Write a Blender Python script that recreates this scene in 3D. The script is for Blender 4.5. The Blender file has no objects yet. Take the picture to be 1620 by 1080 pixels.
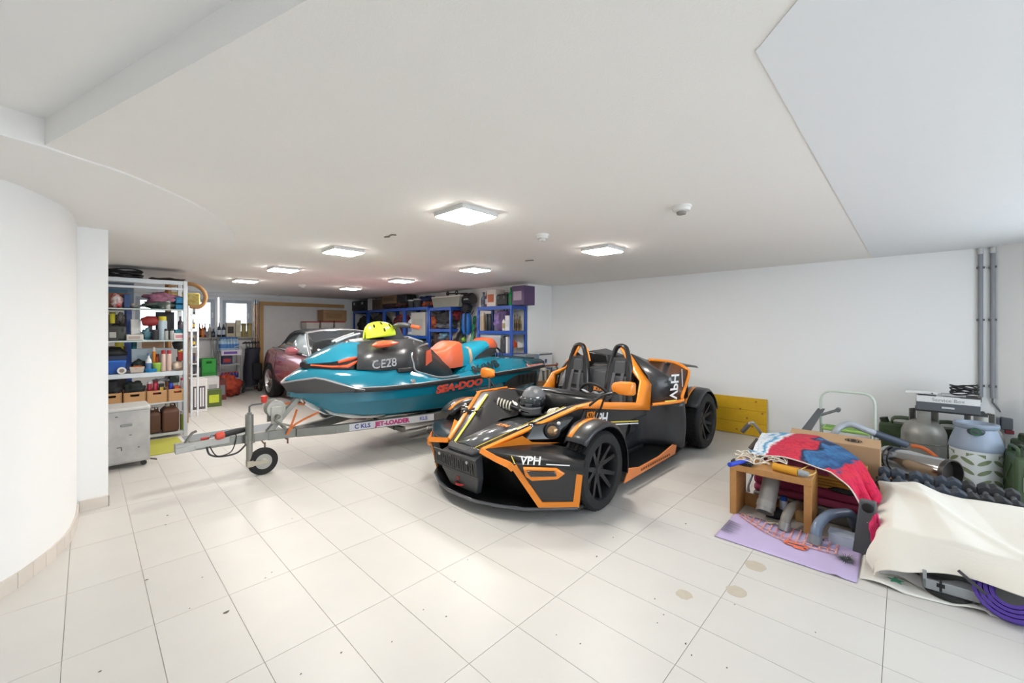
import bpy, bmesh, math, random
from mathutils import Vector as V, Matrix as MX
from mathutils import noise as NZ
from math import pi, sin, cos
R = math.radians
S = bpy.context.scene
COL = S.collection
rnd = random.Random(7)

# ---------------------------------------------------------------- camera
CAMH = 1.38
YAW = math.atan(620 / 646)          # viewing direction, measured from the +X wall axis
cd = bpy.data.cameras.new('camera')
cam = bpy.data.objects.new('camera', cd)
COL.objects.link(cam)
cd.sensor_width = 36
cd.lens = 36 * 646 / 1620
cd.shift_y = -21 / 1620
cd.clip_start = 0.02
cam.location = (0, 0, CAMH)
cam.rotation_euler = (R(90), 0, YAW - R(90))
S.camera = cam

# ---------------------------------------------------------------- exposure, sky, daylight
S.view_settings.view_transform = 'Standard'
S.view_settings.look = 'None'
S.view_settings.exposure = 0.0
S.view_settings.gamma = 1.0
S.view_settings.use_curve_mapping = False
W = bpy.data.worlds.new('sky')
S.world = W
W.use_nodes = True
wn = W.node_tree
bg = wn.nodes['Background']
bg.inputs['Color'].default_value = (0.80, 0.90, 1.0, 1)
bg.inputs['Strength'].default_value = 4.0
LAMP = 94.0


def area(name, loc, target, sx, sy, power, color):
    l = bpy.data.lights.new(name, 'AREA')
    l.shape = 'RECTANGLE'
    l.size, l.size_y, l.energy, l.color = sx, sy, power, color
    o = bpy.data.objects.new(name, l)
    COL.objects.link(o)
    o.location = loc
    o.rotation_euler = (V(target) - V(loc)).to_track_quat('-Z', 'Y').to_euler()
    return o


area('garage_door_daylight', (1.6, -2.95, 1.25), (2.2, 3.0, 1.1), 4.2, 2.0, 8, (0.93, 0.97, 1.0))
area('window_daylight', (4.826, -1.961, 1.35), (4.042, -1.341, 1.25), 1.0, 1.1, 34, (0.80, 0.91, 1.0))  # added area lamp in front of the uncut wall, for daylight from the right

# ---------------------------------------------------------------- pixels of the 1620 x 1080 picture to points of the place
_ca, _sa = cos(YAW), sin(YAW)


def at(px, py, x=None, y=None, z=None):
    r, u = (px - 810) / 646, (519 - py) / 646
    d = V((_ca + r * _sa, _sa - r * _ca, u))
    if x is not None:
        t = x / d.x
    elif y is not None:
        t = y / d.y
    else:
        t = (z - CAMH) / d.z
    return V((d.x * t, d.y * t, CAMH + d.z * t))


# ---------------------------------------------------------------- materials
_mats = {}


def lin(h):
    c = [int(h[i:i + 2], 16) / 255 for i in (0, 2, 4)]
    return tuple(v / 12.92 if v <= 0.04045 else ((v + 0.055) / 1.055) ** 2.4 for v in c) + (1,)


def m(h, rough=0.5, metal=0.0, coat=0.0, var=0.06, scale=9.0, bump=0.0, bscale=60.0, trans=0.0, emit=0.0, objvar=0.0, kind=None, alt=None, alpha=1.0):
    """one procedural material per look: a base colour broken up by noise, optional bump, grain or weave"""
    key = (h, rough, metal, coat, var, scale, bump, bscale, trans, emit, objvar, kind, alt, alpha)
    if key in _mats:
        return _mats[key]
    mt = bpy.data.materials.new('surface_%s_%d' % (h, len(_mats)))
    mt.use_nodes = True
    nt = mt.node_tree
    N, L = nt.nodes, nt.links
    p = N['Principled BSDF']
    p.inputs['Roughness'].default_value = rough
    p.inputs['Metallic'].default_value = metal
    p.inputs['Coat Weight'].default_value = coat
    p.inputs['Coat Roughness'].default_value = 0.06
    p.inputs['Transmission Weight'].default_value = trans
    p.inputs['Alpha'].default_value = alpha
    tc = N.new('ShaderNodeTexCoord')
    nz = N.new('ShaderNodeTexNoise')
    nz.inputs['Scale'].default_value = scale
    nz.inputs['Detail'].default_value = 3
    mp = N.new('ShaderNodeMapping')
    L.new(tc.outputs['Object'], mp.inputs['Vector'])
    L.new(mp.outputs['Vector'], nz.inputs['Vector'])
    if kind == 'wood':
        mp.inputs['Scale'].default_value = (0.35, 3.5, 3.5)
        nz.inputs['Distortion'].default_value = 1.2
    mix = N.new('ShaderNodeMix')
    mix.data_type = 'RGBA'
    c = lin(h)
    c2 = lin(alt) if alt else tuple(min(1, v * (1 - 2.2 * var)) for v in c[:3]) + (1,)
    mix.inputs[6].default_value = c
    mix.inputs[7].default_value = c2
    if alt:
        rp = N.new('ShaderNodeValToRGB')
        rp.color_ramp.elements[0].position = 0.5 - var
        rp.color_ramp.elements[1].position = 0.5 + var
        L.new(nz.outputs['Fac'], rp.inputs['Fac'])
        L.new(rp.outputs['Color'], mix.inputs[0])
    else:
        L.new(nz.outputs['Fac'], mix.inputs[0])
    out = mix.outputs[2]
    if objvar:
        oi = N.new('ShaderNodeObjectInfo')
        hs = N.new('ShaderNodeHueSaturation')
        mr = N.new('ShaderNodeMapRange')
        mr.inputs['To Min'].default_value = 1 - objvar
        mr.inputs['To Max'].default_value = 1 + objvar
        L.new(oi.outputs['Random'], mr.inputs['Value'])
        L.new(mr.outputs['Result'], hs.inputs['Value'])
        L.new(out, hs.inputs['Color'])
        out = hs.outputs['Color']
    L.new(out, p.inputs['Base Color'])
    if bump:
        b = N.new('ShaderNodeBump')
        b.inputs['Strength'].default_value = bump
        b.inputs['Distance'].default_value = 0.01
        n2 = N.new('ShaderNodeTexNoise')
        n2.inputs['Scale'].default_value = bscale
        n2.inputs['Detail'].default_value = 2
        L.new(tc.outputs['Object'], n2.inputs['Vector'])
        L.new(n2.outputs['Fac'], b.inputs['Height'])
        L.new(b.outputs['Normal'], p.inputs['Normal'])
    if emit:
        p.inputs['Emission Color'].default_value = c
        p.inputs['Emission Strength'].default_value = emit
    _mats[key] = mt
    return mt


BLACK = dict(rough=0.42, var=0.05)


# ---------------------------------------------------------------- mesh building
class G:
    """collects simple shapes; .add() links them as ONE mesh object"""

    def __init__(s):
        s.v, s.f, s.mi = [], [], []
        s.M = MX.Identity(4)
        s.k = 0

    def put(s, vs, fs):
        n = len(s.v)
        s.v += [s.M @ V(v) for v in vs]
        s.f += [tuple(i + n for i in f) for f in fs]
        s.mi += [s.k] * len(fs)
        return s

    def box(s, x0, y0, z0, x1, y1, z1):
        vs = [(x, y, z) for z in (z0, z1) for y in (y0, y1) for x in (x0, x1)]
        return s.put(vs, [(0, 2, 3, 1), (4, 5, 7, 6), (0, 1, 5, 4), (2, 6, 7, 3), (0, 4, 6, 2), (1, 3, 7, 5)])

    def cbox(s, c, d):
        return s.box(c[0] - d[0] / 2, c[1] - d[1] / 2, c[2] - d[2] / 2, c[0] + d[0] / 2, c[1] + d[1] / 2, c[2] + d[2] / 2)

    def loft(s, rings, closed=True, cap=True):
        n = len(rings[0])
        vs = [p for r in rings for p in r]
        fs = []
        for a in range(len(rings) - 1):
            for i in range(n if closed else n - 1):
                j = (i + 1) % n
                fs.append((a * n + i, a * n + j, (a + 1) * n + j, (a + 1) * n + i))
        if cap and closed:
            fs.append(tuple(range(n))[::-1])
            fs.append(tuple(range((len(rings) - 1) * n, len(rings) * n)))
        return s.put(vs, fs)

    def cyl(s, a, b, r0, r1=None, n=14):
        a, b = V(a), V(b)
        r1 = r0 if r1 is None else r1
        q = (b - a).to_track_quat('Z', 'Y')
        ring = lambda c, r: [c + q @ V((r * cos(2 * pi * i / n), r * sin(2 * pi * i / n), 0)) for i in range(n)]
        return s.loft([ring(a, r0), ring(b, r1)])

    def tube(s, pts, r, n=8, closed=False, flat=1.0):
        pts = [V(p) for p in pts]
        rings, up = [], None
        N_ = len(pts)
        for i, p in enumerate(pts):
            if closed:
                t = pts[(i + 1) % N_] - pts[i - 1]
            else:
                t = pts[min(i + 1, N_ - 1)] - pts[max(i - 1, 0)]
            t.normalize()
            if up is None:
                up = V((0, 0, 1)) if abs(t.z) < 0.9 else V((1, 0, 0))
            up = (up - t * up.dot(t))
            if up.length < 1e-5:
                up = t.orthogonal()
            up.normalize()
            sd = t.cross(up)
            rr = r[i] if isinstance(r, (list, tuple)) else r
            rings.append([p + sd * (rr * cos(2 * pi * k / n)) + up * (rr * flat * sin(2 * pi * k / n)) for k in range(n)])
        if closed:
            rings.append(rings[0])
        return s.loft(rings, True, not closed)

    def lathe(s, prof, o=(0, 0, 0), axis=(0, 0, 1), n=20, cap=True):
        o = V(o)
        q = V(axis).to_track_quat('Z', 'Y')
        return s.loft([[o + q @ V((r * cos(2 * pi * i / n), r * sin(2 * pi * i / n), z)) for i in range(n)] for r, z in prof], True, cap)

    def prism(s, pts, d):
        d = V(d)
        p0 = [V(p) for p in pts]
        return s.loft([p0, [p + d for p in p0]])

    def sheet(s, fn, nu, nv):
        vs = [fn(i / nu, j / nv) for j in range(nv + 1) for i in range(nu + 1)]
        w = nu + 1
        return s.put(vs, [(j * w + i, j * w + i + 1, (j + 1) * w + i + 1, (j + 1) * w + i) for j in range(nv) for i in range(nu)])

    def ball(s, c, r, n=14, k=9, bumpy=0.0, seed=0.0):
        c = V(c)
        r = V(r) if hasattr(r, '__len__') else V((r, r, r))
        rings = []
        for a in range(k + 1):
            th = pi * (0.02 + 0.96 * a / k)
            ring = []
            for i in range(n):
                d = V((sin(th) * cos(2 * pi * i / n), sin(th) * sin(2 * pi * i / n), -cos(th)))
                w = 1 + (bumpy * NZ.noise(d * 2.3 + V((seed, seed * 1.7, 3))) if bumpy else 0)
                ring.append(c + V((d.x * r.x, d.y * r.y, d.z * r.z)) * w)
            rings.append(ring)
        return s.loft(rings)

    def add(s, name, mat, parent=None, bev=0.0, solid=0.0, sub=0, sharp=38, segs=2, soff=0.0):
        me = bpy.data.meshes.new(name)
        me.from_pydata([tuple(v) for v in s.v], [], s.f)
        for mt in (mat if isinstance(mat, (list, tuple)) else [mat]):
            me.materials.append(mt)
        me.polygons.foreach_set('material_index', s.mi)
        bm = bmesh.new()
        bm.from_mesh(me)
        bmesh.ops.recalc_face_normals(bm, faces=bm.faces)
        bm.to_mesh(me)
        bm.free()
        me.polygons.foreach_set('use_smooth', [True] * len(me.polygons))
        if sharp < 180:
            me.set_sharp_from_angle(angle=R(sharp))
        o = bpy.data.objects.new(name, me)
        COL.objects.link(o)
        if solid:
            md = o.modifiers.new('thick', 'SOLIDIFY')
            md.thickness = solid
            md.offset = soff
        if bev:
            md = o.modifiers.new('edges', 'BEVEL')
            md.width = bev
            md.segments = segs
            md.limit_method = 'ANGLE'
            md.angle_limit = R(35)
            md.use_clamp_overlap = True
        if sub:
            md = o.modifiers.new('smooth', 'SUBSURF')
            md.levels = md.render_levels = sub
        if parent is not None:
            o.parent = parent
        return o


def tag(o, label=None, cat=None, group=None, kind=None):
    for k, v in (('label', label), ('category', cat), ('group', group), ('kind', kind)):
        if v:
            o[k] = v
    return o


def thing(name, label, cat, loc=(0, 0, 0), rotz=0.0, group=None, rot=None):
    o = bpy.data.objects.new(name, None)
    COL.objects.link(o)
    o.empty_display_size = 0.1
    o.location = loc
    o.rotation_euler = rot if rot else (0, 0, rotz)
    return tag(o, label, cat, group)


def copy_tree(o, parent=None):
    c = o.copy()
    COL.objects.link(c)
    c.parent = parent
    for ch in list(o.children):
        copy_tree(ch, c)
    return c


def text(name, s, size, mat, parent, o, right, up, shear=0.0, ext=0.0008, sx=1.0, bold=0.0):
    cu = bpy.data.curves.new(name, 'FONT')
    cu.body = s
    cu.size = size
    cu.align_x = 'CENTER'
    cu.align_y = 'CENTER'
    cu.shear = shear
    cu.extrude = ext
    cu.offset = bold
    cu.resolution_u = 3
    cu.materials.append(mat)
    tmp = bpy.data.objects.new(name + '_curve', cu)
    COL.objects.link(tmp)
    me = bpy.data.meshes.new_from_object(tmp.evaluated_get(bpy.context.evaluated_depsgraph_get()))
    bpy.data.objects.remove(tmp)
    if not me.materials:
        me.materials.append(mat)
    t = bpy.data.objects.new(name, me)
    COL.objects.link(t)
    r, u = V(right).normalized(), V(up)
    u = (u - r * u.dot(r)).normalized()
    n = r.cross(u)
    mx = MX((r * sx, u, n)).transposed().to_4x4()
    mx.translation = V(o)
    t.matrix_local = mx
    if parent is not None:
        t.parent = parent
        t.matrix_local = mx
    return t


def lerp(a, b, t):
    return V(a) * (1 - t) + V(b) * t


def spline(pts, n=6):
    """Catmull-Rom through pts"""
    pts = [V(p) for p in pts]
    out = []
    for i in range(len(pts) - 1):
        p0, p1, p2, p3 = pts[max(i - 1, 0)], pts[i], pts[i + 1], pts[min(i + 2, len(pts) - 1)]
        for k in range(n):
            t = k / n
            out.append(0.5 * ((2 * p1) + (p2 - p0) * t + (2 * p0 - 5 * p1 + 4 * p2 - p3) * t * t + (3 * p1 - p0 - 3 * p2 + p3) * t ** 3))
    return out + [pts[-1]]
# ================================================================ THE ROOM
H = 2.15
XR, XJ, YJ, YB = 5.95, 5.29, 4.70, 10.7          # right wall, jogged right wall, jog, rear wall
wallm = m('f0f0ef', rough=0.9, var=0.02, scale=1.2, bump=0.05, bscale=150)
plaster = m('efece7', rough=0.95, var=0.015, scale=1.0, bump=0.16, bscale=170)
smooth_pl = m('efedea', rough=0.9, var=0.015, scale=1.0, bump=0.03, bscale=200)


def struct(g, name, mat, **k):
    return tag(g.add(name, mat, **k), kind='structure')


def wall(name, pts, h0=0.0, h1=2.3, t=0.12, mat=None, side=1):
    """a wall standing on a polyline; thickness goes to the side away from the room"""
    g = G()
    pts = [V((p[0], p[1], 0)) for p in pts]
    off = []
    for i in range(len(pts)):
        d = (pts[min(i + 1, len(pts) - 1)] - pts[max(i - 1, 0)]).normalized()
        off.append(V((-d.y, d.x, 0)) * t * side)
    rings = []
    for p, q in zip(pts, off):
        rings.append([p + V((0, 0, h0)), p + q + V((0, 0, h0)), p + q + V((0, 0, h1)), p + V((0, 0, h1))])
    g.loft(rings)
    return struct(g, name, mat or wallm)


# floor: grout bed, then one tile per object where the picture shows it large
g = G()
g.box(-2.6, -3.6, -0.12, 6.3, 11.0, -0.0035)
floor = struct(g, 'floor', m('c8c2ba', rough=0.8))
TX, TY = 0.2905, 0.614
tile_m = m('d6d3ce', rough=0.38, var=0.03, scale=5.0, objvar=0.015, bump=0.02, bscale=25)
tg = G()
tg.box(-TX / 2 + .0013, -TY / 2 + .0013, -0.012, TX / 2 - .0010, TY / 2 - .0013, 0)
proto = None
cells = []
for i in range(-9, 20):
    for j in range(-7, 18):
        cx, cy = 0.80 + (i + 0.5) * TX, 0.677 + (j + 0.5) * TY
        if not (-2.4 < cx < 6.05 and -3.4 < cy < 10.8):
            continue
        f_, r_ = cx * _ca + cy * _sa, cx * _sa - cy * _ca
        seen = f_ > 0.9 and abs(r_) < f_ * 1.3 + 0.2
        cells.append((0 if seen else 1, f_ if seen else 99, cx, cy))
cells.sort()
rest = G()
for n_, (s_, f_, cx, cy) in enumerate(cells):
    if n_ < 300 and s_ == 0:
        if proto is None:
            proto = tg.add('tile', tile_m, floor)
            o = proto
        else:
            o = proto.copy()
            COL.objects.link(o)
        o.location = (cx, cy, rnd.uniform(-0.0003, 0))
    else:
        rest.box(cx - TX / 2 + .0013, cy - TY / 2 + .0013, -0.012, cx + TX / 2 - .0013, cy + TY / 2 - .0013, -0.0002)
o = rest.add('tile_field', tile_m, floor)
o['kind'] = 'stuff'

# oil stains on the tiles by the towel
for k, (px, py, rr) in enumerate([(1195, 895, .055), (1165, 935, .05), (1082, 940, .04)]):
    p = at(px, py, z=0)
    g = G()
    g.prism([(p.x + rr * (1 + .25 * NZ.noise(V((i * .7, k, 0)))) * cos(i * pi / 9), p.y + rr * (1 + .3 * NZ.noise(V((i * .6, k, 4)))) * sin(i * pi / 9), 0.0003) for i in range(18)], (0, 0, 0.0004))
    g.add('stain', m('cbc1b0', rough=.35, var=.08, scale=30), floor)

# small scuffs and crumbs lying on the tiles
g = G()
for px, py, sz in ((232, 917, .016), (158, 1062, .012), (320, 913, .008), (420, 914, .008), (706, 975, .010), (720, 920, .010), (540, 1032, .012), (476, 1066, .009), (670, 964, .007), (462, 820, .009), (1036, 947, .010), (1050, 972, .009), (1085, 1018, .012), (1094, 1036, .009), (1150, 1056, .009), (944, 880, .014), (1085, 828, .016), (1162, 956, .008), (1290, 1000, .007), (265, 815, .02), (262, 830, .014), (358, 968, .03), (300, 962, .008), (430, 905, .008), (1040, 985, .007), (880, 1004, .007), (918, 1018, .008), (740, 885, .008), (970, 850, .01), (620, 1015, .008)):
    p = at(px, py, z=0)
    a0 = rnd.random() * 6
    g.prism([(p.x + sz * (.5 + .5 * abs(sin(k * 2.1 + a0))) * cos(k * pi / 3 + a0) * .55, p.y + sz * (.4 + .6 * abs(cos(k * 1.7 + a0))) * sin(k * pi / 3 + a0) * .4, .0002) for k in range(6)], (0, 0, .0012))
o = g.add('floor_specks', m('6f685f', rough=.8, var=.15, scale=40), floor)
o['kind'] = 'stuff'

# ceiling with its recess (upper left of the picture)
K = V((-0.123, 2.614, 0))
d1, d2 = V((0.2876, -0.9578, 0)), V((-0.9350, -0.3546, 0))
Ka, Kb = K + d1 * 6.2, K + d2 * 2.2
outl = [(-2.6, 11), (-2.6, 2.2), Kb, K, Ka, (2.0, -3.6), (6.3, -3.6), (6.3, 11)]
g = G()
g.prism([(p[0], p[1], H) for p in outl], (0, 0, 0.112))
ceiling = struct(g, 'ceiling', plaster)
g = G()
g.box(-2.6, -3.7, H + 0.11, 6.3, 11, H + 0.25)
g.add('ceiling_recess', smooth_pl, ceiling)
# smooth painted soffit that ends in a curve over the shelf, and a smooth field by the garage door
curve = spline([K + V((.004, .002, 0)), (-.033, 2.676, 0), (.114, 2.767, 0), (.27, 2.92, 0), (.468, 3.16, 0), (.661, 3.49, 0), (.834, 3.952, 0), (.93, 4.43, 0), (.955, 5.0, 0)], 5)
g = G()
g.prism([(p.x, p.y, H - .007) for p in curve] + [(.955, 7.9, H - .007), (-1.6, 7.9, H - .007), (-1.6, 2.2, H - .007), (-0.9, 2.33, H - .007)], (0, 0, .009))
g.add('soffit', smooth_pl, ceiling)
g = G()
g.prism([(p[0], p[1], H - .003) for p in [(1.285, .297), (5.94, .25), (5.94, -.55), (4.1, -2.9), (1.7, -2.9), (1.2, -1.2), (.84, -.1)]], (0, 0, .008))
g.add('smooth_field', m('e6e7e8', rough=.85, var=.01), ceiling)

# walls
wall('wall_right', [(XR, YJ + .005), (XR, -0.62)], side=1)
wall('wall_right_front', [(XR, -0.62), (3.95, -3.15)], side=1)
wall('wall_jog', [(XJ - .0005, YJ), (XR + .1, YJ)], side=1)
wall('wall_right_rear', [(XJ, YB), (XJ, YJ + .005)], side=1)
wall('wall_left_rear', [(-.75, 4.7), (-.75, YB)], side=1)
curvept = spline([(-2.4, 2.0, 0), (-1.6, 2.25, 0), (-1.0, 2.6, 0), (-.62, 2.95, 0), (-.32, 3.31, 0), (-.2, 3.52, 0), (-.10, 3.80, 0), (-.057, 4.12, 0), (-.05, 4.47, 0)], 5)
wall('wall_left', [(p.x, p.y) for p in curvept], side=1, t=.1)
g = G()
g.box(-.8, 4.472, 0, .117, 4.72, 2.2)
struct(g, 'wall_pillar', wallm)
wall('wall_front', [(-2.6, 2.0), (-2.6, -3.2)], side=-1)
g = G()                              # the garage door wall behind the camera: posts and lintel round the open door
g.box(-2.7, -3.3, 0, -.7, -3.15, 2.3)
g.box(3.9, -3.3, 0, 4.4, -3.15, 2.3)
g.box(-.7, -3.3, 2.12, 3.9, -3.15, 2.3)
struct(g, 'wall_garage_door', wallm)

# frame and pane added round the side area lamp, outside the picture; wall uncut
wc_, wd_ = V((4.865, -1.992, 1.35)), V((-.6202, -.7845, 0))
wn_ = V((-.7845, .6202, 0))
g = G()
for u0, u1, z0, z1 in ((-.57, -.5, -.62, .62), (.5, .57, -.62, .62), (-.5, .5, -.62, -.55), (-.5, .5, .55, .62)):
    g.prism([wc_ + wd_ * u0 + V((0, 0, z0)), wc_ + wd_ * u1 + V((0, 0, z0)), wc_ + wd_ * u1 + V((0, 0, z1)), wc_ + wd_ * u0 + V((0, 0, z1))], wn_ * .06)
lamp_frame = struct(g, 'window_3', m('eef2f6', rough=.35))
g = G()
g.prism([wc_ + wd_ * -.5 + V((0, 0, -.55)), wc_ + wd_ * .5 + V((0, 0, -.55)), wc_ + wd_ * .5 + V((0, 0, .55)), wc_ + wd_ * -.5 + V((0, 0, .55))], wn_ * .01)
g.add('pane', m('cfdde8', rough=.05, var=0), lamp_frame)

# rear wall with its window band
WX0, WX1, WZ0, WZ1 = .60, 2.64, 1.19, 2.055
g = G()
g.box(-.9, YB, 0, WX0, YB + .3, 2.3)
g.box(WX1, YB, 0, XJ + .15, YB + .3, 2.3)
g.box(WX0, YB, 0, WX1, YB + .3, WZ0)
g.box(WX0, YB, WZ1, WX1, YB + .3, 2.3)
struct(g, 'wall_rear', wallm)
g = G()
g.box(-.7, YB - .10, 2.075, 3.4, YB - .002, 2.149)
struct(g, 'trim_1', m('f2f4f6', rough=.5))
pvc = m('eef2f6', rough=.35)
for k, (a, b) in enumerate([(WX0, 1.97), (2.0, WX1)]):
    g = G()
    w = .055
    y0, y1 = YB + .02, YB + .09
    g.box(a, y0, WZ0, b, y1, WZ0 + w)
    g.box(a, y0, WZ1 - w, b, y1, WZ1)
    g.box(a, y0, WZ0 + w, a + w, y1, WZ1 - w)
    g.box(b - w, y0, WZ0 + w, b, y1, WZ1 - w)
    win = struct(g, 'window_%d' % (k + 1), pvc, bev=.004)
    a2, b2 = a + w, b - w
    g = G()
    w2, y0, y1 = .07, YB + .03, YB + .1
    g.box(a2, y0, WZ0 + w, b2, y1, WZ0 + w + w2)
    g.box(a2, y0, WZ1 - w - w2, b2, y1, WZ1 - w)
    g.box(a2, y0, WZ0 + w + w2, a2 + w2, y1, WZ1 - w - w2)
    g.box(b2 - w2, y0, WZ0 + w + w2, b2, y1, WZ1 - w - w2)
    g.add('sash', m('b9c4d0', rough=.4), win, bev=.004)
    g = G()
    g.box(a2 + w2, YB + .06, WZ0 + w + w2, b2 - w2, YB + .068, WZ1 - w - w2)
    g.add('pane', m('ffffff', rough=.0, trans=1.0, var=0), win)
    g = G()
    g.box(b2 - .05, YB + .005, 1.60, b2 - .03, YB + .03, 1.72)
    g.add('handle', pvc, win, bev=.004)
g = G()
g.box(WX0 - .05, YB - .17, WZ0 - .035, WX1 + .02, YB + .02, WZ0)
sill = struct(g, 'windowsill', m('a69d92', rough=.35), bev=.003)

# skirting: single tiles along the curved wall, the pillar and the straight walls
bt = m('d9d0c6', rough=.35, var=.04, objvar=.04)
bb = G()
bb.box(-.78, 4.458, 0, .118, 4.466, .02)
base = struct(bb, 'baseboard_left', bt)
acc, last = 0.0, curvept[0]
step = .105
marks = [curvept[0]]
for p in curvept[1:]:
    seg = (p - last).length
    while acc + seg >= step:
        t = (step - acc) / seg
        last = last.lerp(p, t)
        marks.append(last.copy())
        seg = (p - last).length
        acc = 0
    acc += seg
    last = p
for a, b in zip(marks, marks[1:]):
    if a.x < -1.5:
        continue
    d = (b - a).normalized()
    n_ = V((d.y, -d.x, 0))
    g = G()
    g.prism([a + d * .0012 + n_ * .001, b - d * .0012 + n_ * .001, b - d * .0012 + n_ * .011, a + d * .0012 + n_ * .011], (0, 0, .082))
    g.add('tile', bt, base)
g = G()
g.box(-.035, 4.455, 0, .121, 4.4715, .082)
g.add('tile', bt, base)
g = G()
g.box(.1175, 4.455, 0, .1215, 4.72, .082)
g.add('tile', bt, base)
base2 = None
yy = YJ - .02
while yy > -.6:
    g = G()
    g.box(XR - .011, yy - .607, 0, XR - .001, yy, .07)
    if base2 is None:
        base2 = struct(g, 'baseboard_right', m('d2cbc2', rough=.4))
    else:
        g.add('tile', m('d2cbc2', rough=.4), base2)
    yy -= .61

# ceiling lamps: two rows of four square LED panels
proto = None
LN = ['nearest', 'second', 'third', 'farthest']
for r_, lx in enumerate((1.745, 3.45)):
    for k, ly in enumerate((2.10, 3.97, 5.74, 7.54)):
        lab = 'square white LED ceiling panel, %s of the %s row of four' % (LN[k], ('left', 'right')[r_])
        if proto is None:
            proto = thing('ceiling_lamp', lab, 'lamp', (lx, ly, H), group='LED ceiling panels')
            g = G()
            g.box(-.148, -.148, -.030, .148, -.140, 0)
            g.box(-.148, .140, -.030, .148, .148, 0)
            g.box(-.148, -.140, -.030, -.140, .140, 0)
            g.box(.140, -.140, -.030, .148, .140, 0)
            g.box(-.140, -.140, -.012, .140, .140, 0)
            g.add('frame', m('d8d8d6', rough=.4), proto, bev=.002)
            g = G()
            g.box(-.1395, -.1395, -.0365, .1395, .1395, -.020)
            g.add('diffuser', m('fffaf2', rough=.5, var=0, emit=LAMP), proto)
            o = proto
        else:
            o = copy_tree(proto)
            o['label'] = lab
        o.location = (lx, ly, H)

# smoke detectors
for k, (px, py, lab) in enumerate([(1078, 331, 'white smoke detector with dark sensor underside, right of the largest ceiling lamp'), (858, 375, 'smaller flat white smoke detector between the two front ceiling lamps'), (441, 466, 'small white sensor on the ceiling above the rear window'), (478, 452, 'round white disc on the far ceiling in front of the wooden beam')]):
    p = at(px, py, z=H - .02)
    s = (.055, .05, .05, .06)[k]
    t = thing('smoke_detector', lab, 'detector', (p.x, p.y, H))
    g = G()
    g.lathe([(s * 1.1, 0), (s * 1.1, -.012), (s, -.014), (s * .9, -.032), (s * .55, -.036)], n=24)
    g.add('housing', m('e4e2de', rough=.5), t)
    g = G()
    g.lathe([(s * .55, -.034), (s * .5, -.052), (s * .1, -.056)], n=18)
    g.add('sensor', m('8f8b86' if k == 0 else 'd8d5d0', rough=.6), t)
# cable stubs hanging out of the ceiling
for pts, lab in (([(608, 375), (616, 374.5), (617, 372.5), (620, 371.5), (627, 371.8)], 'thin bent wire end sticking out of the ceiling, left of the biggest lamp'), ([(831, 412.5), (838, 412), (844, 411.5)], 'short grey wire stub on the ceiling beside the right lamp row')):
    g = G()
    g.tube([at(a, b, z=H - .008) for a, b in pts], .006, 6)
    tag(g.add('cable_stub', m('7d776e', rough=.6)), lab, 'cable')

# conduits and junction box in the corner, vent on the short wall
t = thing('conduit_pipe', 'pair of grey conduit pipes running up the right corner', 'pipe', (XR - .02, -.56, 0))
gm = m('8d9095', rough=.5)
for k, dy in enumerate((0.03, -.045)):
    g = G()
    g.tube([(0, dy, .72), (0, dy, 2.10)], .017, 10)
    g.add('pipe', gm, t)
    g = G()
    g.cyl((0, dy, 2.09), (0, dy, 2.145), .021)
    g.add('coupling', m('c9cac9', rough=.5), t)
    for zz in (1.95, 1.45, .82):
        g = G()
        g.box(-.012, dy - .026, zz, .018, dy + .026, zz + .02)
        g.add('clip', m('5b5d60'), t, bev=.003)
    g = G()
    g.tube([(0, dy, .73), (0, dy, .68), (0, dy + (.05 if k == 0 else -.06), .58)], .008, 8)
    g.add('cable', m('6b6e72'), t)
p = at(1597, 671, x=XR - .05)
t = thing('junction_box', 'dark grey junction box with red base below the conduit pipes', 'socket box', (XR - .03, p.y, p.z))
g = G()
g.box(-.05, -.095, -.05, .025, .055, .06)
g.add('housing', m('5a5d62', rough=.5), t, bev=.008)
g = G()
g.box(-.055, -.075, -.085, .02, .03, -.05)
g.add('red_base', m('7a2630', rough=.5), t, bev=.004)
g = G()
g.box(-.05, .06, -.04, .02, .12, .05)
g.add('side_cover', m('66696e', rough=.5), t, bev=.006)
d = V((3.95 - XR, -3.15 + .62, 0)).normalized()
n_ = V((-d.y, d.x, 0)) * -1
c = V((XR, -.62, 0)) + d * .37
t = thing('wall_vent', 'white louvred vent grille on the short wall right of the pipes', 'vent', (c.x, c.y, 1.88))
u = d
nin = V((d.y, -d.x, 0))
if nin.dot(V((0, 0, 0)) - c) < 0:
    nin = -nin
g = G()
for a, b in ((-.13, -.115), (.115, .13)):
    g.prism([u * a + nin * .002 + V((0, 0, -.16)), u * b + nin * .002 + V((0, 0, -.16)), u * b + nin * .02 + V((0, 0, -.16)), u * a + nin * .02 + V((0, 0, -.16))], (0, 0, .32))
g.add('frame', m('c9cbcc'), t)
for k in range(12):
    z = -.155 + k * .026
    g = G()
    g.prism([u * -.115 + nin * .004 + V((0, 0, z + .016)), u * .115 + nin * .004 + V((0, 0, z + .016)), u * .115 + nin * .022 + V((0, 0, z)), u * -.115 + nin * .022 + V((0, 0, z))], (0, 0, .004))
    g.add('slat', m('c4c6c7'), t)
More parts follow.
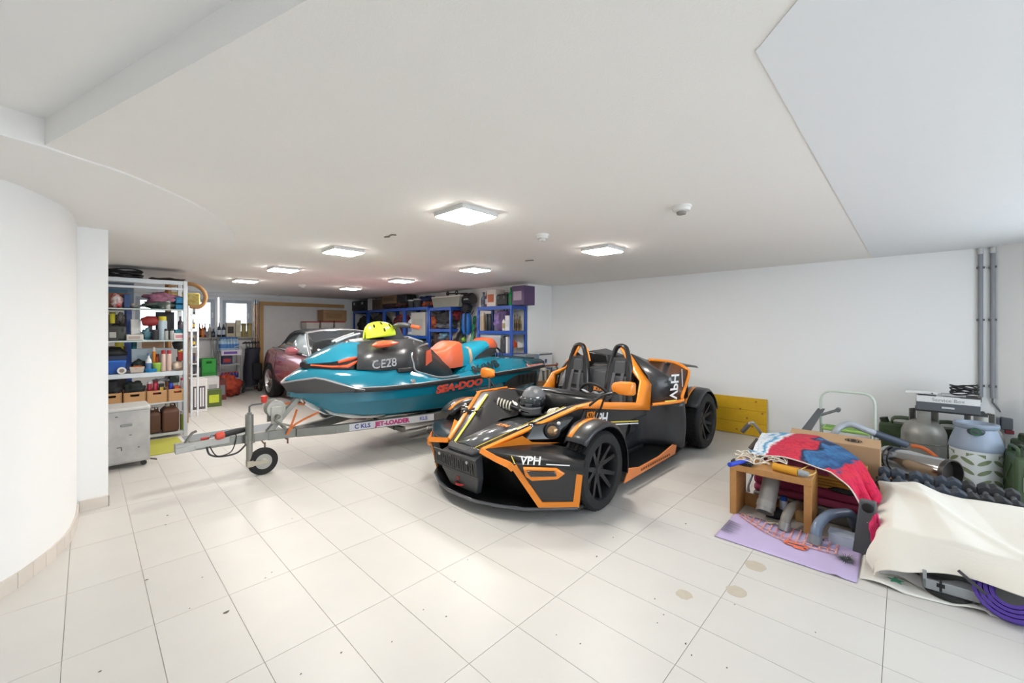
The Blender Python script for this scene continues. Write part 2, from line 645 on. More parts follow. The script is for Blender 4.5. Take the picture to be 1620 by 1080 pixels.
# ================================================================ THE BLACK AND ORANGE SPORTS CAR
gloss = m('17181a', rough=.28, coat=.5, var=.04)
satin = m('2b2c2f', rough=.38, coat=.2, var=.05)
carbon = m('1d1e20', rough=.45, var=.08)
greyp = m('55575b', rough=.35, coat=.3, var=.04)
orange = m('ef8c26', rough=.33, coat=.35, var=.03)
yellow = m('f2dc5a', rough=.4, var=.03)
white = m('f4f4f2', rough=.45, var=.02)
rubber = m('1b1b1c', rough=.75, var=.1, bump=.2, bscale=90)
seatgrey = m('3f4145', rough=.7, bump=.15, bscale=120)
steel = m('9a9b9c', rough=.35, metal=.9, var=.05)

car = thing('sports_car', 'open black and orange two-seat track car with white lettering', 'car', (3.85, 2.48, 0), pi)


def strip(g, pts, w, nrm=(0, 0, 1), t=.012, wlist=None):
    """flat ribbon of width w along pts, lying across nrm"""
    pts = [V(p) for p in pts]
    n = V(nrm)
    rings = []
    for i, p in enumerate(pts):
        a = pts[max(i - 1, 0)]
        b = pts[min(i + 1, len(pts) - 1)]
        tn = (b - a).normalized()
        if 0 < i < len(pts) - 1:
            u, v = (p - a).normalized(), (b - p).normalized()
            mit = 1 / max(.5, math.sqrt(max(.05, (1 + u.dot(v)) / 2)))
        else:
            mit = 1
        sd = tn.cross(n).normalized() * (w / 2 * mit)
        nn = sd.cross(tn).normalized() * (t / 2)
        rings.append([p - sd - nn, p + sd - nn, p + sd + nn, p - sd + nn])
    return g.loft(rings)


def car_wheel(parent, c, sd, r, w, rr, rimmat, spokes=5, twin=True, name='wheel', bolt=True):
    """tyre with grooves (part) carrying rim and brake disc (sub-parts); axle along Y, outer face towards sd"""
    cx, cy, cz = c
    prof = [(rr * .96, -w * .5), (r * .93, -w * .5), (r * .985, -w * .42), (r, -w * .36)]
    for k in range(4):
        y = -w * .27 + k * w * .18
        prof += [(r, y - w * .022), (r - .008, y - w * .02), (r - .008, y + w * .02), (r, y + w * .022)]
    prof += [(r, w * .36), (r * .985, w * .42), (r * .93, w * .5), (rr * .96, w * .5)]
    g = G()
    g.lathe(prof, (cx, cy, cz), (0, 1, 0), 56, cap=False)
    ty = g.add(name, rubber, parent, sharp=25)
    # sipes across the tread
    g = G()
    yo = cy + sd * w * .44
    for k in range(44):
        a = 2 * pi * k / 44
        g.M = MX.Translation((cx, cy, cz)) @ MX.Rotation(a, 4, 'Y')
        g.box(-.002, -w * .40, r - .004, .004, w * .40, r + .0012)
    g.M = MX.Identity(4)
    o = g.add('tread_sipes', m('111112', rough=.9), ty)
    o['kind'] = 'stuff'
    g = G()
    f = sd
    g.lathe([(rr * .97, -w * .46), (rr * 1.0, w * .47), (rr * .955, w * .5), (rr * .93, w * .46), (rr * .9, w * .1), (rr * .88, -w * .4)], (cx, cy, cz), (0, f, 0), 48, cap=False)
    hub = [(0.001, w * .30), (.03, w * .30), (.034, w * .27), (rr * .27, w * .25), (rr * .30, w * .15), (rr * .30, -.02)]
    g.lathe(hub, (cx, cy, cz), (0, f, 0), 24)
    for k in range(spokes):
        for q in ((-1, 1) if twin else (0,)):
            a0 = 2 * pi * k / spokes + q * .13
            a1 = 2 * pi * k / spokes + q * .27
            p0 = V((cx + rr * .22 * cos(a0), cy + f * w * .24, cz + rr * .22 * sin(a0)))
            p1 = V((cx + rr * .93 * cos(a1), cy + f * w * .40, cz + rr * .93 * sin(a1)))
            d = (p1 - p0).normalized()
            sdv = d.cross(V((0, f, 0))).normalized()
            wd0, wd1 = (.019, .014) if twin else (.032, .026)
            yb = V((0, f * -.03, 0))
            g.loft([[p0 - sdv * wd0, p0 + sdv * wd0, p0 + sdv * wd0 * .8 + yb, p0 - sdv * wd0 * .8 + yb], [p1 - sdv * wd1, p1 + sdv * wd1, p1 + sdv * wd1 * .8 + yb, p1 - sdv * wd1 * .8 + yb]])
    if bolt:
        for k in range(5):
            a = 2 * pi * (k + .5) / 5
            g.cyl((cx + .05 * cos(a), cy + f * w * .24, cz + .05 * sin(a)), (cx + .05 * cos(a), cy + f * w * .285, cz + .05 * sin(a)), .009, n=6)
    g.add('rim', rimmat, ty)
    g = G()
    g.cyl((cx, cy - f * w * .15, cz), (cx, cy - f * w * .05, cz), rr * .72, n=28)
    g.add('brake_disc', m('4a4744', rough=.4, metal=.8), ty)
    return ty


rimblk = m('202124', rough=.42, var=.05)
FW, RW = (1.13, .735, .297), (-1.09, .745, .318)
for sd in (1, -1):
    car_wheel(car, (FW[0], FW[1] * sd, FW[2]), sd, .297, .205, .225, rimblk)
    car_wheel(car, (RW[0], RW[1] * sd, RW[2]), sd, .315, .225, .235, rimblk)

# front tray and splitter lip
half = [(1.86, 0), (1.855, .15), (1.80, .33), (1.70, .53), (1.55, .68), (1.42, .80)]
outl = half + [(1.25, .80), (1.2, .42)]
full = outl + [(x, -y) for x, y in reversed(outl) if y != 0]
g = G()
g.prism([(x, y, .075) for x, y in full], (0, 0, .03))
g.add('splitter', gloss, car, bev=.008)
g = G()
g.tube([(x + .004, -y, .096) for x, y in reversed(half)] + [(x + .004, y, .096) for x, y in half[1:]], .0105, 8)
g.add('splitter_lip', greyp, car)
# centre mouth behind the number plate
g = G()
g.loft([[(1.74, -.46, .43), (1.70, 0, .44), (1.74, .46, .43)], [(1.58, -.40, .40), (1.60, 0, .42), (1.58, .40, .40)], [(1.56, -.5, .10), (1.60, 0, .1), (1.56, .5, .10)]], closed=False)
g.add('front_grille_panel', m('0c0c0d', rough=.5), car, solid=.01)

C1, C2, C3, C4 = V((1.785, .48, .425)), V((1.46, .875, .42)), V((1.405, .80, .105)), V((1.625, .60, .105))
N0 = V((1.80, .20, .465))
for sd in (1, -1):
    f = lambda p: V((p[0], p[1] * sd, p[2]))
    # cheek of the bumper
    g = G()
    back = V((-.05, -.05, 0))
    g.loft([[f(C1), f(C2), f(C3), f(C4)], [f(C1 + back), f(C2 + back), f(C3 + back), f(C4 + back)]])
    ch = g.add('bumper_cheek', satin, car, bev=.006)
    # rolled wing over the cheek
    g = G()
    rings = []
    for u in (0, .25, .5, .75, 1):
        a = lerp(N0 + V((0, .02, 0)), C2 + V((0, .005, .02)), u)
        bulge = .03 * sin(pi * u)
        a = a + V((bulge, bulge, 0))
        bk = lerp(V((1.50, .30, .52)), V((1.30, .80, .475)), u)
        rings.append([f(p) for p in (bk, lerp(bk, a, .6) + V((0, 0, .012)), a + V((.0, 0, .012)), a + V((.018, .006, -.012)), a + V((.012, .004, -.055 * u - .02)), a + V((-.05, -.02, -.06 * u - .02)), bk + V((0, 0, -.06)))])
    g.loft(rings)
    g.add('front_wing', gloss, car, sharp=60)
    # orange outlines
    g = G()
    nn = (C2 - C1).cross(C4 - C1).normalized()
    if nn.x < 0:
        nn = -nn
    o_ = nn * .006
    cen = (C1 + C2 + C3 + C4) / 4
    ins = [p + (cen - p).normalized() * .03 for p in (C1, C4, C3, C2)]
    strip(g, [f(p + o_) for p in ins], .042, f(nn), .014)
    g.add('orange_outline', orange, ch)
    g = G()
    strip(g, [f(N0 + V((.012, 0, .004))), f(lerp(N0, C1, .55) + V((.024, .008, .0))), f(C1 + V((.012, .0, -.004))), f(lerp(C1, C4, .12) + o_)], .04, f((1, .35, .25)), .014)
    g.add('orange_outline', orange, ch)
    # fog lamp in its orange eye socket
    fc = C1 * .50 + C2 * .36 + C3 * .06 + C4 * .08 + nn * .01
    ax = (C2 - C1).normalized()
    upv = nn.cross(ax)
    if upv.z < 0:
        upv = -upv
    P = lambda a, b, h=0: f(fc + ax * a + upv * b + nn * h)
    g = G()
    g.loft([[P(-.14, .035), P(.10, .035), P(.16, -.005), P(.11, -.045), P(-.08, -.055), P(-.125, -.02)], [P(-.135, .03, .03), P(.09, .028, .02), P(.15, -.005, .012), P(.10, -.04, .03), P(-.075, -.05, .045), P(-.118, -.02, .045)]])
    fl = g.add('fog_lamp_socket', orange, ch, bev=.006)
    g = G()
    g.loft([[P(-.115, .022, .02), P(.085, .02, .02), P(.10, -.018, .02), P(-.085, -.018, .02)], [P(-.112, .020, .047), P(.08, .018, .031), P(.092, -.016, .034), P(-.083, -.016, .052)]])
    g.add('fog_lamp', m('2c2526', rough=.12, coat=.8), ch, bev=.004)
    # lettering on the wing
    if sd == 1:
        a = at(838, 718, y=2.48 - .62)
        lo = V((3.85 - a.x, .62, a.z))
        rt = (C2 - C1).normalized()
        lo = lerp(C1, C2, .27) + V((.036, .036, .042))
        text('lettering', 'VPH', .078, white, car, lo, rt, (-.25, -.2, 1), shear=.12, bold=.0015)
        text('lettering', 'l', .078, yellow, car, lo - rt * .105, rt, (-.25, -.2, 1), shear=-.5)
        g = G()
        strip(g, [lo + rt * .11 + V((0, 0, -.02)), lo + rt * .27 + V((0, 0, -.022))], .007, (.6, .6, .3), .002)
        g.add('lettering_line', white, car)
    else:
        lo = f(lerp(C1, C2, .45) + V((.036, .036, .035)))
        text('lettering', 'VP', .055, white, car, lo, f(C1) - f(C2), (-.25, .2, 1), shear=.1)
    # V-shaped hood rail: orange outer edge, dark top, broad inner flank
    O = [V((1.80, .20, .465)), V((1.12, .585, .742)), V((.74, .585, .742))]
    T = [V((1.80, .125, .465)), V((1.11, .475, .735)), V((.74, .46, .738))]
    I = [V((1.80, .085, .452)), V((1.20, .19, .545)), V((.74, .2, .54))]
    Q = [V((1.76, .19, .40)), V((1.12, .555, .52)), V((.74, .55, .45))]
    g = G()
    g.loft([[f(O[i]), f(T[i]), f(I[i]), f((I[i] + Q[i]) / 2 + V((0, 0, -.06))), f(Q[i])] for i in range(3)])
    rail = g.add('hood_rail', m('2a2a2c', rough=.3, coat=.5, var=.05), car, bev=.004)
    g = G()
    strip(g, [f(p + V((0, .004, .006))) for p in O], .034, f((-.25, .35, .9)), .014)
    g.add('orange_edge', orange, rail)
    g = G()
    strip(g, [f(lerp(T[0], T[1], u) + V((0, -.002, .007))) for u in (0, .5, .97)], .016, f((-.3, -.2, .9)), .005)
    g.add('yellow_stripe', yellow, rail)
    g = G()
    strip(g, [f(lerp(T[0], T[1], u) + V((0, .018, .006))) for u in (.42, .7, .97)], .014, f((-.3, .1, .9)), .005)
    g.add('white_stripe', white, rail)
    # orange blade and headlight pod below the rail
    A, B_, C_ = V((1.80, .215, .470)), V((1.58, .41, .572)), V((1.34, .58, .505))
    g = G()
    g.loft([[f(A), f(B_), f(lerp(B_, C_, .25) + V((0, 0, -.035))), f(C_)], [f(A + V((-.03, -.02, -.015))), f(B_ + V((-.03, -.03, -.03))), f(lerp(B_, C_, .25) + V((-.03, -.03, -.06))), f(C_ + V((-.02, -.02, -.012)))]])
    g.add('headlight_blade', orange, car)
    g = G()
    pod = [V((1.54, .40, .525)), V((1.33, .555, .520)), V((1.18, .60, .675)), V((1.47, .42, .63))]
    inn = V((-.08, -.14, 0))
    g.loft([[f(p) for p in pod], [f(p + inn) for p in pod]])
    hp = g.add('headlight_pod', m('0e0e10', rough=.12, coat=.9), car, bev=.008)
    lc = V((1.355, .52, .592))
    ldir = f((.75, .62, .08)).normalized()
    g = G()
    g.lathe([(.001, .02), (.032, .018), (.046, .006), (.05, -.02), (.05, -.06)], f(lc) + ldir * .03, ldir, 22)
    g.add('headlight_lens', m('b08f6a', rough=.15, metal=.7), hp)
    g = G()
    g.lathe([(.051, .012), (.058, .010), (.06, -.02), (.052, -.02)], f(lc) + ldir * .03, ldir, 22)
    g.add('headlight_ring', m('3a3a3c', rough=.3, metal=.6), hp)
    g = G()
    g.ball(f(V((1.33, .56, .645))), .016)
    g.add('indicator', m('d8d8d8', rough=.2), hp)
    # front suspension arms
    g = G()
    for a, b in (((1.22, .40, .30), (1.13, .64, .28)), ((1.0, .42, .30), (1.13, .64, .28)), ((1.22, .45, .42), (1.13, .63, .41)), ((1.0, .45, .42), (1.13, .63, .41)), ((1.25, .42, .36), (1.2, .62, .34))):
        g.cyl(f(a), f(b), .013, n=8)
    g.add('wishbone', m('1a1a1b', rough=.4), car)
    g = G()
    g.cyl(f((1.13, .60, .30)), f((1.13, .68, .30)), .09, n=16)
    g.box(1.09, sd * .615 - .02, .22, 1.17, sd * .615 + .02, .45)
    g.add('hub_carrier', m('2f3032', rough=.5), car, bev=.005)
    # horizontal damper on the hood
    p0, p1 = f((1.10, .40, .675)), f((.98, .14, .60))
    d = (p1 - p0)
    g = G()
    g.cyl(p0, p0 + d * .2, .022)
    g.cyl(p0 + d * .15, p1 - d * .08, .016)
    g.cyl(p0 + d * .62, p0 + d * .9, .024)
    g.cyl(p1 - d * .1, p1 + d * .25, .011)
    dm = g.add('damper', m('2e2f33', rough=.35, metal=.5), car)
    g = G()
    q = d.to_track_quat('Z', 'Y')
    L = d.length
    g.tube([p0 + d * (.12 + .52 * k / 70) + q @ V((.038 * cos(k * 2 * pi / 14), .038 * sin(k * 2 * pi / 14), 0)) for k in range(71)], .0075, 6)
    g.add('damper_spring', m('d9d4c6', rough=.4), dm)
    # pushrod and rocker
    g = G()
    g.cyl(f((1.0, .15, .60)), f((.86, .40, .655)), .011, n=8)
    g.cyl(f((.92, .26, .615)), f((.90, .31, .63)), .02, n=8)
    g.add('pushrod', m('c9c5ba', rough=.35, metal=.4), car)
    # mudguards
    for (wx, wy, wz, rad, a0, a1, nm) in ((1.13, .735, .297, .355, 42, 196, 'front_mudguard'), (-1.09, .735, .318, .355, 30, 165, 'rear_mudguard')):
        def fend(rad_, y0, y1, aa0, aa1, n=16, lift=.0):
            rings = []
            for k in range(n + 1):
                u = k / n
                a = R(aa0 + (aa1 - aa0) * u)
                r2 = rad_ + .05 * max(0, .25 - u) * 2
                x, z = wx + r2 * cos(a), wz + r2 * sin(a)
                w0 = y0 + (y1 - y0) * (.22 * max(0, (.2 - u) * 5))
                rings.append([V((x, sd * w0, z - .02)), V((x + .012 * cos(a), sd * (w0 + .03), z + .012 * sin(a))), V((x + .018 * cos(a), sd * (y0 * .5 + y1 * .5), z + .018 * sin(a))), V((x + .010 * cos(a), sd * (y1 - .025), z + .01 * sin(a))), V((x - .02 * cos(a), sd * y1, z - .02 * sin(a)))])
            return rings
        g = G()
        g.loft(fend(rad, wy - .115, wy + .125, a0, a1), closed=False)
        mg = g.add(nm, satin, car, solid=.008, sharp=60)
        g = G()
        strip(g, [V((wx + (rad + .024 + .05 * max(0, .25 - u) * 2) * cos(R(a0 + (a1 - a0) * u)), sd * (wy - .01), wz + (rad + .024 + .05 * max(0, .25 - u) * 2) * sin(R(a0 + (a1 - a0) * u)))) for u in [.04 + .05 * k for k in range(10)]], .035, (0, sd, 0), .004)
        # ribbon must face outward from the axle: rebuild along the arc
        g = G()
        rr_ = []
        for k in range(11):
            u = .03 + .052 * k
            a = R(a0 + (a1 - a0) * u)
            r2 = rad + .021 + .05 * max(0, .25 - u) * 2
            w_ = .02
            rr_.append([V((wx + r2 * cos(a), sd * (wy - w_ - .02), wz + r2 * sin(a))), V((wx + r2 * cos(a), sd * (wy + w_ - .02), wz + r2 * sin(a)))])
        g.loft(rr_, closed=False)
        g.add('orange_stripe', orange, mg, solid=.004)
        g = G()
        g.cyl(V((wx, sd * (wy - .11), wz + .1)), V((wx - .1, sd * (wy - .1), wz + rad)), .012, n=8)
        g.add('mudguard_stay', carbon, mg)
    # monocoque side
    g = G()
    prof = [(1.18, .50), (1.02, .715), (.84, .70), (-.10, .545), (-.10, .50), (.26, .50), (.34, .40), (.36, .13), (1.0, .13)]
    g.loft([[V((x, sd * .595, z)) for x, z in prof], [V((x, sd * .44, z)) for x, z in prof]])
    g.add('tub_side', m('26272a', rough=.34, coat=.35, var=.04), car, bev=.008)
    # orange frame along the cockpit and up to the roll hoop
    g = G()
    outer = [(1.16, .595, .742), (1.0, .605, .725), (.45, .605, .632), (-.12, .605, .545), (-.16, .605, .80), (-.20, .49, .915), (-.20, .34, 1.125), (-.17, .275, 1.195)]
    inner = [(.90, .57, .745), (.80, .60, .745), (.45, .60, .70), (.13, .60, .655), (-.02, .56, .85), (-.13, .42, .92), (-.15, .31, 1.09), (-.15, .262, 1.165)]
    g.loft([[f(a), f(b)] for a, b in zip(outer, inner)], closed=False)
    of = g.add('orange_side_frame', orange, car, solid=.022, sharp=50)
    # grab texture marks on the hoop band
    if sd == 1:
        text('lettering', 'ROBERT', .04, m('5a2d12', rough=.5), car, f((-.215, .425, 1.0)), (-.05, .21, -.28), (.1, .7, .6), ext=.001) if False else None
    # rear flank panel with its orange border
    P1, P2, P3, P4, P5, P6, P7 = [V(p) for p in ((-.15, .615, .60), (-.44, .80, .625), (-.62, .80, .925), (-.72, .60, .985), (-.46, .42, 1.02), (-.22, .35, 1.10), (-.19, .56, .88))]
    g = G()
    mid = V((-.38, .70, .86))
    g.put([f(p) for p in (P1, P2, P3, P4, P5, P6, P7, mid)], [(0, 1, 7), (1, 2, 7), (2, 3, 7), (3, 4, 7), (4, 5, 7), (5, 6, 7), (6, 0, 7)])
    fp = g.add('rear_flank', m('2d2e31', rough=.33, coat=.4, var=.04), car, solid=.02, sharp=25)
    g = G()
    brd = spline([P1 + V((0, .01, 0)), P2 + V((.02, .008, .0)), P2 + V((-.02, .01, .05)), P3 + V((0, .012, -.05)), P3 + V((-.02, -.02, .02)), P4 + V((0, 0, .012)), P5 + V((0, .03, .012))], 5)
    g.tube([f(p) for p in brd], .017, 8)
    g.add('orange_border', orange, fp)
    if sd == 1:
        n_ = (P2 - P7).cross(P3 - P7).normalized()
        if n_.y < 0:
            n_ = -n_
        rt = V((-.15, .06, .27))
        o_ = V((-.345, .755, .745))
        text('lettering', 'VPH', .145, white, car, o_ + V((0, 0, .025)) + n_ * .022, (-.02, .02, .3), (-.26, .10, .05), shear=.1, bold=.003)
        g = G()
        strip(g, [o_ + V((.11, -.045, -.115)) + n_ * .02, o_ + V((-.05, .01, -.118)) + n_ * .024], .012, n_, .002)
        g.add('yellow_stripe', yellow, fp)
        g = G()
        strip(g, [o_ + V((-.125, .045, .02)) + n_ * .014, o_ + V((-.17, .02, .2)) + n_ * .014], .010, n_, .002)
        g.add('lettering_line', m('b8bcc4', rough=.4), fp)
        # lettering on the tub side
        yy = .5985
        text('lettering', 'VPH', .135, white, car, (.80, yy, .60), (-1, 0, -.12), (0, 0, 1), shear=.1, bold=.003)
        for dz, mt in ((0, yellow), (-.022, white)):
            g = G()
            strip(g, [(.62, yy, .545 + dz), (.10, yy, .47 + dz)], .010, (0, 1, 0), .003)
            g.add('side_stripe', mt, car)
        text('lettering', 'X', .07, orange, car, (1.03, yy + .002, .62), (-1, 0, -.1), (0, 0, 1), shear=.2, bold=.002)
        text('lettering', 'KTM', .06, orange, car, (.95, yy + .002, .66), (-1, 0, -.1), (0, 0, 1), shear=.25, bold=.003)
        text('lettering', 'BOW', .03, white, car, (.93, yy + .002, .615), (-1, 0, -.1), (0, 0, 1), shear=.2)
        text('lettering', 'KTM', .07, orange, car, (1.0, yy + .002, .53), (-1, 0, -.05), (0, 0, 1), shear=.25, bold=.003)
    # concave intake behind the door cut-out
    g = G()
    rings = []
    for k in range(9):
        u = k / 8
        z = .14 + (.61 - .14) * u
        lead = .05 * sin(pi * u)
        rings.append([f(p) for p in ((.36, .55, z), (.05, .44, z), (-.22, .42, z), (-.34, .48, z), (-.40 - lead * .5, .66, z), (-.42 - lead, .79, z), (-.45 - lead, .815, z), (-.50 - lead, .81, z), (-.78, .68, z))])
    g.loft(rings, closed=False)
    g.add('side_intake', m('323437', rough=.4, coat=.3, var=.05), car, solid=.012, sharp=70)
    g = G()
    g.prism([f(p) for p in ((1.0, .58, .085), (.80, .78, .085), (.3, .79, .085), (-.35, .80, .085), (-.85, .72, .085), (-.85, .2, .085), (1.0, .2, .085))], (0, 0, .02))
    g.add('floor_plate', m('1a1b1c', rough=.5), car, bev=.004)
    g = G()
    g.prism([f(p) for p in ((.76, .795, .092), (.68, .80, .20), (.50, .80, .165), (.1, .80, .17), (-.22, .80, .215), (-.31, .80, .19), (-.27, .80, .11))], (0, .012 * sd, 0))
    sf = g.add('orange_sill_fin', m('e5833a', rough=.4, coat=.2, var=.05), car, bev=.003)
    if sd == 1:
        text('lettering', 'www.vph-racing', .042, m('6b3a1c', rough=.5), car, (.22, .8135, .135), (-1, 0, .02), (0, 0, 1), ext=.0006) if False else None
        g = G()
        for k in range(14):
            x = .46 - k * .045
            g.box(x - .014, .812, .125, x + .014, .8135, .145)
        o = g.add('worn_lettering', m('7d441f', rough=.6), sf)
        o['kind'] = 'stuff'
    # mirror
    ms = [f((.98, .60, .735)), f((.90, .68, .82)), f((.84, .76, .845)), f((.80, .80, .845))]
    g = G()
    g.tube(spline(ms, 4), .011, 8)
    g.tube(spline([f((.86, .60, .58)), f((.84, .63, .70)), f((.88, .70, .83))], 4), .009, 8)
    g.add('mirror_stalk', carbon, car)
    g = G()
    for k, (y, sx, sz) in enumerate(((.72, .02, .028), (.755, .05, .05), (.84, .055, .062), (.92, .05, .058), (.945, .03, .045))):
        pass
    rings = []
    for y, sx, sz, ox in ((.715, .012, .02, .0), (.74, .04, .045, .0), (.80, .05, .058, .005), (.87, .048, .062, 0), (.905, .04, .056, -.01), (.915, .02, .04, -.015)):
        rings.append([V((.80 + ox + sx * cx, sd * y, .885 + sz * cz)) for cx, cz in ((1, .3), (.75, .85), (0, 1), (-.8, .9), (-.8, -.8), (0, -.9), (.75, -.75), (1, -.3))])
    g.loft(rings)
    mr = g.add('mirror', orange, car, bev=.004)
    g = G()
    g.prism([V((.757, sd * .75, .85)), V((.757, sd * .90, .85)), V((.757, sd * .89, .935)), V((.757, sd * .76, .93))], (-.004, 0, 0))
    g.add('mirror_glass', m('a8adb2', rough=.05, metal=1.0), mr)
    # roll hoop
    y0 = sd * .27
    hp_ = [(-.10, y0 - .155, .60), (-.13, y0 - .135, .90), (-.16, y0 - .07, 1.14), (-.17, y0 - .025, 1.185), (-.17, y0 + .025, 1.185), (-.16, y0 + .07, 1.14), (-.13, y0 + .135, .90), (-.10, y0 + .155, .60)]
    g = G()
    g.tube(spline(hp_, 4), .024, 10, flat=1.5)
    hp2 = g.add('roll_hoop', gloss, car)
    if sd == -1:
        g = G()
        strip(g, [(-.165, y0 + .035, 1.19), (-.17, y0 + .085, 1.12), (-.165, y0 + .12, 1.0)], .055, (.9, .6, .25), .012)
        g.add('orange_cover', orange, hp2)
    # seat
    g = G()
    rings = []
    for z, x, w, dpt in ((.24, .40, .20, .05), (.26, .10, .21, .06), (.34, -.02, .21, .07), (.60, -.09, .20, .07), (.72, -.12, .17, .06), (.88, -.15, .12, .06), (1.02, -.17, .10, .05), (1.06, -.175, .085, .03)):
        rings.append([V((x + .05, y0 - w, z)), V((x + .02, y0 - w * .6, z)), V((x + .02, y0 + w * .6, z)), V((x + .05, y0 + w, z)), V((x - dpt, y0 + w, z)), V((x - dpt, y0 - w, z))])
    g.loft(rings)
    st = g.add('seat', m('2a2b2e', rough=.6, bump=.1, bscale=150), car, bev=.012, sharp=70)
    for zc, hh, ww, tp in ((.955, .075, .075, .9), (.79, .075, .105, .78), (.60, .09, .115, 1.0)):
        xx = {.955: -.135, .79: -.105, .60: -.06}[zc]
        g = G()
        g.loft([[V((xx - .01, y0 - ww, zc - hh)), V((xx - .01, y0 + ww, zc - hh)), V((xx - .03, y0 + ww * tp, zc + hh)), V((xx - .03, y0 - ww * tp, zc + hh))], [V((xx + .022, y0 - ww * .92, zc - hh * .94)), V((xx + .022, y0 + ww * .92, zc - hh * .94)), V((xx + .004, y0 + ww * tp * .92, zc + hh * .94)), V((xx + .004, y0 - ww * tp * .92, zc + hh * .94))]])
        g.add('seat_cushion', seatgrey, st, bev=.012)
    g = G()
    g.loft([[V((.10, y0 - .17, .285)), V((.10, y0 + .17, .285)), V((.40, y0 + .17, .27)), V((.40, y0 - .17, .27))], [V((.10, y0 - .16, .33)), V((.10, y0 + .16, .33)), V((.40, y0 + .16, .32)), V((.40, y0 - .16, .32))]])
    g.add('seat_cushion', seatgrey, st, bev=.015)
    # harness
    for q in (-.05, .05):
        g = G()
        strip(g, [(-.10, y0 + q, .90), (-.045, y0 + q * 1.1, .74), (-.03, y0 + q * 1.6, .5), (.05, y0 + q * .9, .36)], .035, (.9, 0, .3), .004)
        g.add('harness', m('4b4d52', rough=.8), st)
# nose beak, hood channel, cowl
g = G()
g.loft([[(1.855, -.15, .44), (1.865, 0, .445), (1.855, .15, .44), (1.84, .15, .405), (1.85, 0, .40), (1.84, -.15, .405)], [(1.80, -.20, .47), (1.80, 0, .475), (1.80, .20, .47), (1.74, .2, .40), (1.74, 0, .4), (1.74, -.2, .40)]])
g.add('nose_lip', m('3a3c40', rough=.25, coat=.5), car, bev=.01)
g = G()
g.loft([[(1.80, -.10, .468), (1.80, 0, .478), (1.80, .10, .468)], [(1.5, -.13, .505), (1.5, 0, .53), (1.5, .13, .505)], [(1.28, -.17, .53), (1.28, 0, .565), (1.28, .17, .53)], [(1.22, -.19, .52), (1.2, 0, .53), (1.22, .19, .52)], [(.7, -.21, .53), (.7, 0, .53), (.7, .21, .53)]], closed=False)
g.add('hood_channel', m('515458', rough=.22, coat=.5, var=.04), car, solid=.01, sharp=50)
text('lettering', 'KTM', .06, orange, car, (1.40, .02, .556), (0, 1, 0), (-1, 0, .12), bold=.003, shear=.2)
g = G()
g.loft([[(.74, -.50, .735), (.74, 0, .72), (.74, .50, .735)], [(.52, -.50, .725), (.56, 0, .725), (.52, .50, .725)]], closed=False)
g.add('cowl', m('2c2d2f', rough=.3, coat=.3), car, solid=.012)
g = G()
g.loft([[(.74, -.46, .735), (.74, .46, .735)], [(.76, -.2, .53), (.76, .2, .53)]], closed=False)
g.add('cowl_bulkhead', carbon, car, solid=.01)
g = G()
g.loft([[(.55 + .04 * (1 - (y / .52) ** 2), y, .722 + .014 * (1 - (y / .52) ** 2)) for y in [-.52 + .104 * k for k in range(11)]], [(.46 + .05 * (1 - (y / .52) ** 2), y * 1.02, .742 + .018 * (1 - (y / .52) ** 2)) for y in [-.52 + .104 * k for k in range(11)]]], closed=False)
g.add('wind_deflector', gloss, car, solid=.012)
# cockpit floor, bulkhead, centre tunnel, steering wheel
g = G()
g.box(-.3, -.46, .10, 1.15, .46, .14)
g.box(-.30, -.06, .12, .75, .06, .34)
g.box(.74, -.46, .12, 1.2, .46, .52)
g.add('cockpit_floor', m('1c1d1f', rough=.6), car, bev=.01)
g = G()
g.loft([[(-.20, -.58, .58), (-.20, .58, .58), (-.32, .58, .58), (-.32, -.58, .58)], [(-.24, -.40, .86), (-.24, .40, .86), (-.40, .40, .88), (-.40, -.40, .88)], [(-.28, -.18, .93), (-.28, .18, .93), (-.42, .18, .93), (-.42, -.18, .93)]])
g.loft([[(-.10, -.09, .2), (-.10, .09, .2), (-.3, .09, .2), (-.3, -.09, .2)], [(-.20, -.12, .9), (-.20, .12, .9), (-.3, .12, .9), (-.3, -.12, .9)]])
bk = g.add('cockpit_bulkhead', m('4a4c50', rough=.4, coat=.2), car, bev=.015)
text('lettering', 'KTM', .062, orange, car, (-.135, .0, .70), (0, 1, 0), (-.14, 0, 1), bold=.003, shear=.15)
sw = V((.36, .27, .70))
nx = V((-1, 0, .45)).normalized()
q = nx.to_track_quat('Z', 'Y')
g = G()
g.tube([sw + q @ V((.165 * cos(2 * pi * k / 28), .15 * sin(2 * pi * k / 28), 0)) for k in range(28)], .015, 8, closed=True)
sr = g.add('steering_wheel', m('17181a', rough=.6), car)
g = G()
for a in (0, 120, 240):
    a = R(a + 90 + 180)
    g.cyl(sw, sw + q @ V((.155 * cos(a), .142 * sin(a), 0)), .014, n=8)
g.cyl(sw - nx * .01, sw + nx * .02, .055, n=18)
g.cyl(sw - nx * .30, sw, .022, n=10)
g.add('steering_hub', m('8b8f95', rough=.3, metal=.6), sr)
g = G()
g.cbox((.50, .0, .70), (.05, .22, .08))
g.add('dash_display', m('222326', rough=.2), car, bev=.01)
g = G()
g.cbox((.33, -.42, .69), (.03, .055, .06))
g.add('yellow_tag', m('e8e04a', rough=.5), car, bev=.006)
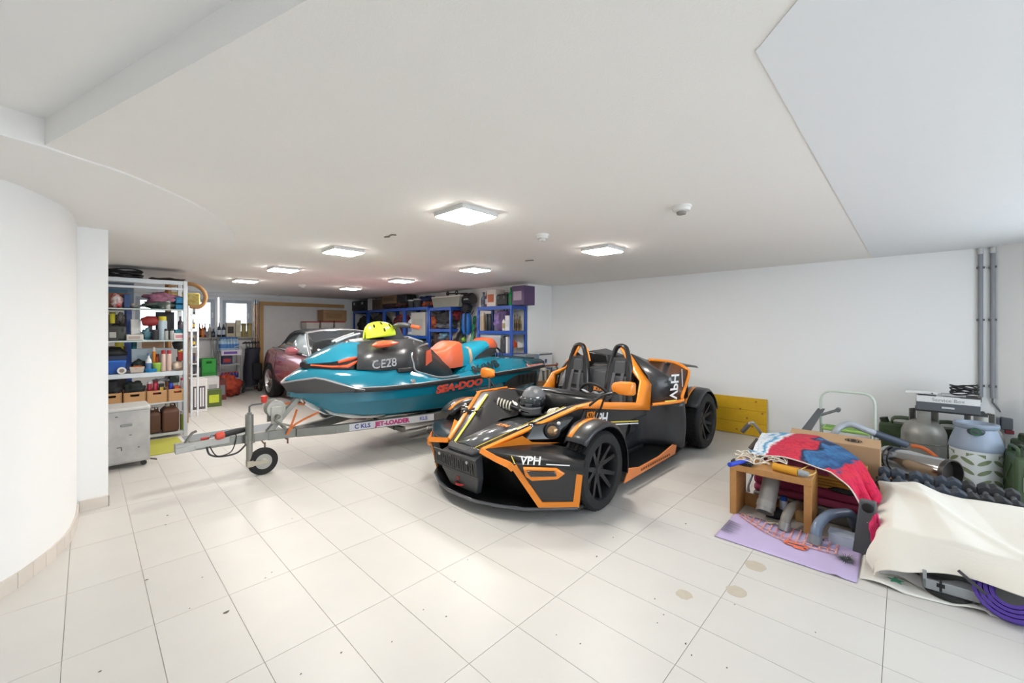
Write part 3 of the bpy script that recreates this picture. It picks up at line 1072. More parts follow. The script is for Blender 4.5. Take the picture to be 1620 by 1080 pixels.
# rear deck, air box, rear beam
g = G()
secs = ((-.42, .36, .96, .5), (-.62, .34, 1.04, .5), (-.95, .36, .98, .48), (-1.3, .42, .86, .42), (-1.62, .36, .76, .38))
g.loft([[V((x, -w, z - .14)), V((x, -w * .75, z - .02)), V((x, 0, z)), V((x, w * .75, z - .02)), V((x, w, z - .14)), V((x, w * .9, zb)), V((x, -w * .9, zb))] for x, w, z, zb in secs])
g.add('engine_cover', carbon, car, bev=.02)
g = G()
g.loft([[(-.46, -.40, .90), (-.46, -.05, .90), (-.46, -.08, 1.06), (-.46, -.36, 1.10)], [(-.80, -.42, .90), (-.80, 0, .90), (-.80, -.04, 1.05), (-.80, -.30, 1.125)]])
g.add('air_intake', m('1b1c1e', rough=.35, coat=.3), car, bev=.015)
for sd in (1, -1):
    g = G()
    g.loft([[(-.62, sd * .30, .99), (-.62, sd * .60, .985), (-.62, sd * .58, 1.0), (-.62, sd * .30, 1.02)], [(-1.25, sd * .34, .93), (-1.25, sd * .70, .90), (-1.25, sd * .68, .925), (-1.25, sd * .36, .97)]])
    g.add('rear_deck_blade', satin, car, bev=.006)
    g = G()
    g.loft([[(-.66, sd * .80, .63), (-.66, sd * .79, .92), (-.66, sd * .5, .98), (-.66, sd * .5, .5)], [(-.76, sd * .66, .55), (-.76, sd * .66, .88), (-.76, sd * .4, .94), (-.76, sd * .4, .5)]])
    g.add('flank_back', carbon, car, bev=.01)
    g = G()
    for a, b in (((-1.05, .40, .30), (-1.16, .66, .29)), ((-1.3, .40, .32), (-1.16, .66, .31)), ((-1.05, .42, .45), (-1.16, .66, .44)), ((-1.3, .42, .46), (-1.16, .66, .45))):
        g.cyl((a[0], a[1] * sd, a[2]), (b[0], b[1] * sd, b[2]), .015, n=8)
    g.cyl((-1.16, sd * .3, .322), (-1.16, sd * .72, .322), .03, n=10)
    g.add('wishbone', m('1a1a1b', rough=.4), car)
g = G()
g.box(-1.45, -.34, .16, -.34, .34, .62)
g.add('engine_block', m('2a2a2b', rough=.6), car, bev=.03)
g = G()
g.prism([(-.85, -.70, .085), (-.85, .70, .085), (-1.65, .55, .085), (-1.65, -.55, .085)], (0, 0, .02))
g.add('rear_floor', m('1a1b1c', rough=.5), car)
# number plate carrier and tow hook
g = G()
g.loft([[(1.815, -.16, .13), (1.815, .16, .13), (1.855, .22, .26), (1.855, -.22, .26)], [(1.77, -.16, .13), (1.77, .16, .13), (1.80, .22, .26), (1.80, -.22, .26)]])
g.loft([[(1.855, -.22, .25), (1.855, .22, .25), (1.865, .2, .41), (1.865, -.2, .41)], [(1.80, -.22, .25), (1.80, .22, .25), (1.79, .2, .43), (1.79, -.2, .43)]])
g.add('plate_bracket', m('333538', rough=.35, var=.05), car, bev=.006)
t_ = MX.Translation((1.872, -.04, .345)) @ MX.Rotation(R(6), 4, 'Y')
g = G()
g.M = t_
g.box(-.006, -.262, -.066, .004, .262, .066)
pl = g.add('number_plate', m('2c2d2e', rough=.4), car, bev=.004)
g = G()
g.M = t_
for k in range(9):
    y = -.225 + k * .054
    hgt = rnd.uniform(.035, .052)
    g.box(.002, y - .02, -hgt, .008, y - .011, hgt)
    g.box(.002, y + .008, -hgt, .008, y + .017, hgt * .7)
    g.box(.002, y - .02, -.008 + rnd.uniform(-.02, .02), .008, y + .017, .004)
g.box(.002, -.26, -.064, .007, .26, -.058)
g.box(.002, -.26, .058, .007, .26, .064)
o = g.add('plate_ribs', m('222324', rough=.3), pl)
o['kind'] = 'stuff'
for y in (-.18, .16):
    g = G()
    g.M = t_
    g.cyl((.004, y, .03), (.011, y, .03), .012, n=12)
    g.add('plate_screw', m('b9bcbd', rough=.4), pl)
g = G()
g.tube([V((1.80 + .05 * sin(a), -.03 + .045 * cos(a), .165)) for a in [pi * k / 10 for k in range(11)]], .009, 8)
g.add('tow_hook', m('c8322c', rough=.4), car)
g = G()
g.cbox((1.846, -.03, .215), (.004, .03, .03))
g.add('tow_mark', m('8c2f2a', rough=.5), car)

# black full-face helmet on the hood
hc = V((3.85 - .80, 2.48 + .15, .68))
t = thing('racing_helmet', 'matte black full-face helmet lying on the sports car hood', 'helmet', (hc.x, hc.y, .542), R(200))
g = G()
rings = []
for k in range(15):
    th = pi * (.03 + .80 * k / 14)
    ring = []
    for i in range(24):
        a = 2 * pi * i / 24
        fx = 1.0 + (.10 if cos(a) > 0 else 0) * max(0, sin(th) * cos(a)) * (1 if th > pi * .5 else .4)
        ring.append(V((.145 * sin(th) * cos(a) * fx, .122 * sin(th) * sin(a), .135 + .135 * cos(th))))
    rings.append(ring)
g.loft(rings)
g.add('shell', m('6a6d72', rough=.45, var=.16, scale=14), t, sharp=60)
g = G()
g.sheet(lambda u, v: V(((.158 - .02 * abs(v - .5)) * cos((u - .5) * 2.4), .131 * sin((u - .5) * 2.4), .095 + .085 * v)), 14, 4)
g.add('visor', m('3a4144', rough=.08, coat=1.0), t, solid=.004)
g = G()
g.sheet(lambda u, v: V(((.172 - .01 * v) * cos((u - .5) * 2.0), .130 * sin((u - .5) * 2.0), .01 + .075 * v)), 12, 4)
g.add('chin_bar', m('54575b', rough=.45), t, solid=.012)
for sd in (1, -1):
    g = G()
    g.cyl((.06, sd * .118, .135), (.06, sd * .134, .135), .026, n=14)
    g.add('visor_pivot', m('1b1c1e', rough=.4), t)
# ================================================================ THE JET SKI (local x runs from bow to stern, near side is -y)
teal = m('0b7892', rough=.18, coat=.7, var=.03)
tealdk = m('0a6f88', rough=.2, coat=.6, var=.04)
char = m('2e3033', rough=.4, coat=.15, var=.05)
dkgrey = m('4a4c50', rough=.4, var=.04)
oran = m('e2603a', rough=.35, coat=.3, var=.04)
SX, SY = 1.35, 4.45
ski = thing('jet_ski', 'teal and orange jet ski with black seat base, resting on the galvanised trailer', 'jet ski', (SX, SY, 0))


def mir(p):
    """half section (near side first, ending on the centreline) to a full one"""
    q = [V((a, -b, c)) for a, b, c in p]
    return q + [V((v.x, -v.y, v.z)) for v in reversed(q) if abs(v.y) > 1e-6]


hull = []
for s, w, kz, rz in ((.05, .05, .71, .745), (.15, .15, .65, .74), (.25, .25, .55, .738), (.40, .37, .465, .738), (.65, .49, .385, .738), (1.0, .555, .34, .735), (1.6, .595, .315, .742), (2.4, .60, .315, .76), (3.25, .575, .33, .80)):
    c2 = rz - (.13 if s > .3 else .05)
    hull.append(mir([(s, w, rz), (s, w * .985, c2 + .02), (s, w * .94, c2), (s, w * .80, kz + (c2 - kz) * .42), (s, w * .74, kz + (c2 - kz) * .36), (s, w * .38, kz + (c2 - kz) * .12), (s, 0, kz)]))
g = G()
g.loft(hull)
g.add('hull', m('0b6d85', rough=.2, coat=.6, var=.05, scale=3), ski, sharp=28)
# deck
dk = []
for row in (((.02, .03, .86), (.02, .02, .865), (.02, .01, .868), (.02, 0, .87)),
            ((.12, .18, .87), (.12, .15, .90), (.12, .08, .93), (.12, 0, .935)),
            ((.22, .30, .89), (.22, .26, .94), (.22, .13, .975), (.22, 0, .98)),
            ((.52, .50, .79), (.52, .47, .885), (.52, .42, .945), (.52, 0, .97)),
            ((1.0, .565, .765), (1.0, .53, .86), (1.0, .47, .93), (1.0, 0, .95)),
            ((1.28, .585, .77), (1.28, .56, .82), (1.28, .50, .87), (1.28, 0, .88)),
            ((1.5, .60, .77), (1.5, .575, .80), (1.5, .50, .80), (1.5, .30, .63)),
            ((1.85, .60, .78), (1.85, .575, .81), (1.85, .50, .82), (1.85, .32, .66)),
            ((2.05, .60, .785), (2.05, .575, .812), (2.05, .50, .865), (2.05, .35, .83)),
            ((2.3, .60, .79), (2.3, .575, .82), (2.3, .49, .93), (2.3, .35, .955)),
            ((2.6, .60, .80), (2.6, .57, .84), (2.6, .47, .965), (2.6, .32, .98)),
            ((3.0, .595, .82), (3.0, .565, .865), (3.0, .48, .94), (3.0, .28, .945)),
            ((3.3, .58, .83), (3.3, .55, .87), (3.3, .50, .895), (3.3, .26, .905))):
    r4 = list(row)
    if r4[-1][1] > 0:
        r4.append((r4[-1][0], 0, r4[-1][2]))
    else:
        a, b = r4[-2], r4[-1]
        r4.insert(3, tuple(lerp(a, b, .5)))
    dk.append(mir(r4))
g = G()
g.loft(dk)
deck = g.add('deck', teal, ski, sharp=40)
# stern wall
g = G()
g.loft([mir([(3.26, .57, .82), (3.26, .50, .47), (3.26, 0, .33)]), mir([(3.33, .56, .82), (3.33, .48, .50), (3.33, 0, .36)])])
g.add('transom', char, ski, bev=.01)
g = G()
g.cyl((3.30, 0, .52), (3.47, 0, .52), .11, .095, n=20)
g.add('jet_nozzle', dkgrey, ski)
for sd in (1, -1):
    # bow bumper
    g = G()
    up = [(0, .0, .845), (.08, .13, .872), (.21, .285, .90), (.27, .35, .885), (.39, .445, .835), (.52, .505, .785), (.60, .525, .765)]
    lo = [(.06, .0, .735), (.10, .10, .735), (.20, .22, .738), (.27, .30, .738), (.39, .40, .738), (.52, .485, .74), (.60, .515, .735)]
    rings = []
    for a, b in zip(up, lo):
        a, b = V((a[0], sd * a[1], a[2])), V((b[0], sd * b[1], b[2]))
        o_ = V((-.02, sd * .022, 0))
        rings.append([a + V((.03, -sd * .03, 0)), a + o_ * .4, lerp(a, b, .12) + o_, lerp(a, b, .75) + o_ * .8, b + o_ * .3, b + V((.03, -sd * .03, 0))])
    g.loft(rings)
    bb_ = g.add('bow_bumper', m('4a4a4d', rough=.35, coat=.2, var=.05), ski, sharp=30)
    g = G()
    g.tube([V((a[0] - .012, sd * (a[1] + .012), a[2] - .006)) for a in up], .009, 6)
    g.add('bumper_edge', m('b9bcc0', rough=.3, metal=.4), bb_)
    # rub rail
    g = G()
    rl = [(.50, .505, .762), (.8, .56, .752), (1.2, .597, .752), (1.8, .617, .768), (2.4, .617, .782), (3.0, .608, .805), (3.36, .592, .822)]
    rings = []
    for a, b, c in rl:
        rings.append([(a, sd * (b - .03), c + .022), (a, sd * (b + .006), c + .018), (a, sd * (b + .012), c), (a, sd * (b + .002), c - .026), (a, sd * (b - .03), c - .026)])
    g.loft(rings)
    rr_ = g.add('rub_rail', m('252628', rough=.5), ski, sharp=50)
    g = G()
    g.tube([(a, sd * (b + .001), c + .022) for a, b, c in rl], .007, 6)
    g.add('chrome_line', m('c4cbd0', rough=.25, metal=.6), rr_)
    # stern sponson with ribs
    g = G()
    g.loft([[(2.55, sd * .585, .66), (2.55, sd * .57, .60), (2.55, sd * .54, .60)], [(2.75, sd * .60, .735), (2.75, sd * .60, .58), (2.75, sd * .54, .56)], [(3.2, sd * .59, .765), (3.2, sd * .585, .60), (3.2, sd * .52, .58)]])
    sp = g.add('sponson', m('2b2c2e', rough=.55), ski)
    for k in range(5):
        g = G()
        x = 2.78 + k * .085
        g.prism([(x, sd * .604, .61), (x + .03, sd * .604, .61), (x + .055, sd * .604, .73), (x + .025, sd * .604, .73)], (0, sd * .008, 0))
        g.add('sponson_rib', m('1b1c1d', rough=.6), sp)
    # side cowl of the console, dark grey
    g = G()
    pts = [[(.56, .41, .955), (.60, .35, 1.06), (.66, .22, 1.20)], [(.80, .475, .935), (.80, .41, 1.09), (.80, .22, 1.205)], [(1.08, .465, .925), (1.10, .385, 1.11), (1.10, .20, 1.24)], [(1.24, .44, .90), (1.30, .33, 1.12), (1.36, .17, 1.245)]]
    g.loft([[V((a, sd * b, c)) for a, b, c in r] for r in pts], closed=False)
    g.add('side_cowl', m('3b3d40', rough=.35, coat=.2, var=.04), ski, solid=.02, sharp=60)
    g = G()
    pts = [[(1.22, .43, .875), (1.28, .33, 1.11), (1.34, .18, 1.235)], [(1.42, .35, .80), (1.46, .27, 1.08), (1.5, .15, 1.205)], [(1.65, .29, .70), (1.66, .22, .98), (1.68, .13, 1.10)], [(1.95, .28, .66), (1.9, .24, .84), (1.85, .20, .92)]]
    g.loft([[V((a, sd * b, c)) for a, b, c in r] for r in pts], closed=False)
    kn = g.add('knee_panel', m('232426', rough=.5, coat=.1), ski, solid=.02, sharp=60)
    g = G()
    g.tube(spline([(1.62, sd * .13, 1.185), (1.40, sd * .24, 1.15), (1.24, sd * .365, 1.085), (1.23, sd * .42, .98), (1.235, sd * .455, .90), (1.34, sd * .50, .855), (1.5, sd * .575, .81), (1.75, sd * .59, .81)], 5), .011, 7)
    g.add('panel_edge', m('8d9398', rough=.3, metal=.4), kn)
    if True:
        g = G()
        g.loft([[V((1.50, sd * .262, 1.10)), V((1.60, sd * .215, 1.12)), V((1.58, sd * .27, .98)), V((1.46, sd * .315, .93))], [V((1.50, sd * .275, 1.10)), V((1.60, sd * .228, 1.12)), V((1.58, sd * .283, .98)), V((1.46, sd * .328, .93))]])
        g.add('knee_pad', m('b04a33', rough=.5), kn)
    # front light blades (orange) under the hood
    g = G()
    A = [(.22, .12, 1.015), (.38, .265, 1.0), (.50, .325, 1.005), (.70, .315, 1.075)]
    Bq = [(.22, .12, .995), (.38, .275, .972), (.50, .345, .972), (.70, .335, 1.062)]
    g.loft([[V((a[0], sd * a[1], a[2])), V((a[0] - .012, sd * (a[1] + .02), (a[2] + b[2]) / 2)), V((b[0], sd * b[1], b[2])), V((b[0] + .03, sd * (b[1] - .05), b[2]))] for a, b in zip(A, Bq)])
    g.add('light_blade', oran, ski)
    g = G()
    g.tube([(.42, sd * .305, 1.035), (.55, sd * .30, 1.062), (.68, sd * .295, 1.085)], [.014, .02, .01], 7)
    g.add('light_blade', oran, ski)
    # mirror
    rings = []
    for a, wy, wz in ((.75, .01, .01), (.80, .05, .038), (.88, .065, .045), (.98, .05, .035), (1.06, .01, .01)):
        rings.append([V((a, sd * (.375 + wy * cos(t)), 1.195 + .02 * (a - .75) / .3 + wz * sin(t) * (1 if sin(t) > 0 else .8))) for t in [2 * pi * k / 12 for k in range(12)]])
    g = G()
    g.loft(rings)
    mr = g.add('mirror', oran, ski)
    g = G()
    g.tube([(.90, sd * .36, 1.18), (.98, sd * .28, 1.15)], .03, 8)
    g.add('mirror_arm', char, mr)
    # handlebar grip
    g = G()
    g.tube(spline([(1.20, sd * .02, 1.385), (1.17, sd * .18, 1.415), (1.22, sd * .30, 1.412), (1.25, sd * .33, 1.405)], 4), .029, 8)
    hb = g.add('handlebar', m('3f4145', rough=.4, coat=.2), ski)
    g = G()
    g.tube([(1.245, sd * .325, 1.406), (1.265, sd * .36, 1.398), (1.30, sd * .44, 1.385)], [.02, .024, .022], 10)
    g.add('grip', m('d96a3e', rough=.7, bump=.3, bscale=200), hb)
    # black grab handle at the deck edge
    g = G()
    g.box(.98, sd * .49 - .03, .895, 1.16, sd * .49 + .03, .945)
    g.add('deck_cleat', m('222325', rough=.4), ski, bev=.012)
# drain fitting on the near side
g = G()
g.cyl((1.12, -.565, .80), (1.12, -.59, .80), .026, n=16)
g.cyl((1.12, -.58, .80), (1.12, -.596, .80), .014, n=12)
g.add('drain_fitting', m('c9cdd0', rough=.25, metal=.7), ski)
# hood
g = G()
hd = [[(.20, .10, 1.02), (.20, .06, 1.05), (.20, 0, 1.055)], [(.36, .255, 1.035), (.38, .14, 1.13), (.38, 0, 1.14)], [(.52, .315, 1.06), (.56, .17, 1.205), (.56, 0, 1.225)], [(.72, .315, 1.09), (.68, .20, 1.225), (.66, 0, 1.24)], [(.82, .22, 1.14), (.74, .16, 1.22), (.70, 0, 1.235)]]
g.loft([mir(r) for r in hd])
g.add('hood', m('0d7d99', rough=.15, coat=.8, var=.03), ski, sharp=40)
g = G()
g.loft([mir([(.19, .10, .975), (.19, .095, 1.02), (.19, 0, 1.03)]), mir([(.40, .27, .95), (.40, .26, 1.04), (.40, 0, 1.06)]), mir([(.70, .33, .95), (.70, .30, 1.08), (.70, 0, 1.1)])])
g.add('hood_base', m('1c1d1f', rough=.4), ski)
# console, gauge, steering column
g = G()
cs = [[(.60, .24, 1.10), (.66, .17, 1.225), (.66, 0, 1.25)], [(.82, .26, 1.15), (.82, .20, 1.245), (.82, 0, 1.275)], [(1.10, .24, 1.15), (1.10, .19, 1.25), (1.10, 0, 1.275)], [(1.40, .20, 1.10), (1.38, .155, 1.245), (1.38, 0, 1.255)], [(1.64, .15, 1.02), (1.62, .12, 1.18), (1.62, 0, 1.195)], [(1.75, .18, .9), (1.72, .12, 1.05), (1.72, 0, 1.06)]]
g.loft([mir(r) for r in cs])
g.add('console', char, ski, sharp=45)
g = G()
g.loft([[(1.02, -.09, 1.24), (1.02, .09, 1.24), (1.36, .07, 1.22), (1.36, -.07, 1.22)], [(1.08, -.075, 1.40), (1.08, .075, 1.40), (1.26, .06, 1.41), (1.26, -.06, 1.41)]])
g.add('steering_column', m('3a3c40', rough=.45), ski, bev=.02)
g = G()
g.loft([[(1.36, -.10, 1.25), (1.36, .10, 1.25), (1.60, .08, 1.20), (1.60, -.08, 1.20)], [(1.37, -.09, 1.285), (1.37, .09, 1.285), (1.58, .07, 1.225), (1.58, -.07, 1.225)]])
g.add('glovebox_lid', m('8e9399', rough=.25, coat=.4), ski, bev=.008)
# windshield wing on top of the hood
g = G()
g.tube(spline([(.50, -.05, 1.23), (.62, -.06, 1.28), (.76, -.08, 1.32)], 4), .014, 6)
g.tube(spline([(.50, .05, 1.23), (.62, .06, 1.28), (.76, .08, 1.32)], 4), .014, 6)
g.add('wind_wing', m('a9adb1', rough=.3), ski)
# seat in three upholstery colours over a black base
def seat(rows, name, mat):
    g_ = G()
    g_.loft([mir([(s, w * .96, zb), (s, w, zb + (zt - zb) * .35), (s, w * .86, zt - .035), (s, w * .62, zt - .006), (s, 0, zt)]) for s, w, zb, zt in rows])
    return g_.add(name, mat, ski, sharp=50)


so = m('d25f38', rough=.42, coat=.15, var=.05, bump=.08, bscale=120)
stl = m('168aa4', rough=.38, coat=.2, var=.04, bump=.08, bscale=120)
seat([(1.60, .05, 1.06, 1.175), (1.66, .11, 1.0, 1.14), (1.75, .18, .89, 1.095), (1.86, .23, .865, 1.12), (1.97, .245, .865, 1.19), (2.04, .245, .87, 1.215), (2.10, .245, .875, 1.205)], 'seat_front', so)
seat([(2.10, .246, .875, 1.20), (2.14, .25, .88, 1.155), (2.21, .252, .90, 1.13)], 'seat_middle', stl)
seat([(2.21, .256, .90, 1.135), (2.255, .256, .915, 1.132)], 'seat_stripe', m('b59a80', rough=.5))
seat([(2.255, .252, .92, 1.13), (2.34, .245, .985, 1.15), (2.45, .235, 1.045, 1.175), (2.56, .22, 1.085, 1.195), (2.62, .21, 1.10, 1.21)], 'seat_rear', stl)
seat([(2.60, .215, 1.10, 1.215), (2.66, .21, 1.10, 1.245), (2.75, .19, 1.095, 1.24), (2.81, .16, 1.09, 1.205), (2.84, .12, 1.10, 1.17)], 'seat_tail', so)
g = G()
g.loft([mir([(2.12, .24, .83), (2.2, .235, .90), (2.2, 0, .92)]), mir([(2.30, .245, .89), (2.34, .24, 1.0), (2.34, 0, 1.0)]), mir([(2.52, .225, .95), (2.54, .215, 1.09), (2.54, 0, 1.09)]), mir([(2.74, .17, 1.0), (2.76, .18, 1.10), (2.76, 0, 1.10)]), mir([(2.83, .10, 1.03), (2.84, .12, 1.11), (2.84, 0, 1.11)])])
g.add('seat_base', char, ski)
g = G()
for k in range(7):
    y = -.16 + k * .04
    g.tube(spline([(2.80, y, 1.10), (2.87 + .02 * sin(k * 2.1), y + .01, 1.06), (2.88 + .03 * cos(k), y - .01, .99), (2.86, y, .945)], 3), .009, 5)
o = g.add('tow_rope', m('1d2024', rough=.8), ski)
o['kind'] = 'stuff'
g = G()
g.box(3.0, -.45, .925, 3.30, .45, .945)
g.add('boarding_mat', m('173c47', rough=.8, bump=.3, bscale=80), ski, bev=.006)
g = G()
g.loft([[(2.98, -.60, .835), (3.34, -.585, .845), (3.34, -.56, .885), (2.98, -.57, .875)], [(2.98, -.612, .835), (3.34, -.597, .845), (3.34, -.572, .885), (2.98, -.582, .875)]])
g.add('rear_sticker', m('c95544', rough=.5, alt='e9b2a8', scale=60), ski)
for sd in (1, -1):
    g = G()
    g.loft([[(3.0, sd * .60, .80), (3.0, sd * .58, .885), (3.0, sd * .50, .935)], [(3.38, sd * .585, .81), (3.38, sd * .57, .885), (3.38, sd * .5, .91)]], closed=False)
    g.add('stern_corner', m('1d4752', rough=.45), ski, solid=.02)
# lettering
text('lettering', 'SEA\u2022DOO', .112, m('cf4a36', rough=.5, alt='a8402f', scale=30), ski, (1.745, -.617, .690), (1, 0, .05), (0, 0, 1), shear=.2, sx=1.42, bold=.007)
text('lettering', '866WB', .15, m('0a1417', rough=.6), ski, (2.22, -.549, .880), (1, .02, .14), (0, .66, .74), shear=.12, bold=.005)
text('lettering', 'CE28', .13, m('8d9096', rough=.4, metal=.3), ski, (.84, -.458, 1.0), (1, -.02, .06), (0, .45, 1), shear=.25, bold=.002)

# yellow cycle helmet lying on the console
t = thing('cycle_helmet', 'neon yellow vented cycling helmet on the jet ski console', 'helmet', (SX + 1.0, SY - .05, 1.278), R(8))
HS = lambda u, v, k=1.0: V((-.205 * cos(pi * v) * (1 - .12 * (v < .5)) * k, .112 * cos(pi * u) * (sin(pi * v) ** .7) * k, .03 - .05 * (1 - v) * abs(cos(pi * u)) ** 2 + .145 * sin(pi * u) * (sin(pi * v) ** .6) * k))
g = G()
g.sheet(lambda u, v: HS(u, .02 + .96 * v), 20, 22)
sh = g.add('shell', m('dcf23c', rough=.35, coat=.3, var=.03), t, solid=.012, sharp=180)
hk = m('20240f', rough=.8)
for u, v in ((.30, .30), (.34, .48), (.30, .66), (.16, .40), (.18, .58), (.50, .36), (.50, .56), (.50, .76), (.70, .30), (.66, .48), (.70, .66), (.84, .5), (.36, .80), (.64, .80), (.15, .75)):
    p = HS(u, v, 1.0)
    n_ = (HS(u + .02, v) - HS(u - .02, v)).cross(HS(u, v + .02) - HS(u, v - .02)).normalized()
    if n_.dot(p - V((0, 0, .03))) < 0:
        n_ = -n_
    q = n_.to_track_quat('Z', 'X')
    g = G()
    g.put([p + n_ * .0095 + q @ V((.026 * cos(2 * pi * k / 8), .013 * sin(2 * pi * k / 8), 0)) for k in range(8)] + [p + n_ * .004], [(k, (k + 1) % 8, 8) for k in range(8)] + [tuple(range(8))])
    g.add('vent_hole', hk, sh)
g = G()
g.tube(spline([(-.05, -.10, .02), (.02, -.075, -.0), (.09, -.09, .03)], 4), .006, 6)
g.tube(spline([(-.05, .10, .02), (.02, .075, -.0), (.09, .09, .03)], 4), .006, 6)
g.add('chin_strap', m('2a2b2c', rough=.8), t)

# ================================================================ THE TRAILER
galv = m('90918c', rough=.42, metal=.55, var=.12, scale=14)
galvd = m('7f8078', rough=.5, metal=.5, var=.15, scale=20)
tr = thing('boat_trailer', 'galvanised jet ski trailer with jockey wheel, winch post and red crank', 'trailer', (SX, SY, 0))


def beam(g_, a, b, w, h_):
    a, b = V(a), V(b)
    d = (b - a).normalized()
    s_ = d.cross(V((0, 0, 1))).normalized() * (w / 2)
    u_ = s_.cross(d).normalized() * (h_ / 2)
    g_.loft([[a - s_ - u_, a + s_ - u_, a + s_ + u_, a - s_ + u_], [b - s_ - u_, b + s_ - u_, b + s_ + u_, b - s_ + u_]])


g = G()
beam(g, (-.74, 0, .365), (-.12, 0, .345), .07, .08)
beam(g, (-.14, 0, .345), (.30, 0, .32), .075, .09)
db = g.add('drawbar', galv, tr, bev=.006)
g = G()
beam(g, (-.835, 0, .365), (-.45, 0, .372), .085, .065)
beam(g, (-.835, 0, .345), (-.70, 0, .35), .10, .05)
cp = g.add('coupling', m('b4b4b0', rough=.45, metal=.5, var=.1), tr, bev=.006)
g = G()
beam(g, (-.77, 0, .39), (-.715, 0, .475), .035, .014)
beam(g, (-.72, 0, .47), (-.685, 0, .485), .035, .014)
g.add('coupling_lever', galvd, cp, bev=.003)
g = G()
g.tube([(-.66, -.02, .412), (-.6, -.02, .412)], .012, 6)
g.add('red_button', m('b8382e', rough=.5), cp)
for sd in (1, -1):
    g = G()
    beam(g, (.12, sd * .03, .33), (.45, sd * .18, .33), .06, .085)
    beam(g, (.44, sd * .175, .33), (1.42, sd * .545, .365), .055, .085)
    beam(g, (1.40, sd * .54, .365), (3.0, sd * .60, .42), .055, .085)
    g.add('side_beam', galv, tr, bev=.005)
    car_wheel(tr, (2.15, sd * .80, .27), sd, .27, .15, .16, m('b9bab6', rough=.5, metal=.3), twin=False, name='trailer_wheel')
    g = G()
    rr_ = []
    for k in range(11):
        a = pi * (.02 + .96 * k / 10)
        rr_.append([(2.15 + .33 * cos(a), sd * .70, .27 + .33 * sin(a)), (2.15 + .33 * cos(a), sd * .90, .27 + .33 * sin(a))])
    g.loft(rr_, closed=False)
    g.add('wheel_guard', m('222324', rough=.5), tr, solid=.008)
    g = G()
    beam(g, (1.0, sd * .25, .325), (3.0, sd * .25, .325), .09, .04)
    g.add('bunk_board', m('1d1e20', rough=.9), tr)
    g = G()
    for x in (1.1, 2.0, 2.9):
        beam(g, (x, sd * .25, .30), (x, sd * .26, .22), .05, .03)
    g.add('bunk_bracket', galvd, tr)
g = G()
beam(g, (2.15, -.75, .25), (2.15, .75, .25), .06, .06)
beam(g, (1.1, -.42, .25), (1.1, .42, .25), .05, .05)
beam(g, (2.9, -.6, .40), (2.9, .6, .40), .05, .05)
g.add('axle_beam', galvd, tr, bev=.004)
# decal on the near side beam
a, b = V((.56, -.22 - .032, .337)), V((1.40, -.54 - .032, .366))
dr = (b - a).normalized()
g = G()
nn = V((dr.y, -dr.x, 0)).normalized()
up = V((0, 0, .036))
g.put([a - up, b - up, b + up, a + up, a - up + nn * .001, b - up + nn * .001, b + up + nn * .001, a + up + nn * .001], [(0, 1, 2, 3), (4, 5, 6, 7), (0, 1, 5, 4), (2, 3, 7, 6)])
g.add('decal', m('c9cbd2', rough=.4), tr)
text('lettering', 'JET-LOADER', .062, m('b0316e', rough=.5), tr, a + dr * .44 + nn * .003, dr, (0, 0, 1), sx=1.05, bold=.004)
text('lettering', 'C KLS', .062, m('3f4a8c', rough=.5), tr, a + dr * .13 + nn * .003, dr, (0, 0, 1), bold=.002)
text('lettering', 'KLS', .055, m('6a73ae', rough=.5), tr, a + dr * .78 + nn * .003, dr, (0, 0, 1), bold=.002)
# jockey wheel
g = G()
g.cyl((-.305, -.075, .13), (-.305, -.075, .36), .027)
g.add('jockey_leg', m('9b9a92', rough=.45, metal=.4, var=.15), tr)
g = G()
g.cyl((-.305, -.075, .34), (-.305, -.075, .585), .034)
g.cyl((-.305, -.075, .58), (-.305, -.075, .60), .02)
jt = g.add('jack_tube', m('8a8b86', rough=.4, metal=.5, var=.15), tr)
g = G()
g.tube([(-.305, -.075, .59), (-.305, -.075, .655), (-.285, -.08, .668), (-.21, -.09, .67), (-.19, -.095, .685)], .008, 8)
g.add('crank', m('6b6c6c', rough=.4, metal=.6), jt)
g = G()
g.lathe([(.012, 0), (.024, .015), (.026, .05), (.03, .065), (.012, .07)], (-.19, -.095, .675), (0, 0, 1), 12)
g.add('crank_knob', m('d83a2a', rough=.4), jt)
g = G()
g.box(-.345, -.10, .315, -.265, -.035, .40)
g.add('jack_clamp', galvd, tr, bev=.006)
g = G()
g.box(-.33, -.115, .10, -.28, -.05, .155)
g.loft([[(-.30, -.115, .105), (-.30, -.108, .105), (-.30, -.108, .15), (-.30, -.115, .15)], [(-.16, -.12, .105), (-.16, -.113, .105), (-.16, -.113, .14), (-.16, -.12, .14)]])
g.loft([[(-.30, -.042, .105), (-.30, -.035, .105), (-.30, -.035, .15), (-.30, -.042, .15)], [(-.16, -.042, .105), (-.16, -.035, .105), (-.16, -.035, .14), (-.16, -.042, .14)]])
g.add('jockey_fork', m('b8b1a0', rough=.5, metal=.2, var=.1), tr, bev=.003)
g = G()
g.lathe([(.07, -.028), (.11, -.03), (.124, -.018), (.126, 0), (.124, .018), (.11, .03), (.07, .028)], (-.195, -.0775, .126), (0, 1, 0), 36, cap=False)
jw = g.add('jockey_wheel', rubber, tr)
g = G()
g.lathe([(.072, -.026), (.06, -.012), (.02, -.03), (.012, -.034), (.012, .034), (.02, .03), (.06, .012), (.072, .026)], (-.195, -.0775, .126), (0, 1, 0), 28)
g.add('hub', m('aaa9a3', rough=.4, metal=.4), jw)
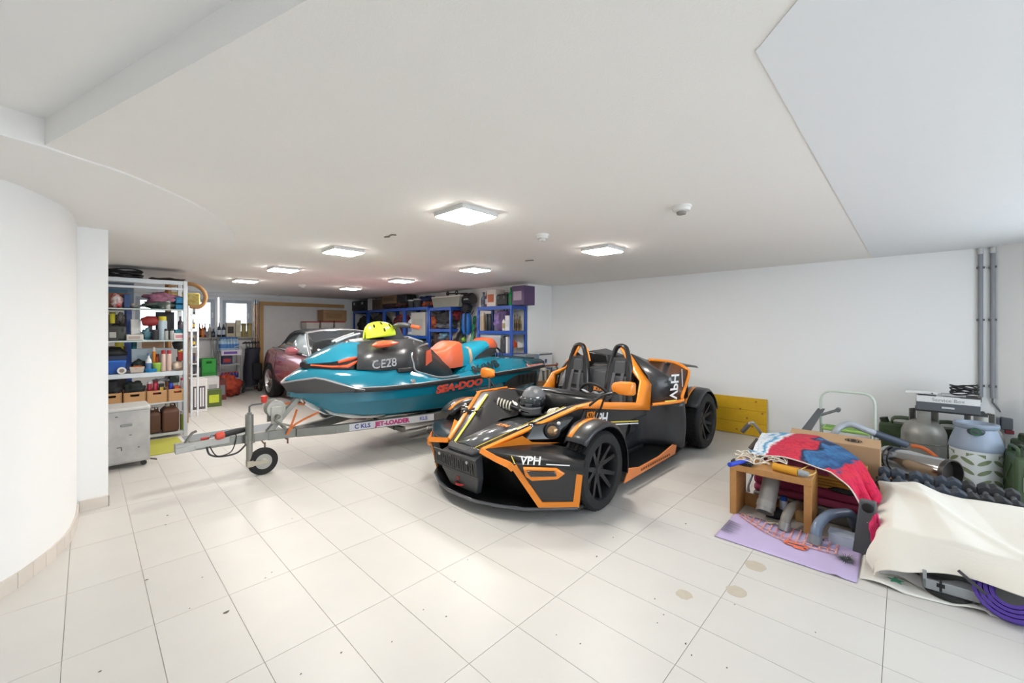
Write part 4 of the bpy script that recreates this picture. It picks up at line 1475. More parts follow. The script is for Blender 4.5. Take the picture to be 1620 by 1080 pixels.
# handbrake
g = G()
g.tube([(-.30, -.02, .44), (-.40, -.035, .435), (-.50, -.05, .425)], [.02, .027, .026], 10)
hb = g.add('handbrake', m('242527', rough=.6), tr)
g = G()
g.lathe([(.024, 0), (.034, .01), (.034, .05), (.026, .066), (.01, .07)], (-.495, -.05, .426), (-1, -.15, -.1), 16)
g.add('red_cap', m('d05040', rough=.45), hb)
# winch post, winch, bow roller
g = G()
beam(g, (-.16, 0, .34), (.14, 0, .67), .06, .05)
beam(g, (-.05, 0, .45), (.20, 0, .345), .02, .02)
wp = g.add('winch_post', m('a5a69f', rough=.45, metal=.45, var=.14), tr, bev=.005)
g = G()
g.cyl((.15, -.08, .70), (.15, .08, .70), .038, n=14)
g.add('bow_roller', m('1b1b1c', rough=.7), tr)
g = G()
wc = V((-.075, -.01, .60))
g.cyl(wc + V((0, -.055, 0)), wc + V((0, -.045, 0)), .085, n=24)
g.cyl(wc + V((0, .045, 0)), wc + V((0, .055, 0)), .085, n=24)
g.cyl(wc + V((0, -.05, 0)), wc + V((0, .05, 0)), .045, n=18)
g.box(wc.x - .05, -.075, wc.z - .14, wc.x + .05, -.062, wc.z + .02)
g.box(wc.x - .05, .055, wc.z - .14, wc.x + .05, .065, wc.z + .02)
wi = g.add('winch', m('b0afa8', rough=.45, metal=.45, var=.14, scale=25), tr, bev=.004)
g = G()
g.cyl(wc + V((.0, -.06, -.07)), wc + V((0, -.12, -.07)), .02, n=12)
g.tube([wc + V((0, -.115, -.07)), wc + V((-.03, -.12, -.10)), wc + V((.03, -.12, -.16))], .012, 6)
g.cyl(wc + V((.03, -.12, -.16)), wc + V((.03, -.19, -.165)), .016, n=10)
g.add('winch_handle', galvd, wi)
# straps, cable, chain
ors = m('d9793f', rough=.8, var=.1)
for pts in (((-.05, .02, .61), (.06, 0, .63), (.20, -.02, .60)), ((.02, -.06, .33), (.10, -.05, .42), (.30, -.12, .52)), ((.02, -.06, .33), (.06, -.08, .44), (.12, -.03, .56))):
    g = G()
    strip(g, spline(pts, 3), .020, (.2, -1, .3), .004)
    tag(g.add('ratchet_strap', ors, tr))
g = G()
for x in (-.17, .03):
    beam(g, (x, -.055, .28), (x, -.055, .42), .012, .03)
    g.tube([(x, -.05, .285), (x, 0, .275), (x, .05, .285)], .007, 6)
    g.cyl((x, -.045, .29), (x, -.045, .24), .008, n=6)
g.add('u_bolt', m('7a5a4c', rough=.6, metal=.4), tr)
g = G()
g.tube(spline([(-.62, -.04, .34), (-.60, -.05, .27), (-.52, -.05, .235), (-.40, -.05, .24), (-.33, -.05, .30), (-.30, -.05, .34)], 6), .008, 7)
g.add('safety_cable', m('35373a', rough=.6), tr)
g = G()
g.tube(spline([(-.60, -.045, .34), (-.55, -.06, .25), (-.45, -.06, .26), (-.41, -.05, .34), (-.40, -.03, .40), (-.42, -.01, .405)], 6), .005, 6)
g.add('electric_cable', m('2b2c2e', rough=.6), tr)
g = G()
for k in range(12):
    u = k / 11
    c = V((-.60 + .22 * u, -.035, .418 + .012 * sin(u * 9)))
    g.M = MX.Translation(c) @ MX.Rotation(R(90 * (k % 2)), 4, 'X')
    g.tube([V((.014 * cos(a), .008 * sin(a), 0)) for a in [2 * pi * i / 8 for i in range(8)]], .003, 5, closed=True)
o = g.add('chain', m('5d5f60', rough=.5, metal=.5), tr)
o['kind'] = 'stuff'

# ================================================================ THE RED CONVERTIBLE (local x forward)
cv = thing('convertible_car', 'metallic dusky red convertible with closed black soft top, behind the jet ski', 'car', (3.43, 7.82, 0), R(-90))
redp = m('ad646d', rough=.25, metal=.2, coat=.9, var=.03)
roofm = m('3b3f43', rough=.85, var=.06, bump=.15, bscale=150)
silver = m('d5d8da', rough=.2, metal=.7)
glassd = m('20262a', rough=.03, coat=1.0, var=.02)
stn = ((-2.28, .62, .40, .55, .88), (-2.15, .78, .24, .60, .97), (-1.9, .86, .2, .64, 1.0), (-1.35, .905, .2, .66, .985), (-.8, .915, .2, .66, .955), (0, .915, .2, .66, .925), (.55, .91, .2, .66, .89), (1.3, .90, .2, .64, .83), (1.9, .84, .22, .58, .74), (2.2, .70, .26, .50, .66), (2.32, .5, .32, .45, .6))
g = G()
rings = []
for x, w, zb, zm, zt in stn:
    h_ = [(x, -w * .93, zb), (x, -w, zb + (zm - zb) * .35), (x, -w * 1.0, zm), (x, -w * .985, zm + (zt - zm) * .35), (x, -w * .93, zt - .05), (x, -w * .80, zt), (x, 0, zt + .03)]
    rings.append([V(p) for p in h_] + [V((p[0], -p[1], p[2])) for p in reversed(h_[:-1])])
g.loft(rings)
g.add('body', redp, cv, sharp=30, sub=1)
for sd in (1, -1):
    for x in (-1.36, 1.36):
        car_wheel(cv, (x, sd * .80, .33), sd, .33, .22, .245, m('c9cacb', rough=.25, metal=.8), name='wheel')
        g = G()
        rr_ = []
        for k in range(15):
            a = pi * (-.12 + 1.24 * k / 14)
            rr_.append([(x + .385 * cos(a), sd * .78, .33 + .385 * sin(a)), (x + .36 * cos(a), sd * .922, .33 + .36 * sin(a)), (x + .33 * cos(a), sd * .918, .33 + .33 * sin(a)), (x + .33 * cos(a), sd * .78, .33 + .33 * sin(a))])
        g.loft(rr_)
        g.add('wheel_arch', m('141415', rough=.8), cv)
    g = G()
    g.loft([[(-.86, sd * .915, .735), (-.70, sd * .915, .735), (-.70, sd * .915, .765), (-.86, sd * .915, .765)], [(-.85, sd * .94, .742), (-.71, sd * .94, .742), (-.71, sd * .94, .758), (-.85, sd * .94, .758)]])
    g.add('door_handle', redp, cv, bev=.006)
    for pl_ in ([(-1.02, .25), (-1.0, .60), (-.92, .92)], [(.40, .25), (.45, .60), (.42, .88)]):
        g = G()
        g.tube([(x, sd * (.9165 if z < .8 else .89), z) for x, z in pl_], .004, 4)
        g.add('door_gap', m('2c1a1c', rough=.8), cv)
    # mirror
    g = G()
    rings = []
    for y, sx_, sz in ((.93, .03, .03), (.96, .07, .06), (1.03, .085, .075), (1.10, .07, .065), (1.13, .03, .03)):
        rings.append([V((.36 + sx_ * cos(a) * (1.1 if cos(a) > 0 else .5), sd * y, .995 + sz * sin(a))) for a in [2 * pi * k / 10 for k in range(10)]])
    g.loft(rings)
    g.add('mirror', redp, cv)
    g = G()
    g.tube([(.38, sd * .88, .93), (.38, sd * .97, .955)], .025, 8)
    g.add('mirror_foot', m('1c1d1f'), cv)
    # side glass and frames
    g = G()
    top = [(-1.06, 1.16), (-.9, 1.25), (-.6, 1.305), (-.2, 1.27)]
    bot = [(-1.16, 1.0), (-.9, .985), (-.4, .965), (.36, .905)]
    g.loft([[V((a[0], sd * (.60 + .1 * (1.3 - a[1])), a[1])), V((b[0], sd * .775, b[1]))] for a, b in zip(top, bot)], closed=False)
    g.add('side_window', m('b9c6cc', rough=.05, coat=1.0, var=.25, scale=3), cv, solid=.006)
    g = G()
    g.tube([(.50, sd * .775, .885), (.15, sd * .70, 1.10), (-.18, sd * .605, 1.29)], .028, 8)
    g.add('a_pillar', silver, cv)
    g = G()
    g.tube(spline([(-1.62, sd * .76, .985), (-1.1, sd * .80, .985), (-.4, sd * .80, .955), (.4, sd * .79, .90)], 4), .012, 6)
    g.add('window_trim', silver, cv)
g = G()
g.loft([[(.50, -.76, .885), (.62, -.4, .90), (.66, 0, .905), (.62, .4, .90), (.50, .76, .885)], [(-.16, -.595, 1.285), (-.10, -.3, 1.325), (-.08, 0, 1.335), (-.10, .3, 1.325), (-.16, .595, 1.285)]], closed=False)
g.add('windscreen', glassd, cv, solid=.008)
g = G()
g.tube([(-.18, -.605, 1.29), (-.12, -.3, 1.335), (-.10, 0, 1.345), (-.12, .3, 1.335), (-.18, .605, 1.29)], .028, 8)
g.add('windscreen_frame', silver, cv)
g = G()
rings = []
for x, w, z0, z1 in ((-.17, .60, 1.29, 1.345), (-.45, .61, 1.29, 1.375), (-.75, .62, 1.28, 1.375), (-1.0, .63, 1.20, 1.32), (-1.2, .64, 1.08, 1.22), (-1.42, .66, .99, 1.08), (-1.62, .66, .98, 1.0)):
    rings.append([V((x, -w - .05, z0)), V((x, -w, z0 + (z1 - z0) * .55)), V((x, -w * .7, z1 - .01)), V((x, 0, z1 + .015)), V((x, w * .7, z1 - .01)), V((x, w, z0 + (z1 - z0) * .55)), V((x, w + .05, z0))])
g.loft(rings)
g.add('soft_top', roofm, cv, sharp=180)
g = G()
g.box(-1.1, -.6, .6, .1, .6, .98)
for y in (-.35, .35):
    g.box(-.75, y - .22, .9, -.60, y + .22, 1.15)
g.add('interior', m('1a1b1d', rough=.9), cv, bev=.03)
for sd in (1, -1):
    g = G()
    g.ball((2.12, sd * .60, .62), (.16, .2, .07))
    g.add('headlight', m('c9ced2', rough=.1, coat=1), cv)
g = G()
g.box(-.13, .05, 1.18, -.12, .16, 1.24)
g.add('toll_sticker', m('b9c065', rough=.6), cv)
# ================================================================ SHELVES AND WHAT STANDS ON THEM
def item(kind, name, label, cat, loc, w, d, h, c, c2=None, rotz=0.0, group=None, seed=None, print_=None):
    """one thing of the given build at its base point; width along local x, front towards local -y"""
    seed = rnd.random() * 50 if seed is None else seed
    c2 = c2 or c
    A = m(c, rough=.55, var=.08)
    B = m(c2, rough=.5, var=.06)
    t = None
    if kind not in ('bag', 'cloth', 'coil', 'flat'):
        t = thing(name, label, cat, loc, rotz, group)
    g = G()
    if kind == 'carton':
        g.box(-w / 2, -d / 2, 0, w / 2, d / 2, h - .004)
        b = g.add('body', A, t, bev=min(.006, h * .1))
        g = G()
        g.box(-w / 2 - .002, -d / 2 - .002, h - .006, -.001, d / 2 + .002, h)
        g.add('flap', A, t)
        g = G()
        g.box(.001, -d / 2 - .002, h - .006, w / 2 + .002, d / 2 + .002, h)
        g.add('flap', A, t)
        if c2 != c:
            g = G()
            g.box(-w * .38, -d / 2 - .003, h * .25, w * .30, -d / 2 - .0005, h * .72)
            g.add('label_print', B, t)
    elif kind == 'bin':
        g.loft([[(-w * .44, -d * .44, 0), (w * .44, -d * .44, 0), (w * .44, d * .44, 0), (-w * .44, d * .44, 0)], [(-w * .49, -d * .49, h * .88), (w * .49, -d * .49, h * .88), (w * .49, d * .49, h * .88), (-w * .49, d * .49, h * .88)]])
        g.add('body', A, t, bev=.008)
        g = G()
        g.box(-w / 2, -d / 2, h * .86, w / 2, d / 2, h)
        g.add('lid', B, t, bev=.006)
    elif kind == 'case':
        g.box(-w / 2, -d / 2, 0, w / 2, d / 2, h * .86)
        g.add('body', A, t, bev=min(w, h, d) * .12)
        g = G()
        g.tube([(-w * .2, 0, h * .84), (-w * .17, 0, h * .97), (w * .17, 0, h * .97), (w * .2, 0, h * .84)], min(.012, h * .06), 6)
        g.add('handle', B, t)
        for s_ in (-.28, .28):
            g = G()
            g.box(w * s_ - w * .06, -d / 2 - .006, h * .52, w * s_ + w * .06, -d / 2 + .002, h * .72)
            g.add('latch', B, t)
    elif kind == 'bottle':
        r = w / 2
        g.lathe([(r * .9, 0), (r, h * .03), (r, h * .55), (r * .85, h * .64), (r * .36, h * .76), (r * .33, h * .92)], n=16)
        g.add('body', m(c, rough=.15, coat=.5, var=.05), t)
        g = G()
        g.lathe([(r * .38, h * .88), (r * .4, h * .9), (r * .4, h), (r * .3, h)], n=12)
        g.add('cap', B, t)
        g = G()
        g.lathe([(r * 1.01, h * .16), (r * 1.015, h * .17), (r * 1.015, h * .47), (r * 1.01, h * .48)], n=16, cap=False)
        g.add('label_band', B if c2 != c else m('e6e0d0', rough=.6), t)
    elif kind == 'can':
        r = w / 2
        g.lathe([(r * .95, 0), (r, h * .02), (r, h * .78), (r * .92, h * .82), (r * .5, h * .86)], n=16)
        g.add('body', m(c, rough=.3, var=.05), t)
        g = G()
        g.lathe([(r * .86, h * .80), (r * .86, h * .97), (r * .7, h)], n=16)
        g.add('cap', B, t)
    elif kind == 'tub':
        r = w / 2
        g.lathe([(r * .86, 0), (r * .97, h * .86)], n=20)
        g.add('body', A, t)
        g = G()
        g.lathe([(r, h * .83), (r * 1.02, h * .86), (r * 1.02, h * .97), (r * .9, h)], n=20)
        g.add('lid', B, t)
    elif kind == 'jug':
        g.loft([[(-w * .46, -d * .46, 0), (w * .46, -d * .46, 0), (w * .46, d * .46, 0), (-w * .46, d * .46, 0)], [(-w / 2, -d / 2, h * .08), (w / 2, -d / 2, h * .08), (w / 2, d / 2, h * .08), (-w / 2, d / 2, h * .08)], [(-w / 2, -d / 2, h * .74), (w / 2, -d / 2, h * .74), (w / 2, d / 2, h * .74), (-w / 2, d / 2, h * .74)], [(-w * .3, -d * .3, h * .88), (w * .3, -d * .3, h * .88), (w * .3, d * .3, h * .88), (-w * .3, d * .3, h * .88)]])
        g.add('body', A, t, bev=.02, segs=3)
        g = G()
        g.cyl((-w * .12, -d * .1, h * .86), (-w * .12, -d * .1, h * .98), w * .13, n=14)
        g.add('cap', B, t)
        g = G()
        g.tube([(w * .02, 0, h * .86), (w * .06, 0, h * .97), (w * .30, 0, h * .95), (w * .34, 0, h * .80)], w * .05, 8)
        g.add('handle', A, t)
    elif kind == 'crate':
        tk = .012
        for nm, b in (('side_panel', (-w / 2, -d / 2, 0, -w / 2 + tk, d / 2, h)), ('side_panel', (w / 2 - tk, -d / 2, 0, w / 2, d / 2, h)), ('back_panel', (-w / 2 + tk, d / 2 - tk, 0, w / 2 - tk, d / 2, h)), ('bottom_panel', (-w / 2 + tk, -d / 2 + tk, 0, w / 2 - tk, d / 2 - tk, tk))):
            g = G()
            g.box(*b)
            g.add(nm, B, t, bev=.002)
        hw, hz0, hz1 = w * .2, h * .66, h * .84
        g = G()
        o4 = [(-w / 2 + tk, 0), (w / 2 - tk, 0), (w / 2 - tk, h), (-w / 2 + tk, h)]
        i4 = [(-hw, hz0), (hw, hz0), (hw, hz1), (-hw, hz1)]
        vs = [(x, y, z) for y in (-d / 2, -d / 2 + tk) for x, z in o4 + i4]
        fs = []
        for a in range(4):
            b_ = (a + 1) % 4
            fs += [(a, b_, 4 + b_, 4 + a), (8 + a, 8 + b_, 12 + b_, 12 + a), (a, b_, 8 + b_, 8 + a), (4 + a, 4 + b_, 12 + b_, 12 + a)]
        g.put(vs, fs)
        g.add('front_panel', A, t)
    elif kind == 'book':
        g.loft([[(-w / 2, -d / 2, 0), (-w / 2, d / 2, 0), (-w / 2, d / 2, h), (-w / 2, -d / 2, h)], [(w / 2, -d / 2, 0), (w / 2, d / 2, 0), (w / 2, d / 2, h), (w / 2, -d / 2, h)]])
        g.add('cover', A, t, bev=w * .15)
        g = G()
        g.box(-w * .36, -d * .46, h * .02, w * .36, d * .505, h * 1.003)
        g.add('pages', m('e8e2d4', rough=.8), t)
    elif kind == 'tool':
        g.tube([(-w * .48, 0, h * .74), (-w * .2, 0, h * .78), (w * .15, 0, h * .78), (w * .34, 0, h * .74), (w * .5, 0, h * .74)], [h * .16, h * .22, h * .22, h * .12, h * .05], 10)
        g.add('body', A, t)
        g = G()
        g.loft([[(-w * .25, -d * .2, 0), (w * .12, -d * .2, 0), (w * .12, d * .2, 0), (-w * .25, d * .2, 0)], [(-w * .25, -d * .2, h * .2), (w * .12, -d * .2, h * .2), (w * .12, d * .2, h * .2), (-w * .25, d * .2, h * .2)], [(-w * .14, -d * .15, h * .24), (w * .06, -d * .15, h * .24), (w * .06, d * .15, h * .24), (-w * .14, d * .15, h * .24)], [(-w * .18, -d * .15, h * .66), (w * .04, -d * .15, h * .66), (w * .04, d * .15, h * .66), (-w * .18, d * .15, h * .66)]])
        g.add('grip', B, t, bev=.004)
    elif kind == 'basket':
        r = .5
        for k in range(2):
            s0 = 1 - k * .06
            g.loft([[(-w * .42 * s0, -d * .42 * s0, .004 + k * .01), (w * .42 * s0, -d * .42 * s0, .004 + k * .01), (w * .42 * s0, d * .42 * s0, .004 + k * .01), (-w * .42 * s0, d * .42 * s0, .004 + k * .01)], [(-w * .5 * s0, -d * .5 * s0, h), (w * .5 * s0, -d * .5 * s0, h), (w * .5 * s0, d * .5 * s0, h), (-w * .5 * s0, d * .5 * s0, h)]], cap=(k == 0))
        g.add('basket', A, t)
        g = G()
        g.ball((0, 0, h * .8), (w * .42, d * .42, h * .35), bumpy=.5, seed=seed)
        g.add('contents', B, t)
    elif kind == 'roll':
        g.lathe([(d * .0 + h * .28, -w / 2), (h * .5, -w / 2), (h * .5, w / 2), (h * .28, w / 2)], (0, 0, h / 2), (0, 1, 0), 24)
        g.add('tape', A, t)
        g = G()
        g.lathe([(h * .25, -w / 2 - .001), (h * .28, -w / 2 - .001), (h * .28, w / 2 + .001), (h * .25, w / 2 + .001)], (0, 0, h / 2), (0, 1, 0), 24)
        g.add('core', B, t)
    elif kind in ('bag', 'cloth'):
        M_ = MX.Translation(loc) @ MX.Rotation(rotz, 4, 'Z')
        g.ball((0, 0, h * .5), (w * .5, d * .5, h * .5), 26, 16, bumpy=.38 if kind == 'bag' else .6, seed=seed)
        for i, v in enumerate(g.v):
            v2 = v + V((NZ.noise(v * 14 / max(w, .1) * .3 + V((seed, 0, 0))), NZ.noise(v * 16 + V((0, seed, 0))), NZ.noise(v * 13 + V((0, 0, seed))))) * min(w, h) * .10
            v2.z = max(v2.z, .001)
            g.v[i] = v2
        t = g.add(name, m(c, rough=.8, var=.12, scale=12, bump=.15, bscale=60, alt=(c2 if c2 != c else None)), None, sharp=180)
        t.matrix_world = M_
        tag(t, label, cat, group)
    elif kind == 'coil':
        for k in range(7):
            rr = w * .44 * (1 - .05 * (k % 3))
            g.tube([V((rr * cos(a) * (1 + .04 * sin(3 * a + k)), rr * d / w * sin(a), .012 + h * (k / 7.5) + .01 * sin(2 * a + k * 1.7))) for a in [2 * pi * i / 22 for i in range(22)]], h * .085, 7, closed=True)
        t = g.add(name, m(c, rough=.5), None, sharp=180)
        t.matrix_world = MX.Translation(loc) @ MX.Rotation(rotz, 4, 'Z')
        tag(t, label, cat, group)
    elif kind == 'flat':
        g.sheet(lambda u, v: V(((u - .5) * w, (v - .5) * d, h * (.5 + .5 * NZ.noise(V((u * 3, v * 3, seed)))))), 12, 8)
        t = g.add(name, m(c, rough=.85, var=.1, alt=(c2 if c2 != c else None)), None, solid=.006, sharp=180)
        t.matrix_world = MX.Translation(loc) @ MX.Rotation(rotz, 4, 'Z')
        tag(t, label, cat, group)
    return t


def board(t, x0, x1, y0, y1, z, mat, lip, name='shelf', front=.02):
    g = G()
    g.box(x0, y0, z - .018, x1, y1, z)
    b = g.add(name, mat, t, bev=.002)
    g = G()
    g.box(x0, y0 - front, z - lip, x1, y0, z)
    g.add('front_beam', mat, b, bev=.002)
    return b


# ---- grey metal shelving unit on the left
FY = 6.72
zl = lambda py: at(235, py, y=FY).z
lv = {'T': 1.985, 'A': zl(488), 'B': zl(538), 'C': zl(589), 'D': zl(638), 'E': .06}
gm2 = m('c3c6c8', rough=.35, metal=.35, var=.04)
glassy = m('a9b4ad', rough=.2, coat=.4)
su = thing('shelving_unit', 'light grey metal shelving unit crowded with household things, behind the white pillar', 'shelf', (0, 0, 0))
for x, y in ((.885, FY), (.885, FY + .46), (-.55, FY), (-.55, FY + .46)):
    g = G()
    g.box(x - .022, y - .02, 0, x + .022, y + .02, 1.99)
    g.add('post', gm2, su, bev=.004)
for k, lp in (('T', .05), ('A', .018), ('B', .02), ('C', .055), ('D', .02), ('E', .03)):
    board(su, -.53, .865, FY, FY + .45, lv[k], glassy if k in 'AB' else gm2, lp, front=.015)
g = G()
for z in (lv['T'] - .09,):
    g.box(-.53, FY - .012, z - .03, .865, FY + .003, z)
g.add('cross_beam', gm2, su, bev=.003)


def LS(kind, px0, px1, top, lev, name, label, cat, c, c2=None, d=None, off=.03, z=None, rotz=0.0, group=None):
    """thing on the left shelving unit, between two picture columns, up to a picture row"""
    zz = (lv[lev] if z is None else z) + .001
    y = FY + off
    a, b = at(px0, top, y=y), at(px1, top, y=y)
    w = b.x - a.x
    dd = d or min(.34, max(w, .08))
    return item(kind, name, label, cat, ((a.x + b.x) / 2, y + dd / 2, zz), w, dd, max(.015, a.z - zz), c, c2, rotz, group)


LS('coil', 160, 232, 421, 'T', 'hose_coil', 'thick black hose coil lying on top of the grey shelving unit', 'hose', '1b1b1d', d=.34)
LS('flat', 239, 294, 435, 'T', 'folded_mat', 'folded brown mat on top of the grey shelving unit', 'mat', '6d5a52', '54463f', d=.3)
LS('carton', 160, 212, 445, 'A', 'printed_box', 'large blue and grey printed box high on the left of the shelving', 'box', '5c7184', '2a5f7c', d=.26, off=.17)
LS('carton', 161, 205, 462, 'A', 'flat_box', 'rust-brown box standing in front of the blue printed box', 'box', '8c5a3e', 'a36a48', d=.05, off=.11)
LS('bag', 176, 195, 464, 'A', 'paper_bag', 'red and white paper bag on the top glass shelf', 'bag', 'd8d2cf', 'c9302e', d=.10, off=.01)
LS('carton', 196, 206, 465, 'A', 'small_box', 'narrow dark blue box beside the red and white bag', 'box', '2f4a7d', d=.09, off=.01)
LS('cloth', 203, 226, 479, 'A', 'crumpled_cloth', 'crumpled pale grey cloth beside the narrow blue box', 'cloth', 'b8b0ae', '7f8a84', d=.2, off=.02)
LS('cloth', 228, 284, 474, 'A', 'green_tarp', 'crumpled dark green tarp under the pink fabric', 'cloth', '3b5148', '6b756c', d=.30, off=.0)
LS('cloth', 231, 283, 460, None, 'pink_fabric', 'heap of dusky pink fabric on the top glass shelf', 'fabric', 'b97f95', '8f5c73', d=.26, off=.02, z=lv['A'] + .055)
for k, z0 in ((0, 0), (1, .075)):
    t = LS('case', 278, 296, 480 - k * 12, None, 'toolbox', ('turquoise-blue plastic case, lower of two by the right post', 'turquoise-blue plastic case, upper of two by the right post')[k], 'case', '1f7fb0', '155f88', d=.22, off=.0, z=lv['A'] + z0)
LS('can', 262, 270, 473, 'A', 'grey_jar', 'small pale grey jar in front of the pink fabric', 'jar', 'bcbcb6', '55585a', d=.05, off=.0)
# glass shelf B
LS('case', 170, 200, 512, 'B', 'dark_case', 'dark grey-green device case on the left of the second glass shelf', 'case', '4a4f4b', '2c2f30', d=.3, off=.06)
LS('carton', 171, 187, 520, 'B', 'radio', 'small grey radio with a pale grille in front of the dark case', 'radio', '3b3634', 'aeb0a8', d=.06, off=.0)
LS('tub', 173, 183, 493, None, 'yellow_tin', 'yellow tin standing on the dark case', 'tin', 'c9bd2a', '7c7a30', d=.08, off=.1, z=zl(512) + .003)
LS('bag', 184, 198, 494, None, 'grey_pouch', 'grey pouch lying next to the yellow tin', 'pouch', '6e6a68', '3c3a3a', d=.12, off=.1, z=zl(512) + .003)
LS('carton', 207, 223, 505, 'B', 'white_box', 'tall plain white box on the second glass shelf', 'box', 'e7e8e6', d=.12, off=.12)
LS('carton', 200, 227, 529, 'B', 'flat_carton', 'flat pale carton lying in front of the tall white box', 'box', 'ddd9d2', 'b7a8a0', d=.10, off=.0)
LS('bag', 226, 242, 519, 'B', 'blue_glove', 'crumpled teal glove beside the flat pale carton', 'glove', '6f98a4', '3f7486', d=.12, off=.04)
LS('tool', 224, 256, 499, 'B', 'cordless_drill', 'red and dark grey cordless drill standing in front of the window', 'drill', '9c2f33', '3a3436', d=.08, off=.05)
LS('tub', 240, 252, 521, 'B', 'dark_pot', 'small dark pot below the red drill', 'pot', '2e2c33', '4c4852', d=.06, off=.0)
LS('carton', 247, 276, 493, 'B', 'round_speaker', 'black rounded speaker behind the yellow funnel', 'speaker', '232327', '121214', d=.08, off=.25)
LS('can', 250, 265, 500, 'B', 'spray_bottle', 'milky blue spray bottle with yellow trigger top', 'bottle', 'b8cbd6', 'd9c92e', d=.07, off=.03)
for k, (a, b, w_) in enumerate(((260, 267, 'left'), (269, 276, 'right'))):
    LS('can', a, b, 520, 'B', 'steel_canister', 'chrome drinking canister, %s of the pair on the second glass shelf' % w_, 'canister', 'aeb0ae', '3c3e40', d=.05, off=.0)
LS('carton', 275, 297, 527, 'B', 'white_carton', 'white carton with pink print by the right post', 'box', 'ece9e6', 'd38a94', d=.14, off=.0)
LS('case', 277, 293, 520, None, 'teal_case', 'slim teal case lying on the white carton', 'case', '2f8a9e', '1d4c5c', d=.10, off=.03, z=zl(527) + .002)
LS('bottle', 281, 291, 500, None, 'dark_bottle', 'squat dark bottle standing above the white carton', 'bottle', '3b3544', '55505c', d=.05, off=.12, z=zl(527) + .002)
# shelf C
LS('tub', 182, 196, 540, 'C', 'yellow_bucket', 'yellow bucket behind the black power tools', 'bucket', 'dcc62a', 'e2d14a', d=.13, off=.22)
LS('tool', 166, 202, 549, 'C', 'power_tool', 'black angle grinder on the middle shelf', 'tool', '201f21', '2d2b2d', d=.10, off=.12)
LS('carton', 170, 200, 563, 'C', 'navy_box', 'navy blue box under the black power tools', 'box', '20304f', '3a4a66', d=.12, off=.10)
LS('bin', 166, 200, 571, 'C', 'blue_tray', 'bright blue plastic tray on the middle shelf', 'tray', '1d57b0', '2b6fd0', d=.16, off=.03)
LS('roll', 186, 199, 581, 'C', 'tape_roll', 'white roll of tape standing on the middle shelf', 'tape', 'eceae6', '8b8078', d=.04, off=-.01)
LS('tub', 208, 217, 540, 'C', 'teal_tin', 'teal tin beside the blue upright', 'tin', '1c7c8c', '155a68', d=.08, off=.3)
LS('carton', 208, 272, 552, 'C', 'ice_blue_box', 'wide flat ice-blue box at the back of the middle shelf', 'box', 'c3d4df', 'a3bccb', d=.06, off=.24)
LS('carton', 225, 259, 541, None, 'brown_carton', 'brown carton lying on the ice-blue box', 'box', 'b28660', 'a07550', d=.06, off=.24, z=zl(552) + .003)
LS('bag', 209, 232, 570, 'C', 'dark_shoe', 'dark green rubber shoe lying on the middle shelf', 'shoe', '243330', '18211f', d=.10, off=.08)
LS('basket', 205, 229, 581, 'C', 'sweets_bowl', 'bowl heaped with orange odds and ends', 'bowl', 'cfc3b8', 'e0722e', d=.12, off=.0)
LS('bottle', 230, 241, 559, 'C', 'white_bottle', 'white squeeze bottle with blue label on the middle shelf', 'bottle', 'e9ecef', '5b7fae', d=.05, off=.04)
LS('tub', 228, 250, 584, 'C', 'blue_dish', 'flat bright blue dish at the front of the middle shelf', 'dish', '1f86c6', '2b93d2', d=.10, off=-.01)
LS('can', 241, 247, 549, 'C', 'glue_bottle', 'orange glue bottle with tall white nozzle', 'bottle', 'e08a24', 'e6e2da', d=.04, off=.10)
LS('can', 246, 253, 560, 'C', 'orange_tin', 'rust-red tin right of the orange glue bottle', 'tin', 'b3421f', '6f2a18', d=.05, off=.10)
LS('tub', 241, 256, 574, 'C', 'green_tub', 'lime green tub in front of the orange bottle', 'tub', '8fbf4a', 'a8d060', d=.07, off=.02)
for k, (a, b) in enumerate(((255, 263), (264, 272))):
    LS('can', a, b, 554, 'C', 'spray_can', 'white and red spray can, %s of two on the middle shelf' % ('left', 'right')[k], 'spray can', 'd9bdb2', 'b0262e', d=.05, off=.02)
LS('bag', 271, 295, 573, 'C', 'beige_bag', 'crumpled beige bag at the right end of the middle shelf', 'bag', 'd7c8b6', 'b59c88', d=.16, off=.0)
LS('bin', 282, 297, 555, None, 'red_stack', 'red and yellow plastic tub on the beige bag', 'tub', 'd2403a', 'e0b830', d=.10, off=.04, z=zl(573))
LS('tool', 274, 296, 538, None, 'desk_lamp', 'black lamp head at the right end of the middle shelf', 'lamp', '1c1c20', '2e2e33', d=.07, off=.25, z=lv['C'] + .1)
